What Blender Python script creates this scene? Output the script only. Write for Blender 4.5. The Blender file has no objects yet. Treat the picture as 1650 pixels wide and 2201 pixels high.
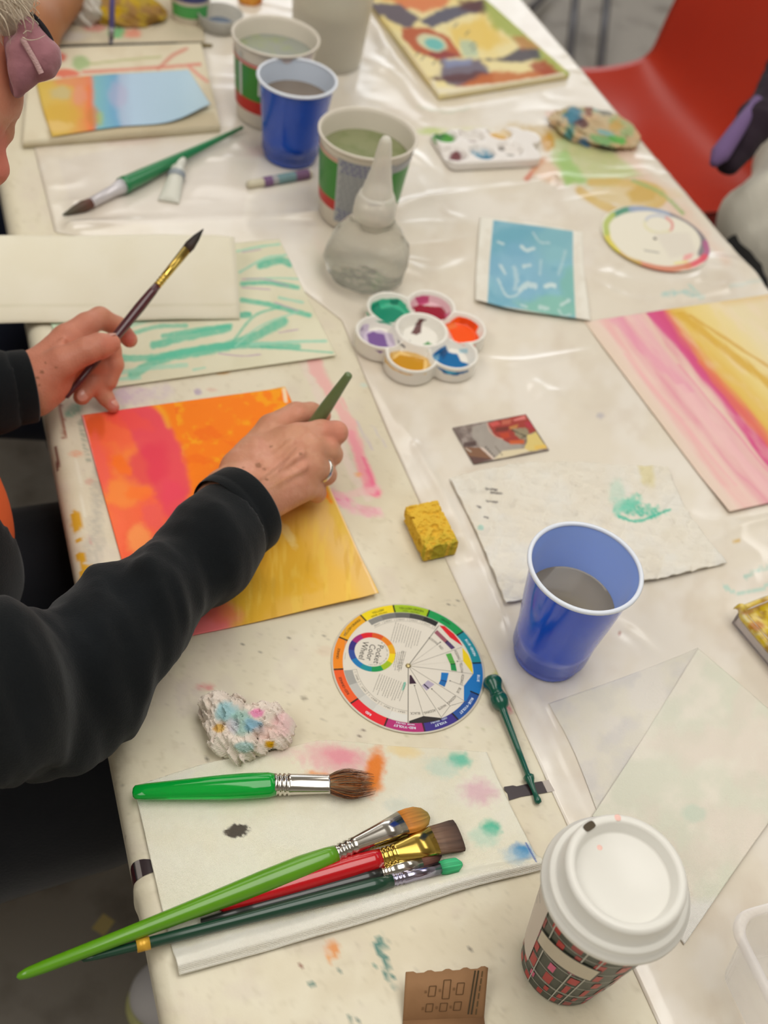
import bpy, bmesh, math, random
import numpy as np
from mathutils import Vector, Matrix
random.seed(7)
rng = np.random.default_rng(7)
PI = math.pi
# ---------------------------------------------------------------- camera, world, lights, exposure
W, H = 1650, 2201
FPX, PITCH, ROLL, YAW = 2412.92, 0.822481, 0.2182819, 0.484866
TZ = 0.74                      # height of the table top
CAM = np.array([0.0, 0.0, TZ + 0.787])
_cp, _sp, _cy, _sy = math.cos(PITCH), math.sin(PITCH), math.cos(YAW), math.sin(YAW)
FW = np.array([_sy*_cp, _cy*_cp, -_sp])
_r0 = np.array([_cy, -_sy, 0.0]); _u0 = np.cross(_r0, FW)
RT = math.cos(ROLL)*_r0 + math.sin(ROLL)*_u0
UP = -math.sin(ROLL)*_r0 + math.cos(ROLL)*_u0
sc = bpy.context.scene
COL = sc.collection
cd = bpy.data.cameras.new('camera'); cam = bpy.data.objects.new('camera', cd); COL.objects.link(cam)
M = Matrix(((RT[0], UP[0], -FW[0], CAM[0]), (RT[1], UP[1], -FW[1], CAM[1]), (RT[2], UP[2], -FW[2], CAM[2]), (0, 0, 0, 1)))
cam.matrix_world = M
cd.sensor_fit = 'HORIZONTAL'; cd.sensor_width = 36.0; cd.lens = FPX/W*36.0
cd.clip_start = 0.02; cd.clip_end = 60
cd.dof.use_dof = True; cd.dof.focus_distance = 0.83; cd.dof.aperture_fstop = 7.0
sc.camera = cam
wd = bpy.data.worlds.new('World'); sc.world = wd; wd.use_nodes = True
wn = wd.node_tree; wn.nodes['Background'].inputs[0].default_value = (0.97, 0.98, 1.0, 1)
wn.nodes['Background'].inputs[1].default_value = 0.5
def area(name, loc, target, sx, sy, power, col):
    l = bpy.data.lights.new(name, 'AREA'); l.shape = 'RECTANGLE'; l.size = sx; l.size_y = sy
    l.energy = power; l.color = col
    o = bpy.data.objects.new(name, l); COL.objects.link(o); o.location = loc
    d = Vector(target) - Vector(loc); o.rotation_euler = d.to_track_quat('-Z', 'Y').to_euler()
    return o
area('window_light', (1.9, 5.45, 2.0), (0.5, 0.9, 0.74), 4.4, 1.5, 62, (0.93, 0.96, 1.0))
area('ceiling_light', (0.7, 0.35, 2.96), (0.7, 0.35, 0.0), 1.2, 2.0, 40, (1.0, 0.975, 0.93))
area('ceiling_light', (3.4, 1.6, 2.96), (3.4, 1.6, 0.0), 1.2, 2.4, 30, (1.0, 0.97, 0.92))
area('ceiling_light', (-1.5, 0.4, 2.96), (-1.5, 0.4, 0.0), 1.2, 2.4, 42, (1.0, 0.97, 0.92))
area('ceiling_light', (0.7, 3.4, 2.96), (0.7, 3.4, 0.0), 1.2, 2.0, 22, (1.0, 0.97, 0.92))
sc.view_settings.view_transform = 'Standard'; sc.view_settings.look = 'None'
sc.view_settings.exposure = -0.38; sc.view_settings.gamma = 1.0
try: sc.view_settings.use_curve_mapping = False
except Exception: pass

# ---------------------------------------------------------------- geometry of the place: photo point -> point in the room
def P(x, y, h=0.0):
    """point at height h above the table seen at photo position x, y"""
    d = FW + (x-W/2)/FPX*RT - (y-H/2)/FPX*UP
    return CAM + d*((TZ+h-CAM[2])/d[2])
def PA(pts, h=0.0): return np.array([P(x, y, h) for x, y in pts])
def PD(x, y, dist):
    d = FW + (x-W/2)/FPX*RT - (y-H/2)/FPX*UP
    return CAM + d/np.linalg.norm(d)*dist
def pix(X):
    v = np.asarray(X, float) - CAM; z = v@FW
    return W/2 + FPX*(v@RT)/z, H/2 - FPX*(v@UP)/z
def circ(pts, h):
    X = PA(pts, h)[:, :2]; A = np.c_[2*X, np.ones(len(X))]; s = np.linalg.lstsq(A, (X**2).sum(1), rcond=None)[0]
    return s[:2], math.sqrt(s[2]+s[:2]@s[:2])
def lin(c):
    c = np.asarray(c, float)/255.0
    return np.where(c <= 0.04045, c/12.92, ((c+0.055)/1.055)**2.4)
# ---------------------------------------------------------------- noise
def _h(ix, iy, s):
    n = (ix*374761393 + iy*668265263 + s*1442695041) & 0x7fffffff
    n = ((n ^ (n >> 13))*1274126177) & 0x7fffffff
    return ((n ^ (n >> 16)) & 0xffff)/65535.0
def vn(x, y, s=0):
    x = np.asarray(x, float); y = np.asarray(y, float)
    ix = np.floor(x).astype(np.int64); iy = np.floor(y).astype(np.int64); fx = x-ix; fy = y-iy
    fx = fx*fx*(3-2*fx); fy = fy*fy*(3-2*fy)
    return (_h(ix, iy, s)*(1-fx) + _h(ix+1, iy, s)*fx)*(1-fy) + (_h(ix, iy+1, s)*(1-fx) + _h(ix+1, iy+1, s)*fx)*fy
def fbm(x, y, s=0, o=4):
    v = 0.0; a = 0.5; t = 0.0
    for k in range(o):
        v = v + a*vn(x*2**k, y*2**k, s+k*17); t += a; a *= 0.5
    return v/t
def sstep(a, b, x):
    t = np.clip((x-a)/(b-a+1e-12), 0, 1); return t*t*(3-2*t)
# ---------------------------------------------------------------- paint evaluated where each surface point lies
def smoothline(pts, n=8):
    p = np.array(pts, float)
    if len(p) < 3: return p
    q = np.vstack([2*p[0]-p[1], p, 2*p[-1]-p[-2]]); out = []
    for i in range(1, len(q)-2):
        for t in np.linspace(0, 1, n, endpoint=False):
            a, b, c, d = q[i-1], q[i], q[i+1], q[i+2]
            out.append(0.5*((2*b)+(c-a)*t+(2*a-5*b+4*c-d)*t*t+(3*b-a-3*c+d)*t**3))
    out.append(p[-1]); return np.array(out)
class Paint:
    def __init__(s, V, base):
        s.x, s.y = pix(V); s.c = np.tile(lin(base), (len(s.x), 1)); s.n = 0
    def _mix(s, m, a, col):
        a = np.clip(a, 0, 1)[:, None]; col = lin(col) if len(np.shape(col)) == 1 else col
        s.c[m] = s.c[m]*(1-a) + col*a
    def tint(s, col, amt, scale, seed=None, lo=0.4, hi=0.7, sy=None):
        s.n += 1; seed = s.n*31 if seed is None else seed
        n = fbm(s.x/scale, s.y/(sy or scale), seed)
        s._mix(slice(None), amt*sstep(lo, hi, n), col)
    def poly(s, pts, col, a=1.0, soft=1.5, rough=0.0, rs=14, tex=0.0):
        s.n += 1; p = np.array(pts, float); pad = soft+rough+2
        m = np.where((s.x > p[:, 0].min()-pad) & (s.x < p[:, 0].max()+pad) & (s.y > p[:, 1].min()-pad) & (s.y < p[:, 1].max()+pad))[0]
        if len(m) == 0: return
        x, y = s.x[m], s.y[m]; ins = np.zeros(len(m), bool); d = np.full(len(m), 1e9)
        for i in range(len(p)):
            x1, y1 = p[i-1]; x2, y2 = p[i]
            c = (y1 > y) != (y2 > y)
            ins ^= c & (x < (x2-x1)*(y-y1)/((y2-y1) if y2 != y1 else 1e-9)+x1)
            t = np.clip(((x-x1)*(x2-x1)+(y-y1)*(y2-y1))/((x2-x1)**2+(y2-y1)**2+1e-9), 0, 1)
            d = np.minimum(d, np.hypot(x-x1-t*(x2-x1), y-y1-t*(y2-y1)))
        sd = np.where(ins, d, -d)
        if rough: sd = sd + (fbm(x/rs, y/rs, s.n*7+3)-0.5)*2*rough
        al = sstep(-soft, soft, sd)*a
        if tex: al = al*(1-tex*fbm(x/rs/0.7, y/rs/0.7, s.n*5))
        s._mix(m, al, col)
    def stroke(s, pts, w, col, a=1.0, soft=None, rough=0.25, taper=0.0, tex=0.0, rs=None):
        s.n += 1; p = smoothline(pts); w2 = w/2.0; soft = max(1.0, w2*0.35) if soft is None else soft
        rs = rs or max(5, w*0.8); pad = w2+soft+rough*w
        m = np.where((s.x > p[:, 0].min()-pad) & (s.x < p[:, 0].max()+pad) & (s.y > p[:, 1].min()-pad) & (s.y < p[:, 1].max()+pad))[0]
        if len(m) == 0: return
        x, y = s.x[m], s.y[m]; best = np.full(len(m), 1e9); tt = np.zeros(len(m)); K = len(p)-1
        for i in range(K):
            x1, y1 = p[i]; x2, y2 = p[i+1]
            t = np.clip(((x-x1)*(x2-x1)+(y-y1)*(y2-y1))/((x2-x1)**2+(y2-y1)**2+1e-9), 0, 1)
            d = np.hypot(x-x1-t*(x2-x1), y-y1-t*(y2-y1)); k = d < best
            best[k] = d[k]; tt[k] = (i+t[k])/K
        ww = w2*(1-taper*np.abs(2*tt-1)**2)
        sd = ww-best + (fbm(x/rs, y/rs, s.n*13)-0.5)*rough*w
        al = sstep(-soft, soft, sd)*a
        if tex: al = al*(1-tex*sstep(0.35, 0.65, fbm(x/rs/0.6, y/rs/0.6, s.n*3+1)))
        s._mix(m, al, col)
    def blob(s, cx, cy, rx, ry, col, a=1.0, ang=0.0, soft=0.35, rough=0.35, rs=None, tex=0.0):
        s.n += 1; R = max(rx, ry)*(1+rough+soft)
        m = np.where((np.abs(s.x-cx) < R) & (np.abs(s.y-cy) < R))[0]
        if len(m) == 0: return
        dx, dy = s.x[m]-cx, s.y[m]-cy; c, q = math.cos(math.radians(ang)), math.sin(math.radians(ang))
        u = (dx*c+dy*q)/rx; v = (-dx*q+dy*c)/ry; rs = rs or max(4, min(rx, ry)*0.8)
        d = 1-np.hypot(u, v) + (fbm(s.x[m]/rs, s.y[m]/rs, s.n*11)-0.5)*2*rough
        al = sstep(-soft, soft, d)*a
        if tex: al = al*(1-tex*sstep(0.35, 0.65, fbm(s.x[m]/rs/0.5, s.y[m]/rs/0.5, s.n*3+1)))
        s._mix(m, al, col)
    def band(s, pts, cols, seed=0, wob=10, a=1.0):
        """soft bands across the direction pts[0]->pts[1]; cols = [(pos, colour)...] with pos in pixels"""
        s.n += 1; (x0, y0), (x1, y1) = pts; L = math.hypot(x1-x0, y1-y0)
        t = ((s.x-x0)*(x1-x0)+(s.y-y0)*(y1-y0))/L + (fbm(s.x/60, s.y/60, seed)-0.5)*2*wob + (fbm(s.x/15, s.y/15, seed+9)-0.5)*wob*0.6
        ps = [c[0] for c in cols]; cc = np.array([lin(c[1]) for c in cols])
        out = np.stack([np.interp(t, ps, cc[:, k]) for k in range(3)], -1)
        s.c = s.c*(1-a)+out*a
# ---------------------------------------------------------------- materials
MATS = {}
def mat(name, col=None, rough=0.5, metal=0.0, spec=0.5, trans=0.0, ior=1.45, alpha=1.0, coat=0.0, sss=0.0, bump=0.0, bscale=200.0, vcol=False,
        mottle=0.0, mcol=None, mscale=30.0, sheen=0.0, weave=0.0, wscale=900.0, aniso=0.0, rimalpha=None):
    if name in MATS: return MATS[name]
    m = bpy.data.materials.new(name); m.use_nodes = True; nt = m.node_tree; b = nt.nodes['Principled BSDF']
    def new(t): return nt.nodes.new(t)
    geo = new('ShaderNodeNewGeometry')
    if vcol:
        at = new('ShaderNodeAttribute'); at.attribute_name = 'Col'; src = at.outputs['Color']
    else:
        rgb = new('ShaderNodeRGB'); rgb.outputs[0].default_value = (*lin(col), 1); src = rgb.outputs[0]
    if mottle > 0:
        nz = new('ShaderNodeTexNoise'); nz.inputs['Scale'].default_value = mscale; nz.inputs['Detail'].default_value = 6
        nt.links.new(geo.outputs['Position'], nz.inputs['Vector'])
        rp = new('ShaderNodeMapRange'); rp.inputs[1].default_value = 0.5; rp.inputs[2].default_value = 0.68; rp.inputs[4].default_value = mottle
        nt.links.new(nz.outputs['Fac'], rp.inputs[0])
        mx = new('ShaderNodeMix'); mx.data_type = 'RGBA'; nt.links.new(rp.outputs[0], mx.inputs[0]); nt.links.new(src, mx.inputs[6])
        mx.inputs[7].default_value = (*lin(mcol if mcol is not None else [0.8*q for q in (col or (160, 150, 130))]), 1); src = mx.outputs[2]
    nt.links.new(src, b.inputs['Base Color'])
    b.inputs['Roughness'].default_value = rough; b.inputs['Metallic'].default_value = metal
    b.inputs['Specular IOR Level'].default_value = spec; b.inputs['IOR'].default_value = ior
    b.inputs['Transmission Weight'].default_value = trans; b.inputs['Alpha'].default_value = alpha
    b.inputs['Coat Weight'].default_value = coat; b.inputs['Coat Roughness'].default_value = 0.08
    b.inputs['Sheen Weight'].default_value = sheen
    b.inputs['Anisotropic'].default_value = aniso
    if sss:
        b.inputs['Subsurface Weight'].default_value = sss; b.inputs['Subsurface Radius'].default_value = (0.010, 0.004, 0.002); b.inputs['Subsurface Scale'].default_value = 0.6
    if rimalpha:
        lw = new('ShaderNodeLayerWeight'); lw.inputs['Blend'].default_value = 0.45
        mr = new('ShaderNodeMapRange'); mr.inputs[3].default_value = rimalpha[0]; mr.inputs[4].default_value = rimalpha[1]
        nt.links.new(lw.outputs['Facing'], mr.inputs[0]); nt.links.new(mr.outputs[0], b.inputs['Alpha'])
    last = None
    if weave > 0:
        for ax in (0, 1):
            wv = new('ShaderNodeTexWave'); wv.wave_type = 'BANDS'; wv.bands_direction = 'X' if ax == 0 else 'Y'
            wv.inputs['Scale'].default_value = wscale/6.28; wv.inputs['Distortion'].default_value = 1.2; wv.inputs['Detail'].default_value = 1
            nt.links.new(geo.outputs['Position'], wv.inputs['Vector'])
            bp = new('ShaderNodeBump'); bp.inputs['Strength'].default_value = weave; bp.inputs['Distance'].default_value = 0.0006
            nt.links.new(wv.outputs['Fac'], bp.inputs['Height'])
            if last: nt.links.new(last, bp.inputs['Normal'])
            last = bp.outputs['Normal']
    if bump > 0:
        nz = new('ShaderNodeTexNoise'); nz.inputs['Scale'].default_value = bscale; nz.inputs['Detail'].default_value = 5
        nt.links.new(geo.outputs['Position'], nz.inputs['Vector'])
        bp = new('ShaderNodeBump'); bp.inputs['Strength'].default_value = bump; bp.inputs['Distance'].default_value = 0.002
        nt.links.new(nz.outputs['Fac'], bp.inputs['Height'])
        if last: nt.links.new(last, bp.inputs['Normal'])
        last = bp.outputs['Normal']
    if last: nt.links.new(last, b.inputs['Normal'])
    MATS[name] = m; return m
# ---------------------------------------------------------------- object helpers
def thing(name, label, cat, loc, group=None):
    o = bpy.data.objects.new(name, None); COL.objects.link(o); o.location = tuple(loc); o.empty_display_size = 0.02
    o['label'] = label; o['category'] = cat
    if group: o['group'] = group
    return o
def tag(o, label, cat, group=None):
    o['label'] = label; o['category'] = cat
    if group: o['group'] = group
    return o
def struct(o): o['kind'] = 'structure'; return o
def adopt(o, parent):
    if parent is not None:
        o.parent = parent
        m = Matrix.Translation(parent.location)
        p = parent.parent
        o.matrix_parent_inverse = m.inverted() if parent.type == 'EMPTY' else Matrix.Identity(4)
        if parent.type != 'EMPTY':
            o.matrix_parent_inverse = root_inv(parent)
def root_inv(o):
    # meshes are built in room coordinates: a mesh child of a mesh part cancels the part's own world matrix (which is identity)
    return Matrix.Identity(4)
def mk(name, V, Fc, m, parent=None, col=None, smooth=True, corner=None, mats=None, midx=None):
    V = np.asarray(V, np.float32); me = bpy.data.meshes.new(name)
    if isinstance(Fc, np.ndarray):
        n = Fc.shape[1]; me.vertices.add(len(V)); me.vertices.foreach_set('co', V.ravel())
        me.loops.add(Fc.size); me.loops.foreach_set('vertex_index', Fc.astype(np.int32).ravel())
        me.polygons.add(len(Fc)); me.polygons.foreach_set('loop_start', np.arange(0, Fc.size, n, dtype=np.int32))
        me.update(calc_edges=True)
    else:
        me.from_pydata([tuple(v) for v in V], [], [tuple(f) for f in Fc]); me.update()
    me.validate()
    if smooth: me.polygons.foreach_set('use_smooth', np.ones(len(me.polygons), bool))
    for q in (mats or [m]): me.materials.append(q)
    if midx is not None: me.polygons.foreach_set('material_index', np.asarray(midx, np.int32))
    if col is not None:
        at = me.color_attributes.new('Col', 'FLOAT_COLOR', 'POINT'); a = np.ones((len(V), 4), np.float32); a[:, :3] = col
        at.data.foreach_set('color', a.ravel())
    if corner is not None:
        at = me.color_attributes.new('Col', 'FLOAT_COLOR', 'CORNER'); a = np.ones((len(corner), 4), np.float32); a[:, :3] = corner
        at.data.foreach_set('color', a.ravel())
    o = bpy.data.objects.new(name, me); COL.objects.link(o); adopt(o, parent); return o
def gq(nu, nv, wrap=False, off=0):
    i = np.arange(nu if wrap else nu-1)[:, None]; j = np.arange(nv-1)[None, :]
    a = i*nv+j; b = ((i+1) % nu)*nv+j
    return np.stack([a, b, b+1, a+1], -1).reshape(-1, 4)+off
def slabV(T, th):
    """T: (nu,nv,3) top surface -> closed slab"""
    nu, nv = T.shape[:2]; B = T.copy(); B[..., 2] -= th
    V = np.vstack([T.reshape(-1, 3), B.reshape(-1, 3)]); n = nu*nv; F = [gq(nu, nv), gq(nu, nv, off=n)[:, ::-1]]
    idx = np.arange(n).reshape(nu, nv)
    for e in (idx[0], idx[-1][::-1], idx[:, 0][::-1], idx[:, -1]):
        F.append(np.stack([e[:-1], e[1:], e[1:]+n, e[:-1]+n], -1))
    return V, np.vstack(F)
def resamp(p, n):
    p = np.asarray(p, float); s = np.r_[0, np.cumsum(np.linalg.norm(np.diff(p, axis=0), axis=1))]; t = np.linspace(0, s[-1], n)
    return np.stack([np.interp(t, s, p[:, k]) for k in range(p.shape[1])], -1)
def coons(top, right, bottom, left, nu, nv, z=0.0):
    """px polylines; top TL->TR, right TR->BR, bottom BL->BR, left TL->BL; returns (nu,nv,3)"""
    e = lambda L, n: resamp(PA(smoothline(L, 6) if len(L) > 2 else L, z), n)
    Tt, Bt, L, R = e(top, nu), e(bottom, nu), e(left, nv), e(right, nv)
    u = np.linspace(0, 1, nu)[:, None, None]; v = np.linspace(0, 1, nv)[None, :, None]
    S = (1-v)*Tt[:, None]+v*Bt[:, None] + (1-u)*L[None]+u*R[None]
    S -= (1-u)*(1-v)*Tt[0]+u*(1-v)*Tt[-1]+(1-u)*v*Bt[0]+u*v*Bt[-1]
    return S
def sheet(name, T, th, m, base, paint=None, parent=None):
    V, F = slabV(T, th); pt = Paint(V, base)
    if paint: paint(pt)
    return mk(name, V, F, m, parent, col=pt.c)
def lathe(name, prof, m, parent, c, segs=64, wob=None, axis=None, **kw):
    """prof [(r,z)] around vertical axis at c (world); optional axis frame (ex,ey,ez)"""
    prof = np.array(prof, float); a = np.arange(segs)*2*PI/segs
    r = prof[:, 0][None]; z = prof[:, 1][None]
    X = np.stack([r*np.cos(a)[:, None], r*np.sin(a)[:, None], z+0*a[:, None]], -1)
    if wob: X = wob(X, a)
    X = X.reshape(-1, 3)
    if axis is not None: X = X@np.array(axis)
    X = X+np.array(c); F = gq(segs, len(prof), wrap=True)
    return mk(name, X, F, m, parent, **kw)
def frame(d, up=(0, 0, 1)):
    d = np.array(d, float); d /= np.linalg.norm(d); x = np.cross(up, d)
    if np.linalg.norm(x) < 1e-6: x = np.array([1., 0, 0])
    x /= np.linalg.norm(x); y = np.cross(d, x); return np.array([x, y, d])
def rod(name, a, b, prof, m, parent=None, segs=24, flat=None, up=(0, 0, 1), **kw):
    """body of revolution from a to b; prof [(t, r)] t in 0..1 ; flat [(t, fx, fy)] squashes across/along"""
    a = np.array(a, float); b = np.array(b, float); L = np.linalg.norm(b-a); fr = frame(b-a, up)
    pr = np.array(prof, float); an = np.arange(segs)*2*PI/segs
    fx = fy = np.ones(len(pr))
    if flat is not None:
        fl = np.array(flat, float); fx = np.interp(pr[:, 0], fl[:, 0], fl[:, 1]); fy = np.interp(pr[:, 0], fl[:, 0], fl[:, 2])
    r = pr[:, 1]
    X = (np.cos(an)[:, None, None]*(r*fx)[None, :, None]*fr[0] + np.sin(an)[:, None, None]*(r*fy)[None, :, None]*fr[1]
         + (pr[:, 0]*L)[None, :, None]*fr[2] + a)
    V = X.reshape(-1, 3); F = gq(segs, len(pr), wrap=True)
    return mk(name, V, F, m, parent, **kw)
def boxm(name, lo, hi, m, parent=None, bev=0.0, xf=None):
    bm = bmesh.new(); bmesh.ops.create_cube(bm, size=1.0)
    lo = np.array(lo); hi = np.array(hi)
    for v in bm.verts: v.co = Vector(((lo+hi)/2 + np.array(v.co)*(hi-lo)))
    if bev: bmesh.ops.bevel(bm, geom=bm.edges[:], offset=bev, segments=3, affect='EDGES')
    if xf is not None:
        for v in bm.verts: v.co = Vector(xf(np.array(v.co)))
    me = bpy.data.meshes.new(name); bm.to_mesh(me); bm.free(); me.materials.append(m)
    o = bpy.data.objects.new(name, me); COL.objects.link(o); adopt(o, parent)
    if bev: me.polygons.foreach_set('use_smooth', np.ones(len(me.polygons), bool))
    return o
# flat printing: coloured polygons and lettering mapped onto a surface
_txt = {}
def textmesh(s, bold=False):
    if s in _txt: return _txt[s]
    cu = bpy.data.curves.new('t', 'FONT'); cu.body = s; cu.size = 1.0; cu.resolution_u = 2; cu.offset = 0.02 if bold else 0.0
    cu.align_x = 'CENTER'; cu.align_y = 'CENTER'
    o = bpy.data.objects.new('t', cu); COL.objects.link(o); dg = bpy.context.evaluated_depsgraph_get()
    me = bpy.data.meshes.new_from_object(o.evaluated_get(dg)); V = np.array([v.co[:] for v in me.vertices]); F = [list(p.vertices) for p in me.polygons]
    bpy.data.objects.remove(o); bpy.data.curves.remove(cu); bpy.data.meshes.remove(me)
    if len(V): V[:, 1] -= (V[:, 1].min()+V[:, 1].max())/2
    _txt[s] = (V, F); return V, F
class Print:
    """collects flat artwork in 2-d coordinates; fmap(x,y,layer)->room"""
    def __init__(s, fmap): s.f = fmap; s.V = []; s.F = []; s.c = []
    def add(s, V2, F, col, layer):
        o = len(s.V); s.V += [s.f(x, y, layer) for x, y in V2]
        for f in F: s.F.append([i+o for i in f]); s.c += [lin(col)]*len(f)
    def poly(s, pts, col, layer=1): s.add(pts, [list(range(len(pts)))], col, layer)
    def strip(s, A, B, col, layer=1):
        n = len(A); s.add(list(A)+list(B), [[i, i+1, n+i+1, n+i] for i in range(n-1)], col, layer)
    def line(s, a, b, w, col, layer=2):
        a = np.array(a, float); b = np.array(b, float); d = b-a; n = np.array([-d[1], d[0]])/(np.linalg.norm(d)+1e-12)*w/2
        s.poly([a+n, b+n, b-n, a-n], col, layer)
    def text(s, t, c, d, size, col, layer=3, bold=False, sx=1.0, hand=1):
        V, F = textmesh(t, bold); d = np.array(d, float); d /= np.linalg.norm(d); n = np.array([-d[1], d[0]])*hand
        s.add([np.array(c)+d*v[0]*size*sx+n*v[1]*size for v in V], F, col, layer)
    def build(s, name, m, parent): return mk(name, s.V, s.F, m, parent, corner=np.array(s.c), smooth=False)
# ---------------------------------------------------------------- organic bodies: distance fields turned into one closed surface
def cone(p, a, b, ra, rb):
    a = np.asarray(a, float); b = np.asarray(b, float); ab = b-a; t = np.clip(((p-a)@ab)/(ab@ab+1e-12), 0, 1)
    return np.linalg.norm(p-a-t[..., None]*ab, axis=-1) - (ra+(rb-ra)*t)
def ell(p, c, r, R=None):
    q = p-np.asarray(c, float)
    if R is not None: q = q@np.asarray(R, float).T
    r = np.asarray(r, float); k = np.linalg.norm(q/r, axis=-1); return (k-1)*r.min()*np.clip(0.6+0.4*k, 0.6, 1.3)
def smin(a, b, k):
    h = np.clip(0.5+0.5*(b-a)/k, 0, 1); return b*(1-h)+a*h-k*h*(1-h)
def surfnet(f, lo, hi, step):
    lo = np.array(lo, float); n = np.ceil((np.array(hi)-lo)/step).astype(int)+1
    ax = [lo[k]+np.arange(n[k])*step for k in range(3)]
    G = np.stack(np.meshgrid(*ax, indexing='ij'), -1)
    D = np.empty(tuple(n), np.float32)
    for i in range(0, n[0], 8): D[i:i+8] = f(G[i:i+8])
    ins = D < 0
    cs = tuple(n-1); cnt = np.zeros(cs, np.int32); acc = np.zeros(cs+(3,), np.float32)
    corners = [(i, j, k) for i in (0, 1) for j in (0, 1) for k in (0, 1)]
    sl = lambda c: tuple(slice(c[a], c[a]+cs[a]) for a in range(3))
    for axis in range(3):
        for c in corners:
            if c[axis]: continue
            c2 = list(c); c2[axis] = 1
            d0 = D[sl(c)]; d1 = D[sl(c2)]; cr = (d0 < 0) != (d1 < 0)
            t = np.where(cr, d0/(d0-d1+1e-20), 0); cnt += cr
            for a in range(3): acc[..., a] += np.where(cr, (t if a == axis else c[a]), 0)
    act = cnt > 0; idx = np.full(cs, -1, np.int64); idx[act] = np.arange(act.sum())
    w = np.argwhere(act); V = lo + (w + acc[act]/cnt[act][:, None])*step
    F = []
    for axis in range(3):
        u, v = [(1, 2), (2, 0), (0, 1)][axis]
        s0 = [slice(1, n[a]-1) for a in range(3)]; s1 = list(s0); s0[axis] = slice(0, n[axis]-1); s1[axis] = slice(1, n[axis])
        a0 = ins[tuple(s0)]; a1 = ins[tuple(s1)]; e = np.argwhere(a0 != a1)
        if len(e) == 0: continue
        flip = a0[tuple(e.T)]
        e = e + np.array([0 if a == axis else 1 for a in range(3)])
        du = np.zeros(3, int); du[u] = 1; dv = np.zeros(3, int); dv[v] = 1
        q = np.stack([idx[tuple((e-du-dv).T)], idx[tuple((e-dv).T)], idx[tuple(e.T)], idx[tuple((e-du).T)]], -1)
        q = np.where(flip[:, None], q, q[:, ::-1]); F.append(q[(q >= 0).all(1)])
    return V, np.vstack(F)
def relax(V, F, it=2, lam=0.5):
    n = len(V)
    for _ in range(it):
        s = np.zeros((n, 3)); c = np.zeros(n)
        for i in range(4):
            for j in (1, 3):
                np.add.at(s, F[:, i], V[F[:, (i+j) % 4]]); np.add.at(c, F[:, i], 1)
        V = V+(s/np.maximum(c, 1)[:, None]-V)*lam
    return V
# ================================================================ THE SETTING
FL = mat('floor', (150, 143, 133), rough=0.55, mottle=0.75, mcol=(110, 102, 92), mscale=9, bump=0.1, bscale=60)
fo = boxm('floor', (-3.5, -2.5, -0.05), (5.5, 7.0, 0.0), FL); struct(fo)
WL = mat('wall_paint', (226, 222, 214), rough=.8)
RX0, RX1, RY0, RY1, RZ = -3.5, 5.5, -2.5, 5.6, 3.0
for nm, lo_, hi_ in [('wall_left', (RX0-.1, RY0, 0), (RX0, RY1, RZ)), ('wall_right', (RX1, RY0, 0), (RX1+.1, RY1, RZ)), ('wall_front', (RX0, RY0-.1, 0), (RX1, RY0, RZ)), ('wall_back', (RX0, RY1, 0), (RX1, RY1+.1, RZ)), ('ceiling', (RX0, RY0, RZ), (RX1, RY1, RZ+.1))]:
    struct(boxm(nm, lo_, hi_, WL))
# ================================================================ TABLE
paperM = mat('paper', vcol=True, rough=0.75, spec=0.25, bump=0.12, bscale=700)
towelM = mat('towel', vcol=True, rough=0.95, spec=0.1, bump=0.25, bscale=500, weave=0.35, wscale=2600)
glossP = mat('painted_paper', vcol=True, rough=0.45, spec=0.22, bump=0.10, bscale=500)
tableM = mat('table_plastic', vcol=True, rough=0.38, spec=0.45, bump=0.10, bscale=260)
plastM = mat('plastic_film', vcol=True, rough=0.20, spec=0.75, coat=0.35, bump=0.15, bscale=45)
printM = mat('print', vcol=True, rough=0.35, spec=0.4)
steelM = mat('steel', (170, 170, 172), rough=0.3, metal=1.0)
whiteP = mat('white_plastic', (238, 236, 230), rough=0.28, spec=0.5)
# ---- top
XL, XR, Y0, Y1 = 0.050, 0.952, -0.35, 2.75
YJ = 0.3465
xs = [XL+0.004, XL+0.002, XL+0.0005, XL]
zs = [-0.050, -0.047, -0.043, -0.036]
for t in np.linspace(0, PI/2, 9): xs.append(XL+0.016*(1-math.cos(t))); zs.append(-0.016+0.016*math.sin(t))
xa = np.arange(XL+0.018, XR-0.012, 0.0025); xs += list(xa); zs += [0.0]*len(xa)
for t in np.linspace(0, PI/2, 6): xs.append(XR-0.010*(1-math.sin(t))); zs.append(-0.010+0.010*math.cos(t))
xs.append(XR); zs.append(-0.045)
xs, zs = np.array(xs), np.array(zs)+TZ
ys = np.concatenate([np.arange(Y0, 0.3, 0.0035), np.arange(0.3, 1.0, 0.0022), np.arange(1.0, Y1, 0.005)])
T = np.empty((len(xs), len(ys), 3)); T[..., 0] = xs[:, None]; T[..., 1] = ys[None]; T[..., 2] = zs[:, None]
bul = (T[..., 0] < XL+0.02)
T[..., 0] -= np.where(bul, 0.0016*np.exp(-((T[..., 1]-(YJ-0.004))/0.005)**2), 0)     # the raised lip where the two halves meet
T[..., 2] += np.where(T[..., 2] > TZ-0.02, 0.0007*np.exp(-((T[..., 1]-(YJ-0.006))/0.004)**2)-0.0009*np.exp(-((T[..., 1]-YJ)/0.002)**2), 0)
T[..., 2] += np.where(T[..., 2] > TZ-0.001, 0.0005*(fbm(T[..., 0]*9, T[..., 1]*9, 5)-0.5), 0)
V = T.reshape(-1, 3); F = gq(len(xs), len(ys))[:, ::-1]
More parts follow.
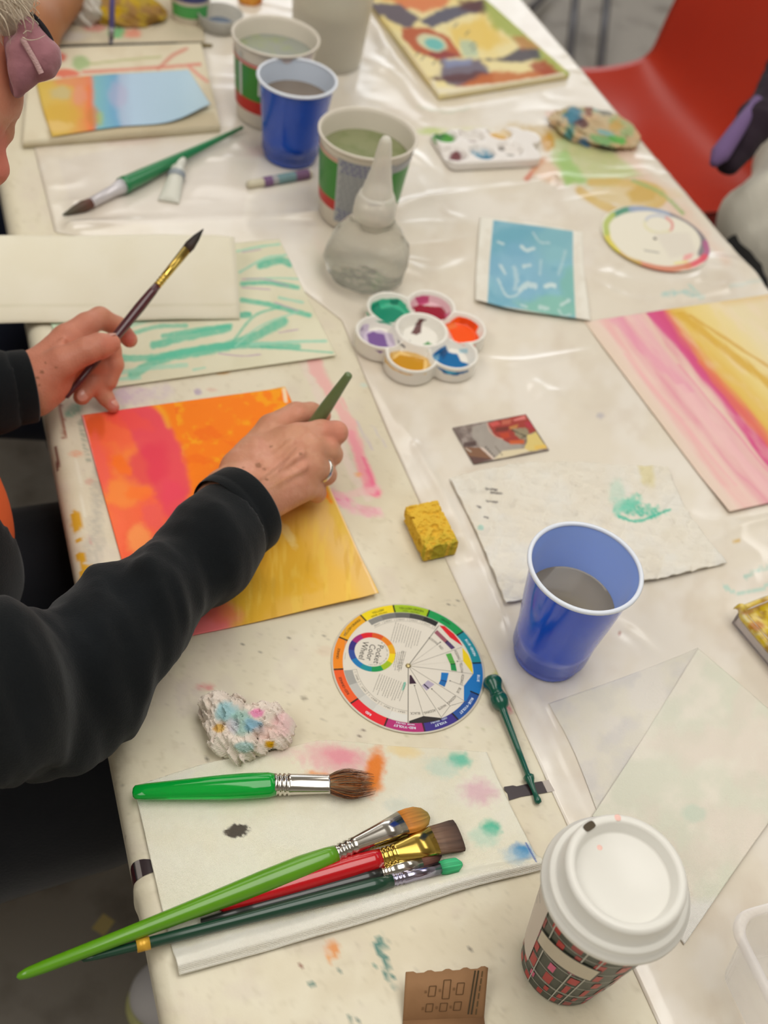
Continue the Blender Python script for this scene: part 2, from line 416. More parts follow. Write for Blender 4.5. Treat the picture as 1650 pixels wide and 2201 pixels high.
def paint_table(p):
    p.tint((208, 196, 168), 0.55, 160); p.tint((232, 226, 204), 0.5, 110); p.tint((203, 186, 178), 0.28, 70, lo=.5, hi=.8)
    p.tint((190, 178, 150), 0.28, 14, lo=.62, hi=.8); p.tint((150, 140, 122), 0.24, 5, lo=.74, hi=.84)
    for q in [(235, 900, 40, 60), (250, 980, 18, 90), (210, 1060, 14, 80), (205, 1180, 20, 80)]: p.blob(*q, (176, 172, 160), .55, tex=.6)
    p.stroke([(128, 872), (134, 905), (139, 940)], 9, (150, 72, 48), .9, rough=.6); p.stroke([(121, 885), (127, 920)], 3, (120, 52, 38), .8, rough=.6)
    p.stroke([(119, 962), (123, 985), (124, 1010)], 6, (112, 48, 36), .95, rough=.5)
    p.blob(158, 882, 12, 22, (96, 172, 140), .8, 60, tex=.5); p.stroke([(172, 905), (180, 945), (190, 990)], 9, (120, 140, 124), .6, tex=.8)
    p.blob(163, 975, 14, 8, (232, 160, 125), .7, tex=.5); p.blob(192, 1035, 9, 7, (205, 140, 125), .5)
    Y = (214, 160, 8)
    p.poly([(152, 1105), (160, 1097), (175, 1102), (178, 1122), (175, 1138), (158, 1148), (152, 1125)], Y, .95, 1.5, 3, 8)
    p.poly([(160, 1160), (178, 1150), (180, 1158), (163, 1168)], Y, .95, 1, 2, 6)
    p.poly([(162, 1192), (182, 1184), (184, 1200), (176, 1212), (200, 1215), (202, 1226), (180, 1256), (170, 1250), (174, 1215), (164, 1200)], Y, .95, 1.5, 4, 8)
    p.stroke([(188, 1148), (193, 1168)], 4, (205, 120, 120), .6); p.stroke([(165, 985), (172, 1040), (182, 1110)], 5, (236, 232, 214), .6)
    p.blob(285, 850, 42, 22, (196, 165, 188), .75, tex=.4); p.blob(345, 842, 30, 18, (208, 190, 200), .5, tex=.5)
    p.blob(478, 800, 16, 5, (205, 160, 90), .8, -8); p.blob(425, 842, 7, 7, (165, 140, 180), .7); p.blob(455, 838, 10, 4, (215, 165, 145), .5)
    p.stroke([(650, 775), (690, 860), (755, 1010), (790, 1070)], 17, (228, 208, 196), .6, rough=.5)
    p.stroke([(672, 775), (700, 830), (745, 900), (775, 985), (800, 1050)], 27, (232, 176, 170), .92, soft=3, rough=.5)
    p.stroke([(755, 935), (780, 1000), (808, 1060)], 20, (236, 148, 160), .8, soft=3, rough=.6); p.stroke([(782, 985), (796, 1025), (811, 1060)], 8, (232, 98, 138), .85, rough=.5)
    p.stroke([(695, 790), (740, 880)], 5, (224, 196, 178), .8); p.blob(795, 1050, 20, 14, (236, 120, 150), .6, 50)
    p.blob(732, 1072, 30, 12, (232, 100, 160), .75, 35, tex=.4); p.stroke([(725, 1065), (780, 1058), (810, 1050)], 14, (234, 190, 188), .6, rough=.9)
    p.stroke([(735, 1080), (765, 1095), (812, 1102)], 22, (232, 182, 190), .75, rough=1.2, tex=.5); p.blob(790, 1098, 26, 12, (222, 140, 160), .5, 20, tex=.7)
    p.blob(770, 1020, 8, 5, (238, 160, 90), .7); p.blob(723, 982, 5, 5, (238, 150, 80), .8)
    p.stroke([(768, 905), (790, 950), (800, 965)], 5, (196, 182, 192), .6); p.stroke([(800, 915), (830, 960)], 4, (200, 190, 196), .5)
    p.blob(905, 852, 34, 17, (158, 210, 184), .9, 12, rough=.5); p.blob(900, 868, 24, 12, (162, 208, 182), .8, rough=.5); p.blob(900, 845, 13, 5, (80, 178, 148), .8)
    p.blob(782, 828, 8, 5, (200, 214, 200), .8); p.blob(1008, 868, 4, 9, (190, 184, 186), .6, 20)
    p.blob(441, 1476, 19, 9, (216, 128, 128), .8, 0, tex=.7, rs=5); p.blob(653, 1501, 7, 5, (158, 148, 128), .9); p.blob(405, 1500, 30, 40, (200, 186, 180), .5, tex=.4)
    p.blob(345, 1400, 40, 30, (214, 206, 196), .5); p.blob(700, 1400, 20, 12, (212, 184, 160), .35); p.stroke([(771, 1592), (774, 1575), (784, 1567)], 2, (110, 92, 82), .9, soft=.8)
    p.blob(443, 1634, 3, 8, (96, 84, 70), .8); p.stroke([(440, 1622), (446, 1640)], 1.5, (96, 84, 70), .9)
    p.blob(713, 2040, 17, 20, (222, 138, 52), .9, 15, tex=.55, rs=6); p.blob(708, 2060, 4, 9, (226, 150, 70), .8)
    p.stroke([(818, 2010), (812, 2045), (828, 2070), (838, 2110), (856, 2120)], 12, (62, 122, 112), .95, soft=1.5, rough=1.6, rs=7, tex=.75)
    p.blob(815, 2030, 14, 16, (58, 124, 114), .9, rough=.9, rs=6, tex=.4); p.blob(808, 2078, 6, 4, (96, 140, 124), .8)
    p.blob(646, 2082, 3, 9, (140, 84, 62), .9, 10); p.blob(727, 2085, 4, 5, (110, 130, 118), .8); p.blob(672, 2115, 6, 8, (70, 120, 108), .85, rough=.8, rs=5); p.blob(688, 2118, 3, 5, (80, 120, 108), .8)
    p.stroke([(608, 2152), (622, 2146), (636, 2143)], 4, (80, 84, 76), .85, rough=1); p.blob(653, 2138, 5, 3, (90, 92, 84), .8); p.blob(755, 2190, 7, 6, (96, 126, 112), .8, rough=.8); p.blob(770, 2195, 5, 3, (96, 120, 110), .8)
    p.stroke([(1075, 1478), (1088, 1500), (1096, 1530)], 5, (198, 96, 110), .75, rough=1.4, rs=5, tex=.6); p.stroke([(1088, 1518), (1098, 1534)], 7, (206, 110, 122), .7, rough=1, rs=4, tex=.5)
    p.blob(1065, 1450, 5, 8, (186, 190, 90), .7, 30)
    for x, y in [(698, 1368), (703, 1375), (690, 1548), (963, 1300), (975, 1300), (985, 1290), (1035, 1412), (560, 1400), (600, 1420), (890, 1995), (950, 2050), (1010, 2040), (900, 2020), (990, 2060), (870, 2075), (520, 1385), (620, 1370), (1130, 1740), (1160, 1750), (280, 1760), (268, 1800), (279, 1700), (281, 1725), (262, 1690)]:
        p.blob(x, y, 2.6, 2.2, (104, 96, 84), .85, rough=.5, rs=3)
    for x, y in [(870, 1580), (1000, 1560), (940, 1620), (1030, 1560), (600, 1480)]: p.stroke([(x, y), (x+9, y+7)], 2, (186, 182, 140), .7)
    p.stroke([(895, 1301), (960, 1290)], 1.4, (176, 164, 142), .8, soft=.8); p.stroke([(1006, 1290), (1092, 1480), (1180, 1665)], 1.6, (168, 152, 128), .8, soft=.8)
    r = np.random.default_rng(3)
    for _ in range(70): x, y = r.uniform(230, 1100), r.uniform(1300, 2190); p.blob(x, y, r.uniform(1, 2.4), r.uniform(1, 2), (140, 128, 108), .7)
table = thing('folding_table', 'long white plastic folding table with a paint-stained top and rounded edge', 'table', (0.5, 1.2, 0.0))
pt = Paint(V, (222, 213, 188)); paint_table(pt)
mk('tabletop', V, F, tableM, table, col=pt.c)
boxm('apron', (XL+0.004, Y0, TZ-0.05), (XR-0.004, Y1, TZ-0.044), whiteP, table)
for lx in (0.16, 0.84):
    for ly in (-0.2, 2.5): rod('leg', (lx, ly, TZ-0.05), (lx, ly, 0.0), [(0, 0), (0, .014), (1, .014), (1, 0)], steelM, table)
chrome = mat('chrome', (200, 196, 200), rough=0.12, metal=1.0); darkred = mat('dark_maroon', (62, 24, 28), rough=0.25)
blackM = mat('black_tape', (58, 48, 50), rough=0.3)
# hinge gap on the rounded edge, and the strip let into the top
def edge_xy(t):  # point on the rounded edge section, t 0 (side) .. 1 (top)
    a = t*PI/2; return XL+0.016*(1-math.cos(a)), TZ-0.016+0.016*math.sin(a)
vv = []; nj = 12
yA = YJ+0.002
for k, t in enumerate(np.linspace(-0.35, 1.12, nj)):
    x, z = edge_xy(np.clip(t, 0, 1));
    if t < 0: z -= 0.016*(-t)*1.6
    if t > 1: x += 0.02*(t-1)*4
    nrm = np.array([-math.cos(np.clip(t, 0, 1)*PI/2), 0, math.sin(np.clip(t, 0, 1)*PI/2)])
    wdt = 0.007+0.006*math.sin(max(0, min(1, (t+0.35)/1.4))*PI)
    q = np.array([x, 0, z])+nrm*0.0006
    vv.append([(q[0], yA-0.001, q[2]), (q[0], yA+wdt, q[2])])
vv = np.array(vv); Vh = vv.reshape(-1, 3); Fh = gq(nj, 2)[:, ::-1]
hinge = mk('hinge', Vh, Fh, darkred, table, mats=[darkred, chrome, blackM], midx=[0, 0, 0, 0, 0, 1, 1, 2, 2, 2, 1][:len(Fh)])
hinge['label'] = 'dark red and chrome hinge piece on the rounded edge'
def sqd(name, pts, h, m, parent, th=0.0006):
    A = PA(pts, h); B = A.copy(); B[:, 2] -= th; n = len(A)
    Fs = [list(range(n))[::-1], [n+i for i in range(n)]] + [[i, (i+1) % n, n+(i+1) % n, n+i] for i in range(n)]
    return mk(name, np.vstack([A, B]), Fs, m, parent, smooth=False)
sl = sqd('hinge_slot', [(1083, 1691), (1102, 1688), (1110, 1690), (1140, 1683), (1164, 1679), (1176, 1703), (1120, 1712), (1094, 1720), (1090, 1705), (1084, 1698)], 0.0011, blackM, table); sl['label'] = 'black slot with chipped white paint round it'
sqd('slot_cap', [(1165, 1679), (1178, 1676), (1192, 1700), (1176, 1703)], 0.0010, mat('grey_cap', (186, 176, 166), rough=.5), table)
chipM = mat('paint_chip', (240, 236, 226), rough=.3)
# ---- plastic film
plY = np.concatenate([np.arange(-0.3, 0.4, 0.006), np.arange(0.4, 1.3, 0.0035), np.arange(1.3, 2.72, 0.006)])
xL = np.interp(plY, [-.3, .75, .93, 1.02, 1.13, 2.72], [.378, .379, .385, .34, .10, .09])
nu = 190; uu = np.linspace(0, 1, nu)[:, None]
PX = xL[None]*(1-uu)+0.949*uu; PY = plY[None]+0*uu
S = np.stack([PX, PY, np.full_like(PX, TZ+0.0009)], -1)
qx, qy = pix(S)
hh = (0.0030*(fbm(PX*5+3, PY*9, 11, 3)-0.35)+.0012*(1-np.abs(2*fbm(PX*11+4, PY*24, 17, 2)-1))**6)*sstep(0, .02, uu)
def rdg(pts, w, hgt):
    global hh
    p = smoothline(pts); b = np.full(qx.shape, 1e9)
    for i in range(len(p)-1):
        x1, y1 = p[i]; x2, y2 = p[i+1]; t = np.clip(((qx-x1)*(x2-x1)+(qy-y1)*(y2-y1))/((x2-x1)**2+(y2-y1)**2+1e-9), 0, 1)
        b = np.minimum(b, np.hypot(qx-x1-t*(x2-x1), qy-y1-t*(y2-y1)))
    hh = hh+hgt*np.exp(-(b/w)**2)
for pts, w, g in [([(150, 488), (400, 470), (640, 462), (860, 440), (1000, 412), (1190, 388)], 8, .006), ([(160, 440), (420, 405), (600, 415)], 16, .003),
                  ([(780, 30), (770, 110), (760, 190)], 12, .007), ([(790, 40), (850, 130), (950, 225)], 12, .007), ([(770, 110), (860, 170), (930, 240), (1100, 215)], 10, .004),
                  ([(850, 560), (930, 590), (1020, 560)], 13, .004), ([(1180, 470), (1240, 560), (1330, 600), (1500, 600)], 14, .003), ([(1260, 600), (1380, 650), (1560, 620)], 10, .003),
                  ([(1020, 770), (1120, 780), (1270, 755)], 8, .003), ([(1150, 830), (1270, 900), (1350, 960)], 16, .003), ([(890, 960), (960, 1080), (1040, 1250), (1200, 1600), (1300, 1800)], 10, .0025),
                  ([(1250, 1280), (1420, 1420), (1650, 1600)], 18, .003), ([(1100, 880), (1000, 850), (930, 800)], 14, .002), ([(1500, 1180), (1600, 1130), (1700, 1110)], 8, .002),
                  ([(880, 330), (1000, 395), (1180, 400)], 9, .003), ([(640, 280), (560, 330), (500, 300)], 12, .002), ([(1330, 560), (1550, 560), (1640, 600)], 10, .004)]:
    rdg(pts, w, g)
flat = np.zeros(qx.shape)
for x, y, r in [(905, 730, 165), (1180, 1400, 110), (1075, 945, 110), (1140, 575, 160), (1410, 515, 120), (780, 580, 90), (770, 440, 105), (1040, 320, 130), (620, 340, 80), (580, 230, 90), (1480, 850, 260), (1250, 1130, 240), (1450, 1650, 300), (720, 120, 100), (1030, 100, 200), (600, 385, 60), (375, 400, 60), (340, 370, 110), (430, 80, 110), (1650, 1350, 90), (1620, 2100, 120), (260, 200, 230), (1270, 270, 110), (450, 600, 260)]:
    flat = np.maximum(flat, np.exp(-(np.hypot(qx-x, qy-y)/r)**6))
S[..., 2] += np.maximum(hh*(1-flat), -0.0004)
def paint_film(p):
    p.tint((216, 205, 188), 0.5, 120); p.tint((236, 230, 220), 0.6, 90); p.tint((208, 192, 172), 0.35, 60, lo=.5, hi=.8)
    p.poly([(1230, 300), (1330, 300), (1480, 450), (1560, 560), (1440, 470), (1340, 390), (1180, 390)], (228, 186, 162), .7, 18, 16, 40, tex=.4)
    p.poly([(1180, 290), (1230, 250), (1320, 330), (1380, 380), (1300, 400), (1220, 400), (1185, 350)], (176, 196, 116), .85, 9, 12, 24, tex=.4)
    p.poly([(1195, 330), (1215, 320), (1260, 390), (1215, 398)], (148, 192, 96), .8, 6, 6, 14)
    p.stroke([(1245, 410), (1290, 440), (1340, 455), (1400, 445), (1425, 425), (1395, 400), (1330, 392), (1270, 392)], 18, (212, 174, 84), .85, soft=3); p.blob(1350, 420, 90, 25, (220, 192, 120), .65); p.blob(1380, 418, 30, 20, (206, 166, 62), .8)
    p.stroke([(1360, 388), (1420, 415), (1468, 460)], 7, (146, 178, 104), .8); p.stroke([(1132, 384), (1165, 345)], 12, (214, 112, 84), .85); p.blob(1170, 362, 30, 22, (226, 186, 150), .7, 40)
    p.blob(1145, 285, 70, 18, (206, 176, 110), .75, 5, tex=.3); p.blob(1178, 305, 14, 20, (204, 150, 40), .9); p.blob(930, 282, 30, 8, (190, 206, 120), .8); p.blob(1000, 282, 50, 10, (222, 220, 176), .6)
    p.blob(1195, 245, 22, 8, (232, 196, 180), .8); p.blob(1355, 318, 12, 6, (222, 142, 104), .8); p.blob(1192, 255, 18, 3, (170, 184, 204), .7)
    p.stroke([(1425, 634), (1470, 628), (1510, 640)], 10, (158, 202, 196), .75, rough=1.2, tex=.5); p.stroke([(1480, 612), (1500, 630)], 6, (170, 208, 198), .6); p.stroke([(1570, 615), (1650, 600)], 8, (196, 212, 204), .5)
    p.stroke([(1552, 1258), (1585, 1275), (1630, 1268), (1660, 1250)], 6, (170, 210, 196), .8, rough=.8); p.stroke([(1600, 1240), (1640, 1222), (1680, 1226)], 9, (160, 204, 190), .8, rough=.8, tex=.5)
    p.blob(1583, 1163, 8, 4, (216, 178, 96), .9); p.blob(1290, 894, 8, 6, (186, 180, 184), .8); p.blob(1332, 1361, 4, 3, (168, 112, 96), .9); p.blob(1590, 1060, 4, 3, (150, 140, 134), .5)
    p.stroke([(640, 160), (600, 200), (560, 190)], 22, (228, 214, 206), .4); p.blob(500, 190, 34, 60, (226, 216, 208), .6, 20); p.blob(770, 180, 30, 40, (232, 228, 222), .6)
    p.blob(580, 320, 60, 14, (216, 180, 176), .35, -10); p.blob(280, 300, 70, 14, (214, 182, 172), .35); p.stroke([(900, 230), (960, 240), (1010, 232)], 5, (190, 196, 170), .6)
    p.blob(30, 390, 16, 24, (168, 164, 170), .5, tex=.7, rs=6); p.blob(60, 450, 24, 12, (176, 168, 164), .4, tex=.7, rs=6)
    p.poly([(125, 345), (340, 300), (560, 300), (520, 470), (160, 490)], (216, 206, 196), .45, 3, 3)
fm = sheet('plastic_drop_cloth', S, 0.0005, plastM, (228, 219, 202), paint_film)
tag(fm, 'wrinkled whitish plastic film laid over the far and right side of the table', 'drop cloth')
# ================================================================ PAPERS AND PAINTINGS
def quad_T(TL, TR, BR, BL, nu, nv, h, curl=None):
    a, b, c, d = PA([TL, TR, BR, BL], h); u = np.linspace(0, 1, nu)[:, None, None]; v = np.linspace(0, 1, nv)[None, :, None]
    T = (1-u)*(1-v)*a+u*(1-v)*b+u*v*c+(1-u)*v*d
    if curl is not None: T[..., 2] += curl(u[..., 0], v[..., 0])
    return T
def topx(X): x, y = pix(np.array(X, float)); return (float(x), float(y))
# ---- orange painting being worked on
A, B, C = P(175, 892), P(612, 833), P(812, 1283); Dp = topx(A+C-B)
T = quad_T((175, 892), (612, 833), (812, 1283), Dp, 210, 260, 0.0018, lambda u, v: 0.0045*sstep(.80, 1, v)*sstep(.35, .9, u)+0.0015*sstep(.9, 1, u))
def paint_orange(p):
    p.tint((252, 104, 66), 1, 90, lo=.3, hi=.7); p.tint((255, 140, 60), .8, 70, lo=.5, hi=.75)
    p.poly([(640, 820), (330, 868), (400, 960), (425, 1120), (350, 1200), (380, 1420), (860, 1420), (860, 1200), (700, 1000)], (255, 150, 10), 1, 7, 10, 40)
    p.poly([(330, 868), (330, 800), (700, 800), (640, 1000), (560, 1080), (410, 1080), (385, 960)], (255, 132, 0), 1, 8, 12, 40)
    n = fbm(p.x/38, p.y/26, 77, 4); q = fbm(p.x/16, p.y/13, 99, 3); sel = p.x*0.72-p.y*.12 > 165
    p._mix(slice(None), sstep(.5, .68, n)*sstep(.35, .6, q)*.75*sel, (255, 172, 10)); p._mix(slice(None), sstep(.56, .7, fbm(p.x/50, p.y/30, 5))*.7*sel, (250, 112, 0))
    # ochre lower part
    p.poly([(560, 1130), (640, 1020), (720, 1040), (850, 1290), (850, 1420), (470, 1420), (470, 1300), (520, 1200)], (238, 190, 84), 1, 22, 14, 40)
    p.poly([(690, 1030), (860, 1300), (800, 1310), (720, 1200), (660, 1110)], (234, 194, 116), .9, 20, 10, 30)
    p.poly([(470, 1320), (590, 1120), (640, 1150), (690, 1230), (600, 1300), (520, 1400)], (228, 176, 40), .75, 20, 14, 30)
    st = fbm(p.x/9, p.y/70, 21, 3); low = sstep(1080, 1150, p.y)*sstep(470, 520, p.x)
    p._mix(slice(None), sstep(.52, .7, st)*.5*low, (242, 206, 90)); p._mix(slice(None), sstep(.58, .75, fbm(p.x/12, p.y/60, 4))*.45*low, (214, 160, 40))
    p.blob(725, 1100, 16, 70, (228, 190, 60), .6, -25); p.blob(620, 1150, 30, 9, (244, 226, 150), .6, 60); p.blob(640, 1260, 55, 22, (232, 180, 50), .8, -10, tex=.5)
    p.poly([(640, 1000), (700, 1045), (712, 1080), (690, 1060), (655, 1060)], (255, 140, 10), .9, 5, 5)
    # pink / coral left
    p.poly([(245, 880), (335, 870), (385, 950), (408, 1060), (350, 1100), (330, 1040), (290, 950)], (238, 76, 92), .9, 10, 12, 30)
    p.blob(320, 1000, 40, 52, (232, 58, 84), .75, 60); p.blob(270, 900, 60, 18, (246, 84, 74), .7, 20); p.blob(205, 915, 22, 26, (226, 90, 40), .8)
    p.blob(250, 1060, 34, 28, (255, 144, 66), .95, 30); p.blob(262, 1000, 14, 26, (255, 118, 20), .8, -40); p.blob(300, 1060, 30, 14, (255, 120, 40), .7)
    p.blob(215, 1000, 16, 60, (250, 104, 88), .8, -10); p.blob(240, 1150, 30, 60, (255, 116, 76), .8); p.blob(300, 1160, 26, 30, (255, 168, 90), .7); p.blob(330, 1110, 24, 30, (244, 96, 92), .7)
    p.blob(375, 1080, 26, 50, (240, 72, 96), .8, -20); p.blob(440, 1340, 60, 50, (250, 130, 130), 1, 0, soft=.5); p.blob(470, 1310, 30, 30, (246, 120, 90), .6)
    p.stroke([(335, 868), (352, 890), (362, 915)], 12, (255, 186, 10), .6, soft=6); p.stroke([(400, 1100), (420, 1180)], 10, (255, 180, 30), .6)
    ed = [(176, 893), (200, 990), (225, 1100), (246, 1200), (270, 1300), (290, 1400)]
    p.stroke(ed, 6, (255, 176, 176), .8); p.stroke([(610, 834), (614, 862)], 8, (250, 226, 190), .9); p.stroke([(700, 1030), (812, 1283)], 4, (246, 214, 166), .8); p.stroke([(420, 1378), (620, 1330), (812, 1283)], 4, (240, 196, 120), .7)
    p.stroke([(330, 868), (470, 850), (612, 833)], 3, (236, 176, 60), .8)
o = sheet('watercolor_painting', T, 0.0006, glossP, (250, 112, 70), paint_orange)
tag(o, 'wet abstract painting in orange, coral pink and ochre between the two hands', 'painting')
# ---- teal stroke painting
T = quad_T((58, 560), (600, 514), (722, 766), (165, 843), 240, 150, 0.0022, lambda u, v: 0.0015*u*sstep(.6, 1, v))
def paint_teal(p):
    p.tint((216, 210, 178), .4, 60); G = (92, 196, 164); L = (160, 216, 190)
    for pts, w, c, a in [([(285, 805), (350, 770), (460, 750), (540, 725), (610, 690)], 20, G, .85), ([(250, 770), (330, 768), (440, 748), (520, 742), (640, 745)], 14, G, .8), ([(330, 742), (410, 722), (490, 705)], 17, G, .85),
                         ([(350, 722), (430, 708), (495, 700)], 10, G, .8), ([(290, 715), (340, 702), (400, 700)], 9, G, .7), ([(420, 680), (480, 680), (535, 676)], 12, (72, 186, 156), .9), ([(520, 610), (580, 608), (640, 618)], 10, G, .85),
                         ([(520, 645), (580, 655), (665, 678)], 11, G, .85), ([(560, 570), (600, 560), (622, 566)], 16, (80, 190, 160), .85), ([(515, 585), (570, 555), (615, 548)], 5, L, .9), ([(510, 540), (560, 530), (600, 525)], 5, L, .9),
                         ([(500, 735), (545, 680), (600, 660)], 6, G, .7), ([(505, 745), (560, 700), (640, 670)], 4, L, .8), ([(540, 740), (620, 735), (700, 733)], 6, L, .9), ([(560, 745), (640, 752), (715, 758)], 4, G, .7), ([(530, 600), (600, 598), (650, 600)], 4, L, .9),
                         ([(600, 640), (650, 650)], 6, L, .8), ([(260, 800), (330, 790), (400, 785)], 10, L, .7), ([(110, 700), (170, 696), (230, 690)], 14, (190, 222, 190), .8), ([(280, 700), (330, 685), (380, 682)], 10, (176, 218, 188), .8), ([(250, 815), (300, 812)], 8, L, .7), ([(415, 795), (440, 790)], 5, L, .7)]:
        p.stroke(pts, w, c, a, rough=.3, tex=.12, rs=12)
    for pts in ([(520, 600), (570, 600), (620, 615)], [(520, 618), (580, 622)], [(520, 542), (560, 536)], [(470, 760), (520, 765), (560, 762)], [(600, 715), (640, 708)], [(590, 650), (640, 668)]): p.stroke(pts, 3, (190, 160, 186), .7)
o = sheet('watercolor_painting', T, 0.0006, paperM, (229, 225, 198), paint_teal)
tag(o, 'cream sheet painted with loose teal strokes, under the curled blank page', 'painting')
# ---- curled blank page
e_top = PA([(-260, 512), (502, 500)], 0.0); e_bot = PA([(-260, 676), (514, 680)], 0.0)
nu, nv = 40, 40; u = np.linspace(0, 1, nu)[:, None, None]; v = np.linspace(0, 1, nv)[None, :, None]
pa, pb = PA([(-260, 700), (516, 682)], 0.006); qa, qb = PA([(-260, 522), (502, 516)], 0.028)
T = (1-v)*((1-u)*pa+u*pb) + v*((1-u)*qa+u*qb)
arc = v[..., 0]*1.0
T[..., 2] = TZ+0.005+0.028*np.sin(np.clip(arc, 0, 1)*PI*0.5)**0.8*np.ones_like(T[..., 2])
back = T[:, -1:, :]+0.0; cur = []
dirn = (T[:, -1]-T[:, 0]); dirn[:, 2] = 0; dirn /= np.linalg.norm(dirn, axis=1)[:, None]
for k, a in enumerate(np.linspace(0, PI*0.95, 14)[1:]):
    r = 0.013; q = T[:, -1]+dirn*(r*math.sin(a)); q[:, 2] -= r*(1-math.cos(a)); cur.append(q)
T = np.concatenate([T, np.stack(cur, 1)], 1)
T[..., 2] += 0.0008*np.sin(T[..., 0]*40)
cornr = sstep(.955, 1, np.linspace(0, 1, nu))[:, None]
T[:, 34:, 1] -= (cornr*np.linspace(0, .012, T.shape[1]-34)[None])
o = sheet('sketchbook_page', T, 0.0005, paperM, (234, 228, 208), lambda p: (p.tint((226, 218, 192), .4, 90), p.stroke([(-50, 658), (250, 657), (510, 656)], 2.5, (206, 200, 170), .5)))
tag(o, 'blank cream page curling up at the left edge of the table', 'paper')
# ---- pink and yellow striped painting
A, D_ = P(1255, 693, .002), P(1565, 1105, .002); tdir = P(1610, 640, .002)-A; tdir /= np.linalg.norm(tdir)
B = A+tdir*0.30; C = D_+tdir*0.30
u = np.linspace(0, 1, 260)[:, None, None]; v = np.linspace(0, 1, 160)[None, :, None]
T = (1-u)*(1-v)*A+u*(1-v)*B+u*v*C+(1-u)*v*D_
T[..., 2] += 0.003*sstep(.8, 1, v[..., 0])*sstep(.5, 0, u[..., 0])+.001
def paint_stripes(p):
    n = len(p.x)//2; U = np.tile((u+0*v)[..., 0].ravel(), 2)*0.30; Vv = np.tile((v+0*u)[..., 0].ravel(), 2)
    t = U+(fbm(U*90, Vv*5, 3)-.5)*.016+(fbm(U*30, Vv*2.5, 8)-.5)*.012
    st = [(0, (226, 206, 186)), (.012, (230, 206, 192)), (.022, (232, 182, 178)), (.032, (232, 196, 186)), (.045, (226, 160, 170)), (.054, (232, 190, 184)), (.066, (230, 178, 182)), (.080, (228, 196, 180)), (.088, (214, 92, 142)), (.102, (212, 84, 128)),
          (.110, (226, 140, 96)), (.122, (224, 186, 92)), (.15, (230, 206, 130)), (.175, (232, 212, 150)), (.205, (230, 216, 176)), (.30, (226, 208, 176))]
    ps = [a for a, _ in st]; cc = np.array([lin(c) for _, c in st]); p.c = np.stack([np.interp(t, ps, cc[:, k]) for k in range(3)], -1)
    p.c = p.c*(1-.25*sstep(.5, .7, fbm(U*60, Vv*6, 40)))[:, None]+lin((238, 216, 200))*(.25*sstep(.5, .7, fbm(U*60, Vv*6, 40)))[:, None]
    def along(u0, v0, u1, v1, w, col, a):
        d = np.abs(U-(u0+(u1-u0)*np.clip((Vv-v0)/(v1-v0), 0, 1))); m = (Vv > v0) & (Vv < v1)
        al = a*sstep(w, w*.3, d+(fbm(U*200, Vv*14, 3)-.5)*w)*m; p.c = p.c*(1-al[:, None])+lin(col)*al[:, None]
    along(.128, .02, .175, .55, .011, (214, 168, 60), .75); along(.14, .05, .20, .5, .005, (206, 150, 40), .6); along(.155, .3, .20, .95, .008, (216, 176, 80), .6)
    along(.040, .0, .062, .45, .012, (228, 150, 176), .55); along(.055, .4, .06, 1, .009, (236, 190, 190), .7); along(.075, .3, .08, .95, .003, (226, 120, 160), .5); along(.02, .2, .03, .9, .003, (236, 176, 180), .5)
    along(.104, .3, .106, 1, .007, (228, 122, 80), .6)
    e = sstep(.055, .0, Vv)*sstep(.19, .2, U); p.c = p.c*(1-e[:, None]*.6)+lin((222, 190, 130))*e[:, None]*.6
o = sheet('watercolor_painting', T, 0.0006, paperM, (230, 210, 190), paint_stripes)
tag(o, 'large sheet with pink, magenta and yellow diagonal stripes at the right edge', 'painting')
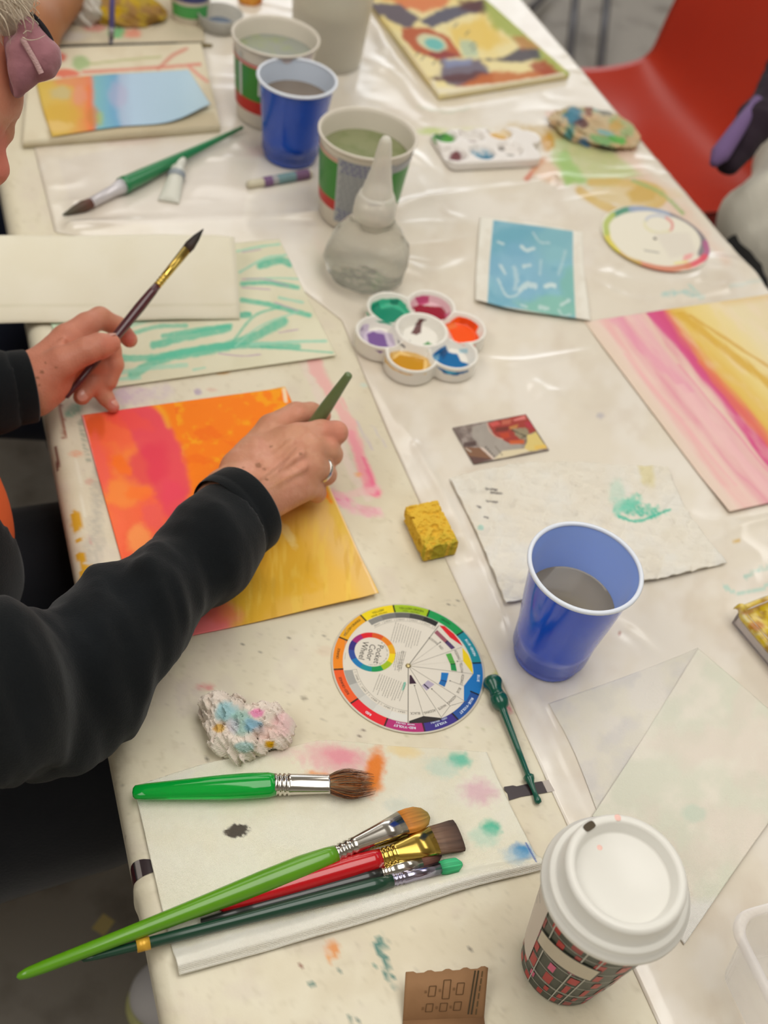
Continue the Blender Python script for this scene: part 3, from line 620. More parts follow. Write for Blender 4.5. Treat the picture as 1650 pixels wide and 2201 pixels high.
# ---- blue wax resist painting
T = coons([(1032, 466), (1120, 476), (1252, 500)], [(1252, 500), (1256, 600), (1266, 694)], [(1020, 650), (1090, 668), (1180, 680), (1266, 694)], [(1032, 466), (1024, 560), (1020, 650)], 120, 110, .003)
uu_, vv_ = np.meshgrid(np.linspace(0, 1, 120), np.linspace(0, 1, 110), indexing='ij'); T[..., 2] += .005*(vv_**2)*(0.6+.4*np.cos(uu_*5))+.002*np.sin(vv_*6+uu_*3)
def paint_blue(p):
    q = [(1060, 473), (1110, 480), (1170, 488), (1231, 497), (1231, 560), (1234, 630), (1237, 688), (1180, 676), (1120, 665), (1047, 655), (1052, 560)]
    p.tint((214, 206, 190), .5, 30)
    base = p.c.copy(); p.c[:] = lin((132, 180, 196)); p.tint((140, 190, 204), .7, 40); p.tint((112, 168, 190), .7, 34)
    p.blob(1110, 520, 60, 32, (104, 164, 184), .8); p.blob(1200, 520, 60, 40, (136, 184, 190), .6); p.blob(1185, 660, 70, 26, (136, 190, 172), .85); p.blob(1225, 615, 20, 40, (128, 184, 172), .8); p.blob(1110, 590, 60, 60, (134, 178, 206), .5)
    W_ = (206, 222, 220)
    for pts, w, a in [([(1120, 530), (1130, 538), (1146, 534)], 7, .85), ([(1070, 520), (1080, 524)], 6, .7), ([(1075, 570), (1085, 588)], 6, .7), ([(1105, 575), (1110, 600), (1106, 620)], 9, .45), ([(1070, 600), (1085, 632), (1100, 638), (1115, 630)], 5, .6), ([(1118, 622), (1135, 612), (1150, 615)], 12, .75),
                      ([(1172, 616), (1185, 612), (1192, 615)], 9, .9), ([(1125, 572), (1138, 570)], 8, .7), ([(1145, 500), (1160, 520), (1180, 522)], 4, .5), ([(1205, 655), (1215, 650), (1222, 645)], 7, .7), ([(1160, 660), (1175, 663)], 9, .6), ([(1120, 655), (1132, 660)], 5, .6), ([(1200, 666), (1210, 680), (1225, 676)], 5, .5), ([(1160, 590), (1162, 560)], 5, .4), ([(1200, 590), (1215, 540)], 6, .35)]:
        p.stroke(pts, w, W_, a, rough=.6, rs=5)
    ins = p.c.copy(); p.c = base; m = Paint.__new__(Paint); m.x, m.y, m.c, m.n = p.x, p.y, np.zeros((len(p.x), 3)), 0
    m.poly(q, (255, 255, 255), 1, 1.2); a = m.c[:, :1]; p.c = p.c*(1-a)+ins*a
o = sheet('watercolor_painting', T, 0.0005, paperM, (230, 226, 214), paint_blue)
tag(o, 'small blue and green painting with white marks on a wavy white sheet', 'painting')
# ---- eye painting on a board
T = quad_T((742, -66), (976, -62), (1224, 157), (945, 203), 150, 150, 0.012)
def paint_eye(p):
    p.tint((236, 214, 140), .7, 50); K = (96, 88, 104); R = (186, 92, 62); Dk = (96, 56, 54)
    p.poly([(790, -20), (1000, -30), (960, 10), (910, 30), (850, 8)], (216, 120, 76), .9, 6, 8); p.poly([(750, -60), (960, -60), (960, -10), (800, 0)], (210, 130, 70), .9, 6, 8)
    p.poly([(790, 5), (860, 12), (905, 40), (880, 60), (850, 52), (812, 28)], K, .95, 4, 5); p.poly([(905, 45), (960, 15), (1040, 0), (1050, 20), (980, 38), (930, 60)], (88, 88, 110), .95, 4, 5); p.poly([(985, 0), (1050, 0), (1045, 30), (990, 22)], Dk, .8, 5, 4)
    p.poly([(1035, 0), (1060, 0), (1160, 100), (1230, 160), (1190, 170), (1120, 90), (1060, 60)], (164, 178, 92), .9, 8, 8); p.poly([(960, 60), (1040, 40), (1090, 90), (1050, 110), (980, 100)], (230, 196, 96), .8, 12, 8)
    p.poly([(862, 60), (920, 60), (965, 80), (992, 122), (940, 128), (890, 110), (864, 80)], R, .95, 3, 3); p.poly([(940, 100), (992, 122), (950, 128), (920, 120)], (140, 66, 72), .8, 4, 3)
    p.blob(928, 92, 34, 17, (214, 214, 176), 1, 18, soft=.15, rough=.1); p.blob(933, 95, 22, 12, (112, 190, 186), .95, 18, soft=.2, rough=.1)
    p.poly([(985, 80), (1020, 90), (1028, 125), (995, 122)], (190, 206, 176), .8, 5, 4); p.poly([(945, 130), (1030, 128), (1060, 160), (1000, 186), (930, 172)], (112, 104, 124), .95, 5, 6); p.poly([(955, 128), (1015, 125), (1010, 140), (955, 145)], (140, 150, 184), .8, 5, 3)
    p.poly([(920, 168), (980, 178), (1060, 178), (1060, 155), (1020, 155)], Dk, .8, 5, 5); p.poly([(1060, 150), (1110, 158), (1180, 150), (1195, 160), (1060, 185), (980, 188)], (196, 110, 62), .9, 6, 6)
    p.poly([(1080, 125), (1120, 100), (1155, 105), (1160, 125), (1120, 134), (1030, 128)], (90, 86, 98), .95, 4, 4); p.poly([(1100, 80), (1125, 75), (1160, 105), (1120, 105)], (190, 130, 84), .8, 6, 5); p.poly([(1130, 140), (1170, 128), (1205, 158), (1170, 165)], (168, 78, 58), .9, 5, 5)
    p.poly([(878, 128), (900, 160), (945, 165), (950, 140), (915, 122)], (236, 222, 172), .9, 5, 4)
    for x, y in [(893, 120), (905, 128), (930, 138), (975, 58), (1000, 75), (1010, 100), (1015, 108)]: p.stroke([(x, y), (x+8, y-9)], 3.5, (96, 96, 96), .7)
    for y in (96, 105, 114): p.stroke([(990, y), (1025, y-3)], 2.5, (130, 176, 160), .6)
    p.stroke([(930, 178), (945, 195), (1090, 182), (1210, 162)], 12, (234, 224, 196), .9, rough=.3); p.stroke([(870, 100), (925, 180)], 9, (226, 208, 166), .8)
o = sheet('painted_board', T, 0.0095, paperM, (236, 222, 168), paint_eye)
tag(o, 'painting of a red almond eye with lashes amid yellow and dark swirls', 'painting')
# ---- landscape sketchbook at far left
T = quad_T((66, 104), (432, 92), (474, 270), (48, 303), 90, 70, 0.0120)
def paint_sb(p):
    p.tint((206, 190, 160), .4, 50); R = (216, 128, 112)
    p.stroke([(180, 155), (260, 150), (340, 145), (430, 138)], 7, R, .8); p.stroke([(340, 148), (370, 120), (400, 105)], 8, (210, 136, 118), .85); p.stroke([(405, 142), (425, 160), (445, 175)], 7, (224, 150, 134), .85); p.stroke([(190, 138), (260, 130), (345, 122)], 5, (184, 186, 130), .8)
    p.blob(172, 135, 18, 14, (150, 180, 120), .8); p.blob(132, 122, 10, 9, (216, 110, 96), .9); p.blob(140, 158, 32, 9, (220, 96, 70), .85)
    p.poly([(100, 280), (460, 240), (474, 275), (105, 305)], (186, 170, 138), .7, 4)
sk = sheet('sketchbook', T, 0.010, paperM, (222, 212, 186), paint_sb)
T = coons([(78, 176), (200, 162), (405, 150)], [(405, 150), (430, 190), (452, 232)], [(112, 293), (250, 272), (370, 262), (452, 232)], [(78, 176), (92, 235), (112, 293)], 90, 60, .0145)
uu_, vv_ = np.meshgrid(np.linspace(0, 1, 90), np.linspace(0, 1, 60), indexing='ij'); T[..., 2] += .006*vv_**3*sstep(.55, 1, uu_)
def paint_land(p):
    p.band([(80, 200), (455, 180)], [(0, (216, 186, 90)), (60, (214, 176, 84)), (95, (224, 150, 80)), (112, (232, 118, 70)), (124, (126, 184, 190)), (150, (120, 176, 200)), (168, (110, 166, 202)), (180, (170, 190, 214)), (205, (178, 204, 226)), (300, (176, 204, 222)), (380, (190, 214, 224))], 3, 7)
    p.blob(130, 250, 40, 30, (212, 170, 62), .7); p.blob(160, 175, 40, 12, (224, 140, 104), .7); p.blob(130, 200, 22, 14, (196, 186, 140), .7); p.blob(120, 272, 40, 12, (228, 194, 120), .8); p.blob(200, 250, 14, 22, (200, 130, 60), .7); p.blob(255, 205, 22, 30, (184, 176, 206), .5); p.blob(170, 205, 16, 20, (226, 150, 130), .6); p.blob(215, 255, 8, 14, (170, 190, 90), .6)
pg = sheet('painted_page', T, 0.0008, glossP, (220, 190, 100), paint_land, parent=None)
tag(sk, 'cream sketchbook with red branches and a small sunset and sea painting', 'sketchbook'); adopt(pg, sk)
# ---- paper towels
def wave(T, amp, sc, seed): T[..., 2] += amp*np.maximum(fbm(T[..., 0]*sc, T[..., 1]*sc, seed)-.3, -.02); return T
T = coons([(288, 1690), (450, 1640), (600, 1612), (700, 1592), (850, 1604), (1045, 1618)], [(1045, 1618), (1075, 1690), (1120, 1780), (1168, 1870)], [(385, 2098), (600, 2040), (800, 1985), (1000, 1920), (1168, 1880)], [(288, 1690), (315, 1810), (350, 1960), (385, 2098)], 300, 170, .0022)
uu_, vv_ = np.meshgrid(np.linspace(0, 1, 300), np.linspace(0, 1, 170), indexing='ij')
T[..., 2] += .0012*np.abs(np.sin(uu_*5+vv_*9))*sstep(.3, .6, fbm(uu_*9, vv_*7, 3))+.0055*sstep(.88, .94, vv_)*sstep(1.0, .965, vv_)+.0010*sstep(.86, .90, vv_) + .0008*np.sin(uu_*9+vv_*4)**2; wave(T, .0010, 30, 4)
def paint_towel(p):
    p.tint((228, 220, 194), .5, 120); p.tint((238, 236, 222), .5, 90)
    for a in [(720, 1632, 75, 32, (236, 176, 180), .75), (735, 1625, 36, 16, (238, 140, 160), .6), (806, 1655, 19, 44, (238, 132, 42), .95), (800, 1690, 22, 12, (240, 140, 50), .8), (690, 1668, 34, 8, (240, 150, 70), .7), (866, 1612, 34, 14, (238, 212, 150), .7), (986, 1634, 24, 16, (90, 200, 172), .85), (950, 1650, 34, 20, (196, 222, 206), .6),
              (1030, 1703, 36, 26, (228, 186, 196), .8), (1055, 1780, 20, 18, (64, 192, 158), .9), (1040, 1800, 30, 20, (186, 220, 200), .6), (1122, 1830, 22, 16, (60, 146, 200), .95), (1105, 1840, 26, 16, (170, 200, 216), .6), (858, 1735, 30, 18, (206, 216, 206), .5), (600, 1612, 26, 18, (226, 200, 196), .5)]:
        p.blob(*a[:4], a[4], a[5], 10, soft=.55, rough=.4, rs=10)
    p.blob(508, 1786, 27, 14, (74, 66, 60), .95, -8, soft=.18, rough=.4, rs=6); p.blob(486, 1790, 7, 6, (110, 100, 90), .6)
    p.stroke([(1130, 1812), (1152, 1852)], 3.5, (50, 92, 178), .85)
    p.poly([(285, 1690), (430, 1648), (390, 1700), (300, 1730)], (236, 232, 224), .6, 10, 6)
    p.poly([(372, 2040), (800, 1930), (1170, 1850), (1190, 1900), (800, 2010), (390, 2110)], (238, 236, 230), .6, 6, 5)
o = sheet('paper_towel', T, 0.0016, towelM, (238, 233, 212), paint_towel)
tag(o, 'white paper towel with colourful paint blots lying under the brushes', 'paper towel')
T = coons([(965, 1032), (1120, 1000), (1300, 1000), (1432, 1008)], [(1432, 1008), (1480, 1110), (1560, 1212)], [(1085, 1300), (1240, 1268), (1400, 1250), (1560, 1212)], [(965, 1032), (1020, 1140), (1085, 1300)], 220, 150, .003)
wave(T, .006, 26, 9); wave(T, .0036, 90, 19)
uu_, vv_ = np.meshgrid(np.linspace(0, 1, 220), np.linspace(0, 1, 150), indexing='ij')
T[..., 2] += .0016*(np.abs(np.sin(uu_*38+vv_*22))*np.abs(np.sin(vv_*26-uu_*14)))**.6+.0012*sstep(.55, .75, fbm(uu_*40, vv_*16, 77)) - .002*sstep(0, 1, uu_)*0
def paint_tw2(p):
    p.tint((236, 234, 226), .6, 60); p.tint((230, 220, 200), .4, 50)
    G = (72, 200, 170)
    p.blob(1370, 1095, 44, 14, G, .85, 12, rough=.9, rs=9, tex=.4); p.blob(1345, 1085, 28, 16, (130, 216, 190), .8, -30, rough=.9, rs=8); p.stroke([(1330, 1110), (1370, 1120), (1440, 1095)], 6, G, .8, rough=1); p.blob(1325, 1060, 18, 30, (196, 224, 206), .6); p.blob(1390, 1015, 16, 32, (226, 214, 160), .7, -15)
    for x, y in [(1045, 1050), (1055, 1058), (1046, 1076), (1025, 1087), (1041, 1110)]: p.stroke([(x, y+1), (x+22 if y < 1080 else x+7, y+3)], 4, (124, 118, 114), .9, rough=1, rs=4)
    p.blob(1032, 1134, 7, 6, (176, 214, 200), .9)
o = sheet('paper_towel', T, 0.0012, towelM, (238, 232, 218), paint_tw2)
tag(o, 'embossed crumpled paper towel with teal smears, behind the near blue cup', 'paper towel')
T = coons([(1178, 1512), (1300, 1470), (1420, 1425), (1500, 1392)], [(1500, 1392), (1420, 1560), (1330, 1700)], [(1300, 1790), (1310, 1740), (1330, 1700)], [(1178, 1512), (1235, 1620), (1300, 1790)], 120, 80, .0020)
wave(T, .0015, 20, 29)
o = sheet('paper_towel', T, 0.0010, towelM, (234, 228, 216), lambda p: (p.tint((214, 210, 206), .6, 50), p.tint((234, 228, 206), .5, 60)))
tag(o, 'thin ribbed paper towel corner lying below the near blue cup', 'paper towel')
T = coons([(1272, 1755), (1360, 1620), (1440, 1490), (1500, 1393)], [(1500, 1393), (1600, 1480), (1760, 1620)], [(1470, 2030), (1600, 1990), (1760, 1950)], [(1272, 1755), (1360, 1880), (1470, 2030)], 130, 130, .0042)
wave(T, .003, 16, 39)
o = sheet('paper_towel', T, 0.0012, towelM, (240, 234, 218), lambda p: (p.tint((214, 220, 198), .5, 90), p.tint((234, 220, 206), .5, 80), p.blob(1490, 1750, 26, 20, (198, 220, 200), .5), p.poly([(1440, 1940), (1600, 1930), (1640, 1990), (1460, 2040)], (238, 236, 232), .7, 16)))
tag(o, 'blank white paper towel spread behind the lidded coffee cup', 'paper towel')
# ================================================================ COLOUR WHEEL (near)
z3 = lambda x, y: P(680+x/4.125, 1270+y/4.125)[:2]
cw, Rw = circ([(680+x/4.125, 1270+y/4.125) for x, y in [(150,640),(690,115),(1480,790),(980,1275),(390,200),(990,185),(1275,385),(1450,930),(1270,1165),(310,1000),(610,1200),(190,410)]], 0)
w0 = TZ+0.0016
wheel = thing('color_wheel', 'round cardboard colour wheel with rainbow rim and grey scale, near the green dropper', 'colour wheel', (*cw, TZ))
lathe('disc', [(0, 0), (Rw+0.0010, 0), (Rw+.0012, .0003), (Rw+0.0010, .0006), (0, .0006)], mat('wheel_card', (214, 206, 190), rough=.35), wheel, (*cw, w0-.0006), segs=120)
pr = Print(lambda x, y, l: (x, y, w0+l*0.00007))
def ang(p): return math.atan2(p[1]-cw[1], p[0]-cw[0])
def arcpts(c, r, a0, a1, n=14): return [(c[0]+r*math.cos(a), c[1]+r*math.sin(a)) for a in np.linspace(a0, a1, n)]
def sector(c, r0, r1, a0, a1, col, layer=1): pr.strip(arcpts(c, r1, a0, a1), arcpts(c, r0, a0, a1), col, layer)
bz = [(395, 232), (680, 150), (985, 215), (1252, 398), (1405, 650), (1412, 922), (1242, 1142), (950, 1228), (614, 1172), (335, 985), (198, 705), (222, 430)]
ba = [ang(z3(*b)) for b in bz]
wn_ = [('YELLOW', (236, 210, 8), 0), ('YELLOW-GREEN', (160, 190, 20), 0), ('GREEN', (10, 150, 76), 0), ('BLUE-GREEN', (6, 138, 152), 1), ('BLUE', (8, 112, 184), 1), ('BLUE-VIOLET', (30, 78, 150), 1), ('VIOLET', (54, 38, 128), 1),
       ('RED-VIOLET', (178, 36, 112), 1), ('RED', (226, 12, 34), 1), ('RED-ORANGE', (236, 90, 26), 0), ('ORANGE', (236, 134, 10), 0), ('YELLOW-ORANGE', (230, 168, 12), 0)]
for i, (nm, colr, light) in enumerate(wn_):
    a0 = ba[i]; a1 = ba[(i+1) % 12]
    while a1 > a0: a1 -= 2*PI
    sector(cw, Rw*.868, Rw*.995, a0, a1, colr, 1)
    dk = [c*.28 for c in colr]; d = np.array([math.cos(a0), math.sin(a0)])
    pr.line(cw+d*Rw*.868, cw+d*Rw*.995, Rw*.022, dk, 3)
    am = (a0+a1)/2; s = 0.0042 if len(nm) < 9 else 0.0040
    tc = (226, 240, 250) if light else tuple(c*.5 for c in colr)
    n = len(nm)
    for k, ch in enumerate(nm):
        if ch == '-': ch = '-'
        a = am-(k-(n-1)/2)*0.00185/(Rw*.945); q = cw+np.array([math.cos(a), math.sin(a)])*Rw*.937
        pr.text(ch, q, (math.sin(a), -math.cos(a)), 0.0030, tc, 3, bold=True)
    if nm in ('YELLOW', 'YELLOW-GREEN', 'RED-VIOLET', 'VIOLET'):
        t2 = {'YELLOW': 'WARM COLORS', 'YELLOW-GREEN': 'COOL COLORS', 'RED-VIOLET': 'WARM COLORS', 'VIOLET': 'COOL COLORS'}[nm]
        for k, ch in enumerate(t2):
            a = am-(k-(len(t2)-1)/2)*0.0014/(Rw*.885)+.0; q = cw+np.array([math.cos(a), math.sin(a)])*Rw*.89; pr.text(ch, q, (math.sin(a), -math.cos(a)), 0.0019, tc, 3, bold=True)
pr.poly(arcpts(cw, Rw*.866, 0, 2*PI, 72)[:-1], (222, 215, 200), 1)
ps3 = lambda L: [z3(*q) for q in L]
# grey scales
def arcgrey(pa_, pb_, cols, ri):
    a0, a1 = ang(z3(*pa_)), ang(z3(*pb_))
    while a1 > a0: a1 -= 2*PI
    if a0-a1 > PI: a0 -= 2*PI; a0, a1 = max(a0, a1), min(a0, a1)
    n = len(cols)
    for i, c in enumerate(cols):
        b0, b1 = a0+(a1-a0)*i/n, a0+(a1-a0)*(i+1)/n; sector(cw, Rw*ri, Rw*.862, b0, b1, (c, c*.99, c*.95), 2)
        d = np.array([math.cos(b1), math.sin(b1)]); pr.line(cw+d*Rw*(ri-.055), cw+d*Rw*ri, .00025, (120, 116, 106), 3)
        bm_ = (b0+b1)/2; q = cw+np.array([math.cos(bm_), math.sin(bm_)])*Rw*(ri-.028)
        for k, ch in enumerate('GRAY %d' % (i+1)): a = bm_-(k-2.5)*.0016/(Rw*.75); q = cw+np.array([math.cos(a), math.sin(a)])*Rw*(ri-.028); pr.text(ch, q, (math.sin(a), -math.cos(a)), .0020, (120, 116, 106), 3)
    A_ = arcpts(cw, Rw*(ri-.055), a0, a1, 30)
    for i in range(29): pr.line(A_[i], A_[i+1], .00025, (150, 146, 134), 3)
arcgrey((440, 262), (1070, 300), [134, 118, 98, 66, 34], .775)
arcgrey((800, 1150), (250, 715), [222, 214, 204, 190, 162], .75)
# inner ring
ci = z3(489, 551); Ri = Rw*.313; a0 = math.atan2(*(z3(492, 372)-ci)[::-1])
ic = [(214, 84, 20), (226, 126, 8), (226, 166, 10), (234, 208, 10), (156, 186, 18), (10, 146, 76), (6, 140, 150), (8, 116, 178), (40, 72, 150), (48, 34, 120), (160, 30, 110), (216, 14, 30)]
for i in range(12): b0 = a0-i*PI/6; pr.strip(arcpts(ci, Ri, b0, b0-PI/6, 5), arcpts(ci, Ri*.74, b0, b0-PI/6, 5), ic[i], 2)
dv = z3(565, 640)-z3(580, 505); dv = z3(505, 640)-z3(540, 500); dv /= np.linalg.norm(dv)
nv_ = np.array([-dv[1], dv[0]])
for t, off in (('Pocket', .0060), ('Color', -.0006), ('Wheel', -.0072)): pr.text(t, ci+nv_*off+dv*(.0008), dv, .0076, (70, 64, 58), 3, sx=.95)
for i, (t, aa) in enumerate((('A guide to mixing color', .55),)):
    for k, ch in enumerate(t): a = aa-k*.0016/(Ri*.66); q = ci+np.array([math.cos(a), math.sin(a)])*Ri*.66; pr.text(ch, q, (math.sin(a), -math.cos(a)), .0021, (80, 74, 66), 3)
# text paragraphs as fine rows of type
def rows(p0, p1, step, n, lens, w=.00042, col=(136, 130, 118)):
    p0 = np.array(p0, float); d = np.array(p1, float)-p0; rr = random.Random(int(p0[0]))
    for i in range(n):
        a = p0+np.array(step)*i; f = lens*(0.7+.3*rr.random()); t = 0
        while t < f:
            l = .05+.1*rr.random(); l = min(l, f-t); pr.line(z3(*(a+d*t)), z3(*(a+d*(t+l))), w, col, 3); t += l+.025
rows((702, 288), (662, 432), (22, 8), 11, 1.25); rows((758, 540), (700, 760), (15, 5), 3, 1.0); rows((700, 560), (672, 740), (17, -4), 5, .95); rows((560, 745), (508, 880), (21, 8), 12, 1.3)
rows((785, 820), (760, 920), (-8, 0), 2, .8, w=.0009, col=(120, 200, 176)); rows((255, 560), (245, 650), (0, -110), 3, .9, w=.0004, col=(160, 154, 142))
# sectors and windows
cpx = (810, 675); ctr = z3(*cpx)
for q, wd_, c in [((1080, 318), .0006, (96, 90, 80)), ((1285, 510), .0003, (120, 114, 104)), ((1385, 747), .0003, (120, 114, 104)), ((1312, 990), .0003, (120, 114, 104)), ((1108, 1140), .0003, (110, 104, 94)), ((808, 1180), .0006, (96, 90, 80)),
                  ((1090, 470), .0002, (140, 134, 124)), ((1240, 635), .0002, (200, 194, 180))]:
    pr.line(ctr, z3(*q), wd_, c, 3)
for a, b in [((865, 850), (945, 1120)), ((1018, 880), (1180, 1030)), ((1180, 808), (1300, 852)), ((1180, 1030), (1310, 990)), ((1180, 1030), (1105, 1130)), ((1245, 635), (1298, 632)), ((1060, 490), (1098, 462))]: pr.line(z3(*a), z3(*b), .0003, (110, 104, 94), 3)
for a in [(865, 850), (1018, 880), (1180, 808), (1245, 636), (1094, 466)]: q = z3(*a); pr.poly([(q[0]+.0009*math.cos(t), q[1]+.0009*math.sin(t)) for t in (0, 2.1, 4.2)], (60, 56, 52), 4)
for L, c in [([(1085, 317), (1130, 322), (1215, 392), (1262, 452), (1292, 500), (1180, 425)], (216, 20, 34)), ([(1288, 512), (1340, 575), (1372, 650), (1384, 748), (1296, 632)], (238, 208, 8)), ([(1384, 747), (1440, 660), (1412, 922), (1366, 905), (1322, 988), (1302, 984), (1303, 852)], (8, 112, 184)),
             ([(815, 1165), (945, 1120), (1108, 1138), (1098, 1155), (960, 1180), (820, 1184)], (36, 28, 26)), ([(1040, 382), (1066, 357), (1160, 450), (1137, 474)], (150, 84, 98)), ([(1137, 474), (1160, 450), (1226, 515), (1192, 530)], (78, 56, 100)),
             ([(1142, 572), (1188, 562), (1227, 655), (1182, 660)], (80, 166, 66)), ([(1183, 664), (1228, 660), (1240, 722), (1190, 715)], (10, 140, 70)), ([(1103, 733), (1168, 738), (1152, 812), (1096, 798)], (8, 112, 184)), ([(1094, 804), (1150, 817), (1132, 862), (1078, 834)], (14, 100, 168)),
             ([(930, 850), (985, 803), (1042, 838), (972, 895)], (176, 164, 184)), ([(822, 757), (836, 757), (882, 832), (820, 836)], (50, 18, 42))]:
    pr.poly(ps3(L), c, 3 if c != (8, 112, 184) else 2)
pr.line(z3(948, 838), z3(990, 876), .0012, (40, 20, 60), 4); pr.line(z3(1094, 801), z3(1151, 815), .0010, (6, 60, 120), 4); pr.line(z3(1182, 661), z3(1228, 657), .0010, (10, 70, 40), 4); pr.line(z3(1137, 473), z3(1161, 451), .0010, (40, 24, 60), 4)
for t, a, b in [('BLACK', (835, 1095), (908, 1098)), ('ADDING', (965, 1085), (1035, 1078)), ('WHITE', (1085, 1050), (1135, 1030)), ('ADDING', (1170, 1000), (1220, 955)), ('BLUE', (1245, 915), (1270, 872)), ('ADDING', (1282, 825), (1292, 765)), ('YELLOW', (1290, 725), (1272, 655)), ('ADDING', (1258, 610), (1232, 548)), ('RED', (1112, 528), (1090, 498)), ('ADDING', (1062, 478), (1006, 430))]:
    a, b = z3(*a), z3(*b); m_ = (a+b)/2; d = a-b if t not in ('x',) else b-a
    th = math.atan2(m_[1]-cw[1], m_[0]-cw[0]); dd = np.array([math.sin(th), -math.cos(th)]); pr.text(t, m_, dd, .0034, (112, 106, 96), 4, sx=.8)
pr.build('printed_face', printM, wheel)
lathe('rivet', [(0, .0012), (.0012, .0012), (.0020, .0009), (.0024, 0)], mat('brass', (186, 170, 120), rough=.3, metal=.8), wheel, (*ctr, w0+.0002), segs=24)
# far colour wheel
c2, R2 = circ([(1297, 493), (1381, 446), (1520, 538), (1437, 581), (1479, 471), (1327, 549)], .004)
aa = np.linspace(0, 2*PI, 160, endpoint=False); rr = np.linspace(0, R2, 50)
T = np.stack([c2[0]+rr[None]*np.cos(aa)[:, None], c2[1]+rr[None]*np.sin(aa)[:, None], np.full((160, 50), TZ+.004)], -1)
Vt = T.reshape(-1, 3); Vb = Vt.copy(); Vb[:, 2] -= .0009; Ft = gq(160, 50, wrap=True)
pt = Paint(Vt, (232, 226, 208))
for L, c in [([(1318, 462), (1340, 452), (1356, 449)], (60, 140, 110)), ([(1356, 449), (1390, 447), (1420, 452), (1445, 460)], (150, 164, 190)), ([(1445, 458), (1478, 474), (1502, 495), (1512, 520), (1505, 545)], (128, 120, 126)), ([(1516, 522), (1519, 540), (1512, 556)], (176, 96, 140)), ([(1514, 552), (1498, 564), (1478, 572)], (226, 90, 106)),
             ([(1480, 571), (1440, 579), (1400, 574), (1372, 566)], (214, 134, 104)), ([(1372, 566), (1345, 556), (1325, 540)], (206, 172, 92)), ([(1325, 540), (1308, 518), (1303, 500)], (216, 202, 72)), ([(1303, 500), (1303, 480), (1316, 462)], (178, 192, 96))]:
    pt.stroke(L, 13, c, .95, soft=2, rough=.1)
for L, c in [([(1386, 476), (1395, 466), (1415, 463), (1432, 468)], (184, 190, 204)), ([(1432, 468), (1443, 478), (1444, 490), (1438, 497)], (220, 130, 124)), ([(1438, 497), (1415, 500), (1398, 496), (1386, 486), (1386, 476)], (226, 220, 178))]: pt.stroke(L, 6, c, .8, rough=.1)
pt.poly([(1405, 500), (1480, 500), (1498, 545), (1440, 555)], (222, 214, 200), .8, 6); pt.stroke([(1385, 538), (1415, 543)], 4, (170, 166, 156), .8); pt.blob(1478, 552, 14, 6, (236, 150, 150), .8, -30); pt.stroke([(1450, 566), (1475, 562)], 4, (236, 222, 110), .8)
w2 = thing('color_wheel', 'round colour wheel with worn rainbow rim lying near the far right edge', 'colour wheel', (*c2, TZ))
mk('disc', np.vstack([Vt, Vb]), np.vstack([Ft, Ft[:, ::-1]+len(Vt)]), printM, w2, col=np.vstack([pt.c, pt.c]))
lathe('rivet', [(0, .0011), (.002, .001), (.0026, 0)], mat('brass2', (120, 112, 104), rough=.4), w2, (*P(1407, 513, .004)[:2], TZ+.004), segs=16)
# ================================================================ BRUSHES
silver = mat('silver_ferrule', (208, 204, 196), rough=.16, metal=1.0); gold = mat('gold_ferrule', (214, 182, 92), rough=.18, metal=1.0)
def hair(name, a, b, prof, cols, parent, flat=None, up=(0, 0, 1), segs=64, seed=0, frayed=.0):
    o = rod(name, a, b, prof, mat('bristles', vcol=True, rough=.55, spec=.4), parent, segs=segs, flat=flat, up=up, col=np.ones((segs*len(prof), 3)))
    n = len(prof); me = o.data; V = np.empty(len(me.vertices)*3, np.float32); me.vertices.foreach_get('co', V); V = V.reshape(-1, 3)
    k = np.arange(segs)[:, None]; t = np.array(prof)[:, 0][None]; g = fbm(k*.9+0*t, t*1.2+0*k, seed, 2)
    ax = np.array(a)+(np.array(b)-np.array(a))*t.T[None, :, 0, None].reshape(1, -1, 1) if False else None
    C0 = np.array(a)[None]+(np.array(b)-np.array(a))[None]*t.ravel()[:, None]
    Vg = V.reshape(segs, n, 3); Vg = C0[None]+(Vg-C0[None])*(1+(g[..., None]-.5)*(.16+frayed*t[..., None]))
    me.vertices.foreach_set('co', Vg.reshape(-1).astype(np.float32))
    ps = [c[0] for c in cols]; cc = np.array([lin(c[1]) for c in cols]); c = np.stack([np.interp(t+0*k, ps, cc[:, j]) for j in range(3)], -1)*(0.55+.9*g[..., None])
    a4 = np.ones((segs*n, 4), np.float32); a4[:, :3] = np.clip(c, 0, 1).reshape(-1, 3); me.color_attributes['Col'].data.foreach_set('color', a4.ravel()); me.update(); return o
def fray(th, a, b, r0, r1, n, cols):
    a = np.array(a); b = np.array(b); fr__ = frame(b-a); rr = np.random.default_rng(n); V, F, C_ = [], [], []
    for k in range(n):
        t = rr.uniform(0, 2*PI); q = math.sqrt(rr.uniform(0, 1)); t2 = t+rr.normal(0, .35); L = rr.uniform(.72, 1.06); o = len(V); col = lin(cols[rr.integers(len(cols))])
        for i in range(6):
            s = i/5; rad = (r0*(1-s)+r1*math.sin(min(1, s*1.15)*PI*.62))*q; th_ = t+(t2-t)*s
            c = a+(b-a)*s*L+fr__[0]*rad*math.cos(th_)*1.05+fr__[1]*rad*math.sin(th_)*.6; w_ = .00030*(1-.75*s)
            for e in (0, 2.09, 4.19): V.append(c+fr__[0]*w_*math.cos(e)+fr__[1]*w_*math.sin(e)); C_.append(col)
        for i in range(5):
            for j in range(3): F.append([o+i*3+j, o+i*3+(j+1) % 3, o+(i+1)*3+(j+1) % 3, o+(i+1)*3+j])
    mk('bristle_hairs', V, np.array(F), MATS['bristles'], [c for c in th.children if c.name.startswith('bristles')][0], col=np.array(C_))
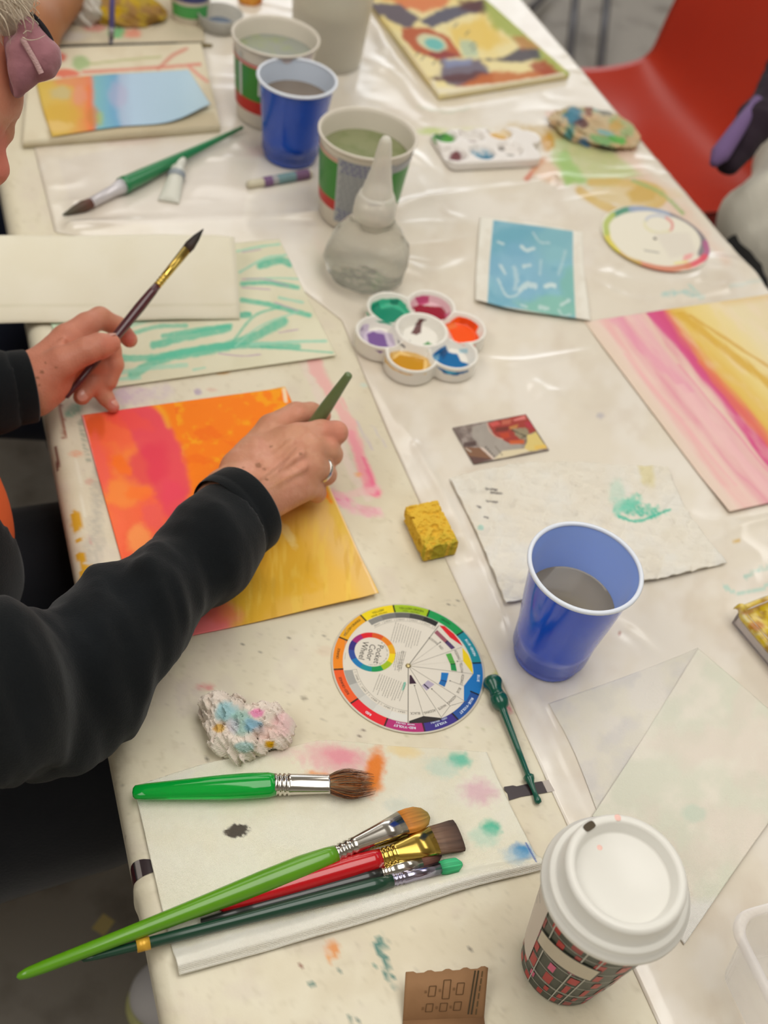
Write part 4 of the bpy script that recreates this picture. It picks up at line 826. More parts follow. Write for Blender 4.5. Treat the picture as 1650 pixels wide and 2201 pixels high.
def brush(label, pts, hmat, hprof, fmat, fprof, bprof, bcols, flat=None, bflat=None, fflat=None, group=None, crimp=True, up=(0, 0, 1), seed=1, name='paintbrush', frayed=0.0, hflat=None, band=None):
    t0, f0, f1, tip = [np.array(p, float) for p in pts]
    th = thing(name, label, 'paintbrush', (t0[0], t0[1], t0[2]-.001), group)
    rod('handle', t0, f0, hprof, hmat, th, flat=hflat, up=up, segs=32)
    if crimp:
        fp = []; r0 = fprof[0][1]
        for t, r in fprof:
            fp.append((t, r))
            if t == 0:
                for q in (.07, .15, .23): fp += [(q-.03, r0*1.0), (q-.015, r0*.88), (q+.005, r0*.88), (q+.02, r0*1.02)]
        fp = sorted(fp)
    else: fp = fprof
    rod('ferrule', f0-(f0-t0)/np.linalg.norm(f0-t0)*.001, f1, [(0, 0)]+fp+[(1, 0)], fmat, th, flat=fflat, up=up, segs=32)
    hair('bristles', f1-(f1-f0)/np.linalg.norm(f1-f0)*.001, tip, bprof, bcols, th, flat=bflat, up=up, seed=seed, frayed=frayed)
    if band: 
        a = t0+(f0-t0)*band[0]; b = t0+(f0-t0)*band[1]; rod('handle_band', a, b, [(0, 0), (0, band[2]), (1, band[2]), (1, 0)], band[3], th)
    return th
acr = mat('green_acrylic', (16, 196, 74), rough=.06, trans=.5, ior=1.35, coat=.5)
gb = brush('thick brush with clear bright green plastic handle and splayed brown bristles', [P(284, 1703, .0105), P(592, 1686, .0125), P(708, 1685, .0125), P(797, 1684, .010)], acr,
      [(0, 0), (.005, .0035), (.02, .0055), (.10, .0066), (.35, .0082), (.62, .0098), (.8, .0102), (.95, .0098), (1, .0088), (1, 0)], silver, [(0, .0086), (.3, .0082), (.97, .0074), (1, .0078)],
      [(0, 0), (0, .0066), (.25, .0072), (.5, .0070), (.7, .0040), (.8, .0005)], [(0, (150, 128, 96)), (.5, (140, 100, 66)), (.75, (176, 96, 40)), (1, (150, 90, 50))], hflat=[(0, 1, .6), (1, 1, .8)], fflat=[(0, 1, .9), (1, 1.05, .6)], bflat=[(0, 1.05, .6), (1, 1.1, .5)], frayed=.7, seed=3); fray(gb, P(706, 1685, .0125), P(800, 1684, .009), .0070, .0100, 260, [(150, 120, 88), (96, 60, 40), (190, 110, 50)])
lg = mat('lime_lacquer', (92, 152, 20), rough=.3, coat=.5, mottle=.4, mcol=(74, 130, 14), mscale=25)
brush('longest brush, lime green handle sticking out past the table edge, rounded tan bristles', [P(35, 2101, .016), P(722, 1836, .0155), P(866, 1768, .0135), P(921, 1752, .010)], lg,
      [(0, 0), (.006, .0022), (.03, .0036), (.08, .0042), (.3, .0050), (.55, .0066), (.75, .0082), (.88, .0086), (.97, .0074), (1, .0066), (1, 0)], silver, [(0, .0064), (.3, .0062), (.7, .0070), (1, .0078)],
      [(0, 0), (0, .0076), (.3, .0086), (.6, .0086), (.85, .0066), (1, .0025)], [(0, (196, 120, 40)), (.4, (190, 126, 50)), (1, (140, 124, 60))], fflat=[(0, 1, 1), (.4, 1, .9), (1, 1.25, .45)], bflat=[(0, 1.25, .45), (1, 1.1, .3)], seed=5)
brush('thin red brush with gold ferrule mostly hidden under the lime green brush', [P(590, 1892, .0055), P(793, 1817, .0060), P(872, 1793, .0060), P(905, 1783, .005)], mat('red_lacquer2', (196, 60, 40), rough=.3, coat=.4),
      [(0, 0), (.02, .0020), (.8, .0034), (1, .003), (1, 0)], gold, [(0, .0033), (1, .0038)], [(0, 0), (0, .0034), (.6, .0036), (1, .0012)], [(0, (120, 90, 60)), (1, (90, 60, 40))], seed=6)
brush('short red handled brush with gold ferrule and wide square brown bristles', [P(466, 1948, .0105), P(818, 1845, .0115), P(934, 1806, .0115), P(988, 1795, .0085)], mat('red_lacquer', (190, 10, 22), rough=.22, coat=.6),
      [(0, 0), (.004, .0030), (.03, .0050), (.2, .0062), (.5, .0074), (.8, .0082), (.95, .0076), (1, .0070), (1, 0)], gold, [(0, .0070), (.3, .0072), (.65, .0090), (1, .0102)],
      [(0, 0), (0, .0100), (.4, .0108), (.8, .0112), (.97, .0112), (1, .010), (1, 0)], [(0, (126, 98, 78)), (.5, (96, 72, 58)), (1, (70, 52, 44))], fflat=[(0, 1, 1), (.35, 1, .85), (.6, 1.1, .5), (1, 1.15, .38)], bflat=[(0, 1.15, .38), (1, 1.15, .22)], seed=7)
brush('black handled brush with pointed dark brown bristles below the red brush', [P(431, 1982, .0075), P(822, 1877, .0085), P(904, 1851, .0080), P(948, 1837, .006)], mat('black_lacquer', (34, 36, 34), rough=.3, coat=.5),
      [(0, 0), (.003, .0030), (.3, .0036), (.7, .0050), (.9, .0056), (1, .005), (1, 0)], silver, [(0, .0052), (.5, .0056), (1, .0060)], [(0, 0), (0, .0056), (.35, .0064), (.75, .005), (1, .001)], [(0, (110, 70, 56)), (1, (60, 30, 28))], fflat=[(0, 1, 1), (1, 1, .7)], bflat=[(0, 1, .7), (1, 1, .6)], seed=8)
brush('dark green handled brush with a gold band and bright green bristles', [P(174, 2064, .0110), P(843, 1892, .0075), P(945, 1866, .0070), P(992, 1857, .0055)], mat('dark_green_lacquer', (22, 62, 44), rough=.3, coat=.4),
      [(0, 0), (.006, .0018), (.05, .0026), (.19, .0034), (.21, .0040), (.5, .0044), (.8, .0056), (.93, .0060), (1, .0048), (1, 0)], mat('violet_silver', (176, 172, 196), rough=.15, metal=1.0), [(0, .0046), (.4, .0044), (1, .0048)],
      [(0, 0), (0, .0046), (.3, .0056), (.75, .0056), (1, .0018)], [(0, (46, 156, 100)), (.5, (74, 190, 130)), (1, (60, 180, 120))], band=(.165, .205, .0046, mat('gold_band', (222, 172, 60), rough=.35, metal=.3)), seed=9)
brush('green handled brush with white ferrule and long dark tip, far left', [P(523, 273, .010), P(262, 400, .0125), P(196, 436, .0095), P(135, 462, .004)], mat('green_lacquer', (40, 128, 78), rough=.3, coat=.4),
      [(0, 0), (.01, .0025), (.4, .0050), (.85, .0092), (.95, .0098), (.97, .0104), (1, .0104), (1, 0)], mat('pale_ferrule', (214, 210, 214), rough=.35, metal=.2), [(0, .0098), (.25, .0070), (1, .0060)],
      [(0, 0), (0, .0058), (.3, .0068), (.6, .0048), (1, .001)], [(0, (104, 64, 54)), (.4, (84, 66, 52)), (1, (84, 84, 70))], crimp=False, seed=10)
lb_tail, lb_tip = P(141, 856, .040), P(437, 492, .118)
def on(px, py, a=lb_tail, b=lb_tip):   # point of the line a-b whose photo position is nearest
    t = np.linspace(0, 1, 400); X = a+(b-a)*t[:, None]; x, y = pix(X); return X[np.argmin(np.hypot(x-px, y-py))]
brush('maroon handled round brush pointing up, held in the left hand', [lb_tail, on(338, 612), on(401, 538), lb_tip], mat('maroon_lacquer', (84, 40, 48), rough=.28, coat=.5, mottle=.5, mcol=(60, 26, 36), mscale=60),
      [(0, 0), (.01, .0022), (.2, .0036), (.55, .0046), (.8, .0052), (.93, .0046), (1, .0038), (1, 0)], gold, [(0, .0040), (.3, .0040), (1, .0048)],
      [(0, 0), (0, .0046), (.25, .0052), (.6, .0036), (.9, .0012), (1, .0004)], [(0, (66, 52, 44)), (.5, (44, 38, 36)), (1, (40, 36, 34))], seed=11)
rb_tail, rb_tip = P(751, 803, .118), P(606, 1012, .004)
brush('olive green handled brush held in the right hand', [rb_tail, rb_tail+(rb_tip-rb_tail)*.66, rb_tail+(rb_tip-rb_tail)*.84, rb_tip], mat('olive_lacquer', (104, 122, 78), rough=.35, coat=.3, mottle=.4, mcol=(84, 108, 66), mscale=70),
      [(0, 0), (.004, .0030), (.02, .0038), (.06, .0040), (.5, .0062), (.85, .0066), (1, .0055), (1, 0)], silver, [(0, .0055), (1, .005)], [(0, 0), (0, .005), (.4, .0056), (1, .001)], [(0, (120, 80, 50)), (1, (180, 120, 40))], seed=12)
rod_b = brush('long thin black brush lying behind the sketchbook', [P(110, 104, .004), P(380, 97, .004), P(430, 97, .004), P(456, 98, .003)], mat('black_lacquer3', (46, 46, 46), rough=.4), [(0, 0), (0, .003), (1, .0045), (1, 0)], mat('dull_ferrule', (140, 132, 110), rough=.5, metal=.5), [(0, .004), (1, .004)], [(0, 0), (0, .004), (1, .002)], [(0, (130, 116, 84)), (1, (120, 106, 70))], crimp=False, seed=14)
brush('thin violet handled brush standing upright beyond the sketchbook', [P(243, -90, .10), P(240, 60, .03), P(239, 84, .015), P(238, 100, .002)], mat('violet_lacquer', (92, 84, 140), rough=.4), [(0, 0), (0, .003), (1, .004), (1, 0)], mat('grey_ferrule', (150, 146, 150), rough=.4, metal=.5), [(0, .004), (1, .0035)], [(0, 0), (0, .0035), (1, .001)], [(0, (130, 130, 150)), (1, (90, 90, 110))], crimp=False, seed=15)
# ================================================================ CUPS
blue = mat('blue_plastic', (8, 82, 228), rough=.16, coat=.25, spec=.6); blue2 = mat('blue_plastic_far', (10, 76, 190), rough=.22, coat=.3)
def party_cup(label, c, h, R, r, wl, body, lining, wcol, name='plastic_cup'):
    z = TZ+.0022; th = thing(name, label, 'cup', (c[0], c[1], z))
    o_ = [(0, .004), (r*.86, .004), (r*.90, 0), (r*.97, 0), (r, .003), (r+.0012, h*.10), (r+.0028, h*.105), (r+(R-.003-r)*.30, h*.3), (r+(R-.003-r)*.55, h*.55), (r+(R-.003-r)*.57, h*.56), (r+(R-.003-r)*.80, h*.8), (R-.0028, h-.003)]
    lathe('cup_wall', o_, body, th, (*c, z), segs=96)
    i_ = [(R-.0030, h-.002), (r+(R-r)*.8-.0035, h*.8), (r+(R-r)*.55-.003, h*.55), (r+.0005, h*.12), (r-.001, .006), (0, .006)]
    lathe('cup_lining', i_, lining, th, (*c, z), segs=96)
    a = np.linspace(0, 2*PI, 17); rim = [(R-.0016+.0020*math.cos(t), h-.0018+.0020*math.sin(t)) for t in a]
    lathe('cup_rim', rim, mat('rim_white', (226, 232, 242), rough=.25), th, (*c, z), segs=96)
    rw = np.interp(wl, [.006, h*.55, h*.8, h], [r-.001, r+(R-r)*.55-.003, r+(R-r)*.8-.0035, R-.003])
    lathe('water', [(0, wl), (rw-.002, wl), (rw, wl+.0006)], wcol, th, (*c, z), segs=64)
    return th
wat = mat('murky_water', (132, 122, 104), rough=.06, spec=.6, coat=.3)
party_cup('large blue plastic cup with pale rim and murky grey water, nearest cup on the right', (.430, .458), .1225, .0475, .031, .074, blue, mat('blue_lining', (164, 192, 252), rough=.2, coat=.4), wat)
hF = .108; cF, RF = circ([(560, 168), (640, 124), (720, 175), (637, 213), (578, 198), (702, 202), (590, 132), (692, 138)], hF)
party_cup('blue plastic cup with white lining, beside the striped tub in the distance', cF, hF, RF, RF*.70, hF*.74, blue2, mat('grey_lining', (206, 216, 230), rough=.3), mat('murky_water2', (124, 112, 100), rough=.1))
# coffee cup
cc_ = np.array([.3295, .2075]); coffee = thing('coffee_cup', 'takeaway paper coffee cup with white lid and red, pink and dark plaid print', 'cup', (*cc_, TZ+.0015)); zc = TZ+.0015
rb_, rt_, hc = .0305, .0445, .128
lathe('cup_wall', [(0, .003), (rb_-.002, .003), (rb_-.001, 0), (rb_, .001), (rt_, hc)], mat('cup_paper', (64, 72, 62), rough=.4), coffee, (*cc_, zc), segs=96)
white = mat('lid_white', (228, 226, 218), rough=.3, sss=.0, spec=.4)
lathe('lid', [(.0452, .1225), (.0476, .1235), (.0486, .1262), (.0480, .1292), (.0455, .1306), (.0452, .1345), (.0440, .1362), (.0418, .1362), (.0404, .1372), (.0392, .1490), (.0380, .1512), (.0360, .1520), (.0338, .1518), (.0322, .1505), (.0308, .1440), (.0290, .1428), (0, .1424)], white, coffee, (*cc_, zc), segs=128)
hd = P(1267, 1781, .152)[:2]-cc_; ha = math.atan2(hd[1], hd[0]); hr = .0350
hp = [];
for t in np.linspace(0, 2*PI, 24, endpoint=False):
    a = ha+.125*math.copysign(abs(math.cos(t))**.6, math.cos(t)); r = hr+.0026*math.copysign(abs(math.sin(t))**.6, math.sin(t)); hp.append((cc_[0]+r*math.cos(a), cc_[1]+r*math.sin(a), zc+.15225))
sh = mk('sip_hole', hp, [list(range(24))], mat('hole_dark', (74, 62, 44), rough=.7), coffee, smooth=False)
Sp = Paint(np.array([[0, 0, 0]]), (0, 0, 0))
for px_, py_, r_ in [(1288, 1822, .0022), (1318, 1772, .0024)]:
    q = P(px_, py_, .1440)[:2]; lathe('paint_smudge', [(0, .0004), (r_*.8, .0003), (r_, 0)], mat('pink_smudge', (240, 196, 184), rough=.5), coffee, (*q, zc+.1425 if py_ > 1800 else zc+.1518), segs=14)
s0 = math.atan2(-cc_[1], -cc_[0])
def cm(s, v, l):   # s degrees to the right of the side facing the viewer, v metres up the cup
    th = s0+math.radians(s); r = rb_+(rt_-rb_)*v/hc+.0002+l*.00012; return (cc_[0]+r*math.cos(th), cc_[1]+r*math.sin(th), zc+v)
cp_ = Print(cm)
def crect(s0_, s1_, v0, v1, col, l=1, sk=0):
    n = max(2, int(abs(s1_-s0_)/3)+1); A_ = [(s, v1) for s in np.linspace(s0_, s1_, n)]; B_ = [(s, v0) for s in np.linspace(s0_, s1_, n)]; cp_.strip(A_, B_, col, l)
RD, PK, GR, LN = (186, 44, 44), (222, 88, 134), (58, 66, 58), (196, 196, 186)
rq = random.Random(5)
rowsv = [(.004, .012), (.016, .024), (.030, .046), (.052, .064), (.070, .082), (.090, .104), (.108, .120)]
for k, (v0, v1) in enumerate(rowsv):
    s = -180+k*7
    while s < 178:
        w_ = rq.choice([9, 12, 16]); c = rq.choice([RD, RD, RD, PK, (160, 50, 50)]); crect(s, s+w_*.62, v0, v1, c, 1); s += w_+rq.choice([7, 9, 12])
for v in (.0135, .027, .0285, .0475, .067, .0855, .106): crect(-180, 180, v, v+.0007, LN, 2)
for s in (-150, -118, -60, -22, 12, 26, 60, 75, 110, 140): crect(s, s+1.3, .001, hc-.004, LN, 3)
crect(-96, -34, .024, .118, (218, 206, 196), 4)               # plain panel
cp_.strip([(s, .088+.010*math.sin((s+30)/60*2.2)) for s in np.linspace(-33, 33, 20)], [(s, .066+.006*math.sin((s+30)/60*2.2)) for s in np.linspace(-33, 33, 20)], (40, 44, 40), 4)
cp_.strip([(s, .0865+.010*math.sin((s+30)/60*2.2)) for s in np.linspace(-32, 31, 20)], [(s, .0675+.006*math.sin((s+30)/60*2.2)) for s in np.linspace(-32, 31, 20)], (208, 198, 178), 5)
for v, s in [(.096, -70), (.086, -66), (.080, -75), (.100, -58)]: cp_.strip([(s, v), (s+9, v+.001)], [(s, v-.0012), (s+9, v-.0004)], (120, 112, 112), 5)
cp_.build('plaid_print', printM, coffee)
# ================================================================ TUBS, JUG, WASH BOTTLE
milky = mat('milky_plastic', (222, 214, 200), rough=.35, spec=.4)
def tub(label, c, R, h, liquid, lv, labelfn, wall=milky, inner=None, name='plastic_tub'):
    z = TZ+.002; th = thing(name, label, 'tub', (*c, z)); rb = R*.80
    lathe('tub_wall', [(0, .002), (rb-.004, .002), (rb-.002, 0), (rb, .003), (R-.003, h-.008), (R-.003, h-.004), (R, h-.004), (R+.0005, h-.001), (R-.001, h), (R-.0025, h-.001), (R-.004, h-.006), (rb+(R-rb)*.3-.002, h*.3), (rb-.002, .006), (0, .005)], wall, th, (*c, z), segs=72)
    rl = rb+(R-rb)*lv/h-.0025; lathe('paint_water', [(0, lv), (rl, lv)], liquid, th, (*c, z), segs=48)
    f0 = math.atan2(-c[1], -c[0])
    def m_(s, v, l):
        t = f0+math.radians(s); r = rb+(R-.003-rb)*(v-.003)/(h-.011)+.0004+l*.0003; return (c[0]+r*math.cos(t), c[1]+r*math.sin(t), z+v)
    p_ = Print(m_)
    def rc(s0_, s1_, v0, v1, col, l=1):
        n = max(2, int(abs(s1_-s0_)/4)+1); p_.strip([(s, v1) for s in np.linspace(s0_, s1_, n)], [(s, v0) for s in np.linspace(s0_, s1_, n)], col, l)
    labelfn(rc, p_); p_.build('label', printM, th)
    return th
G1, R1, B1 = (60, 138, 50), (196, 44, 36), (140, 142, 166)
def lab_near(rc, p_):
    rc(-100, -32, .040, .092, G1); rc(-100, -32, .026, .040, R1); rc(-32, 40, .012, .100, (176, 178, 178)); rc(40, 120, .034, .088, G1); rc(40, 120, .088, .098, (168, 168, 170), 2)
    rc(-100, -32, .092, .097, (216, 170, 150), 2)
    for i, v in enumerate(np.arange(.016, .098, .0042)):
        c = (124, 126, 158) if (v < .03 or v > .08) else (156, 158, 162)
        s = -29+(i % 3)*2
        while s < 34: w_ = 4+((i*7+int(s)) % 6); rc(s, min(s+w_, 36), v, v+.0026, c, 2); s += w_+1.6
def lab_far(rc, p_):
    rc(-100, 100, .040, .086, G1); rc(-100, 100, .022, .040, R1); rc(-56, -50, .04, .1, (206, 206, 196), 2); rc(-70, -68, .03, .1, (196, 200, 190), 2); rc(-100, 60, .086, .091, (214, 128, 118), 2)
    rc(-20, 60, .050, .078, (230, 228, 220), 2); rc(10, 60, .095, .110, (208, 196, 196), 2)
cN, RN = circ([(692, 275), (790, 228), (885, 290), (735, 330), (850, 345)], .112)
tub('round plastic tub with green, red and blue label and greenish water, behind the wash bottle', cN, RN, .112, mat('green_water', (132, 136, 98), rough=.15, mottle=.6, mcol=(104, 118, 70), mscale=40), .085, lab_near)
cT, RT_ = circ([(512, 68), (590, 30), (683, 80), (600, 128), (540, 112), (664, 108)], .112)
tub('round plastic tub with green and red label and grey scummy water, farthest tub', cT, RT_, .112, mat('grey_water', (148, 152, 142), rough=.3, mottle=.8, mcol=(150, 160, 110), mscale=50), .088, lab_far)
cG = P(408, 42)[:2]
tub('small tub with blue and green label at the top edge beside the dish', cG, .034, .062, mat('pale_liquid', (200, 196, 180), rough=.3), .04, lambda rc, p_: (rc(-60, 60, .012, .030, (84, 170, 92)), rc(-60, 60, .036, .055, (72, 76, 130))))
clearM = mat('clear_plastic', (250, 250, 250), rough=.04, trans=1.0, ior=1.18, bump=.25, bscale=60)
cD = P(472, 62)[:2]; dish = thing('glass_dish', 'small clear dish with dark blue paint in the middle, beside the far tub', 'dish', (*cD, TZ+.002))
lathe('dish_wall', [(0, .003), (.022, .003), (.026, 0), (.030, .004), (.034, .022), (.0325, .023), (.028, .008), (0, .007)], mat('frosted', (206, 204, 196), rough=.25, trans=.4, ior=1.2), dish, (*cD, TZ+.002), segs=48)
lathe('paint', [(0, .0095), (.016, .009), (.019, .0078)], mat('navy_paint', (92, 108, 130), rough=.25), dish, (*cD, TZ+.002), segs=32)
# big container
cJ = np.array([P(668, 150)[0], P(668, 150)[1]]); cJ = P(700, 128)[:2]
jug = thing('plastic_container', 'tall frosted plastic container half full of cloudy grey water at the top edge', 'container', (*cJ, TZ+.002))
fr = mat('frosted2', (244, 240, 226), rough=.3, rimalpha=(.30, .7))
lathe('container_wall', [(0, .002), (.048, .002), (.050, .0), (.052, .004), (.061, .140), (.065, .141), (.066, .145), (.063, .148), (.0595, .143), (.050, .006), (0, .004)], fr, jug, (*cJ, TZ+.002), segs=72)
lathe('cloudy_water', [(0, .0045), (.0495, .0065), (.0548, .080), (0, .080)], mat('cloudy', (150, 148, 130), rough=.4), jug, (*cJ, TZ+.002), segs=48)
lathe('lid_ring', [(.060, .1485), (.0655, .1490), (.066, .153), (.060, .155), (.0585, .150)], mat('lid_frost', (236, 232, 226), rough=.3, rimalpha=(.5, .9)), jug, (*cJ, TZ+.002), segs=72)
# wash bottle
cB = P(781, 596)[:2]; wb = thing('wash_bottle', 'clear squeeze bottle with round crinkled body and frosted spout in the middle of the table', 'bottle', (*cB, TZ+.002)); zb_ = TZ+.002
clearA = mat('clear_bottle', (250, 250, 246), rough=.03, trans=1.0, ior=1.16, bump=1.0, bscale=60)
outer = [(0, .0015), (.020, .001), (.034, .0), (.042, .005), (.0475, .014), (.0492, .024), (.0480, .036), (.0440, .049), (.0370, .061), (.0300, .070), (.0250, .078), (.0225, .086)]
def crk(X, a):
    n = fbm(np.cos(a)[:, None]*3+X[..., 2]*30+5, np.sin(a)[:, None]*3+X[..., 2]*55, 8, 3)-.5; f = 1+.16*n*(X[..., 2] > .004); X[..., 0] *= f; X[..., 1] *= f; return X
lathe('bottle_body', outer, clearA, wb, (*cB, zb_), segs=96, wob=crk)
wi = [(r-.0022, z) for r, z in outer[3:8]]; lathe('water', [(0, .0035), (.030, .0035)]+wi+[(.0300, .0495), (0, .0495)], mat('clear_water', (196, 196, 180), rough=.02, spec=1.0, coat=1.0, bump=1.0, bscale=110, rimalpha=(.05, .5)), wb, (*cB, zb_), segs=64, wob=crk)
fro = mat('frosted_spout', (238, 234, 222), rough=.3, rimalpha=(.55, .85))
lathe('cap', [(.0228, .082), (.0240, .084), (.0232, .100), (.0205, .108), (.0185, .112), (0, .1125)], fro, wb, (*cB, zb_), segs=48)
lathe('spout', [(.0182, .110), (.0160, .120), (.0125, .134), (.0098, .150), (.0085, .162), (.0066, .174), (.0045, .1785), (0, .1795)], fro, wb, (*cB, zb_), segs=32)
# ================================================================ PALETTES
def palette(name, label, o2, wells, top, zt, lo, hi, step, base, paintfn, depth, slope=1.1, matn=None):
    def zs_(p):
        d = np.full(p.shape[:-1], 1.0)
        for w_ in wells: d = np.minimum(d, w_(p[..., :2]))
        return top-np.clip(-d*slope, 0, depth)-.0000
    def f(p):
        a = o2(p[..., :2]); z = p[..., 2]; b = z-zs_(p); c = -z
        ins = np.maximum(np.maximum(a, b*.7), c); return ins
    V, F = surfnet(lambda p: f(p), (*lo, -step*2), (*hi, top+step*2), step)
    V = relax(V, F, 2, .4); V[:, 2] += zt
    pt = Paint(V, base); paintfn(pt, V)
    o = mk(name, V, F[:, ::-1] if False else F, matn, None, col=pt.c); return tag(o, label, 'palette')
lob = [('teal', 832, 668), ('mag', 928, 662), ('org', 997, 712), ('blu', 974, 775), ('yel', 877, 778), ('pur', 812, 728)]
L2 = np.array([P(x, y, .014)[:2] for _, x, y in lob]); cfl = L2.mean(0); an0 = np.unwrap([math.atan2(*(q-cfl)[::-1]) for q in L2]); off = np.mean(an0+np.arange(6)*PI/3)
rl_ = .0466; Lc = [cfl+rl_*np.array([math.cos(off-k*PI/3), math.sin(off-k*PI/3)]) for k in range(6)]
def fl_out(q):
    d = np.hypot(q[..., 0]-cfl[0], q[..., 1]-cfl[1])-.040
    for c in Lc: d = smin(d, np.hypot(q[..., 0]-c[0], q[..., 1]-c[1])-.0284, .003)
    return d
fw = [lambda q: np.hypot(q[..., 0]-cfl[0], q[..., 1]-cfl[1])-.0265]
for c in Lc: fw.append(lambda q, c=c: np.maximum(np.hypot(q[..., 0]-c[0], q[..., 1]-c[1])-.0258, .0292-np.hypot(q[..., 0]-cfl[0], q[..., 1]-cfl[1])))
def fl_paint(p, V):
    z = V[:, 2]-TZ
    deep = z < .0182
    s = Paint.__new__(Paint); s.x, s.y, s.n = p.x, p.y, 0; s.c = p.c.copy()
    zf = lambda x, y: (760+x/5.69, 620+y/5.69)
    def pl(L, c, a=1, soft=1.5, r=1.5): s.poly([zf(*q) for q in L], c, a, soft, r, 6)
    T_, Dt = (16, 138, 108), (60, 178, 140)
    pl([(150, 300), (200, 180), (330, 130), (560, 120), (640, 200), (690, 300), (600, 360), (470, 450), (330, 420), (190, 380)], Dt); pl([(180, 230), (300, 160), (330, 250), (480, 230), (620, 300), (500, 440), (320, 420), (200, 330)], T_)
    pl([(440, 140), (560, 130), (540, 200), (450, 200)], (10, 112, 92), .8)
    pl([(670, 180), (740, 90), (900, 70), (1060, 100), (1200, 200), (1250, 280), (1150, 300), (900, 200), (720, 240)], (226, 172, 184), .85); pl([(740, 100), (920, 90), (920, 180), (800, 210)], (190, 50, 110), .9); pl([(715, 230), (800, 200), (900, 210), (1080, 230), (1130, 300), (1130, 370), (1050, 405), (900, 360), (780, 340)], (150, 8, 44)); pl([(1110, 310), (1220, 270), (1130, 370)], (200, 60, 120), .8)
    pl([(1110, 450), (1290, 330), (1430, 350), (1540, 430), (1500, 530), (1530, 610), (1480, 710), (1400, 720), (1220, 640), (1170, 530)], (246, 84, 8)); pl([(1120, 450), (1230, 400), (1270, 470), (1160, 510)], (232, 120, 60), .8); pl([(1290, 350), (1500, 420), (1480, 490), (1300, 430)], (222, 66, 4), .8)
    pl([(60, 520), (110, 440), (190, 430), (180, 520), (330, 510), (470, 560), (510, 690), (420, 740), (330, 800), (200, 720), (90, 610)], (196, 178, 206), .8); pl([(160, 560), (230, 525), (370, 560), (400, 660), (430, 730), (320, 795), (190, 690)], (122, 88, 152)); pl([(70, 500), (110, 450), (120, 500), (80, 530)], (150, 130, 160), .8)
    pl([(370, 850), (430, 780), (560, 760), (760, 790), (900, 850), (950, 960), (880, 1050), (640, 1060), (470, 990), (380, 900)], (232, 190, 100), .9); pl([(470, 880), (560, 810), (700, 830), (860, 860), (850, 1040), (700, 1060), (560, 1020)], (198, 140, 6)); pl([(380, 830), (460, 780), (480, 830), (430, 920)], (206, 150, 30), .9)
    pl([(960, 810), (1040, 740), (1120, 700), (1160, 780), (1260, 800), (1320, 900), (1420, 930), (1400, 1020), (1250, 1070), (1100, 1040), (1000, 940)], (10, 104, 164)); pl([(1040, 780), (1130, 720), (1150, 800), (1090, 870)], (20, 78, 130), .9); pl([(1100, 980), (1200, 960), (1260, 1040), (1150, 1050)], (60, 176, 216), .9); pl([(960, 820), (1050, 800), (1040, 880), (980, 880)], (130, 180, 206), .7); pl([(1280, 740), (1390, 740), (1390, 790), (1290, 790)], (150, 196, 210), .8)
    pl([(790, 380), (870, 360), (830, 430), (820, 540), (770, 570), (700, 550), (740, 470)], (96, 46, 50), .95); pl([(780, 370), (900, 370), (880, 400), (800, 400)], (90, 60, 56), .8); pl([(600, 640), (690, 640), (700, 680), (620, 680)], (24, 20, 26)); pl([(530, 600), (590, 640), (620, 720), (560, 690)], (70, 66, 74), .8, 1, 4); pl([(590, 620), (710, 660), (710, 720), (640, 710)], (160, 160, 168), .6)
    pl([(840, 740), (850, 680), (910, 650), (970, 690), (985, 740), (900, 765)], (60, 146, 70), .95); pl([(515, 470), (545, 470), (540, 600), (520, 560)], (90, 86, 86), .7, 1, 6)
    p.c[deep] = s.c[deep]
paletteM = mat('palette_plastic', vcol=True, rough=.22, spec=.5, coat=.2)
lo = cfl-.085; hi = cfl+.085
palette('paint_palette', 'white flower-shaped palette with seven wells of bright paint', fl_out, fw, .0200, TZ+.0022, lo, hi, .0009, (236, 232, 222), fl_paint, .0110, 1.5, paletteM)
# far rectangular palette
q4 = [P(922, 282, .010)[:2], P(1128, 280, .010)[:2], P(1152, 345, .010)[:2], P(968, 362, .010)[:2]]
rc0 = sum(q4)/4; ux = (q4[1]-q4[0])+(q4[2]-q4[3]); lx = np.linalg.norm(ux)/4; ux /= np.linalg.norm(ux); uy = np.array([-ux[1], ux[0]]); ly = abs(((q4[0]-q4[3])+(q4[1]-q4[2]))@uy)/4
def rbox(q, c, hx, hy, r):
    d = q-c; x = np.abs(d@ux)-hx+r; y = np.abs(d@uy)-hy+r; return np.hypot(np.maximum(x, 0), np.maximum(y, 0))+np.minimum(np.maximum(x, y), 0)-r
thumb = P(1135, 300, .010)[:2]
rw_ = []
for x, y in [(953, 296), (1012, 296), (1072, 290), (975, 335), (1035, 332), (1095, 326)]:
    c = P(x, y, .010)[:2]; rw_.append(lambda q, c=c: np.hypot(((q-c)@ux), ((q-c)@uy))-.0195)
def rp_paint(p, V):
    s = Paint.__new__(Paint); s.x, s.y, s.n = p.x, p.y, 0; s.c = p.c.copy()
    s.blob(953, 300, 24, 14, (60, 150, 20), 1, 10, soft=.2); s.blob(945, 293, 12, 8, (20, 100, 14), .9); s.blob(1012, 307, 13, 5, (140, 116, 114), .8); s.blob(1012, 290, 20, 10, (216, 210, 202), .6); s.blob(1068, 296, 22, 9, (206, 150, 40), .95, 10); s.blob(1080, 287, 24, 9, (226, 194, 120), .6)
    s.blob(978, 338, 15, 12, (110, 50, 54), 1, 0); s.blob(1036, 335, 27, 13, (70, 140, 170), .9, 5, tex=.7, rs=8); s.blob(1045, 340, 16, 6, (50, 120, 150), .95); s.blob(1078, 320, 7, 5, (136, 130, 126), .9); s.blob(1094, 335, 10, 4, (120, 116, 106), .8)
    d = (V[:, 2]-TZ) < .0125; p.c[d] = s.c[d]
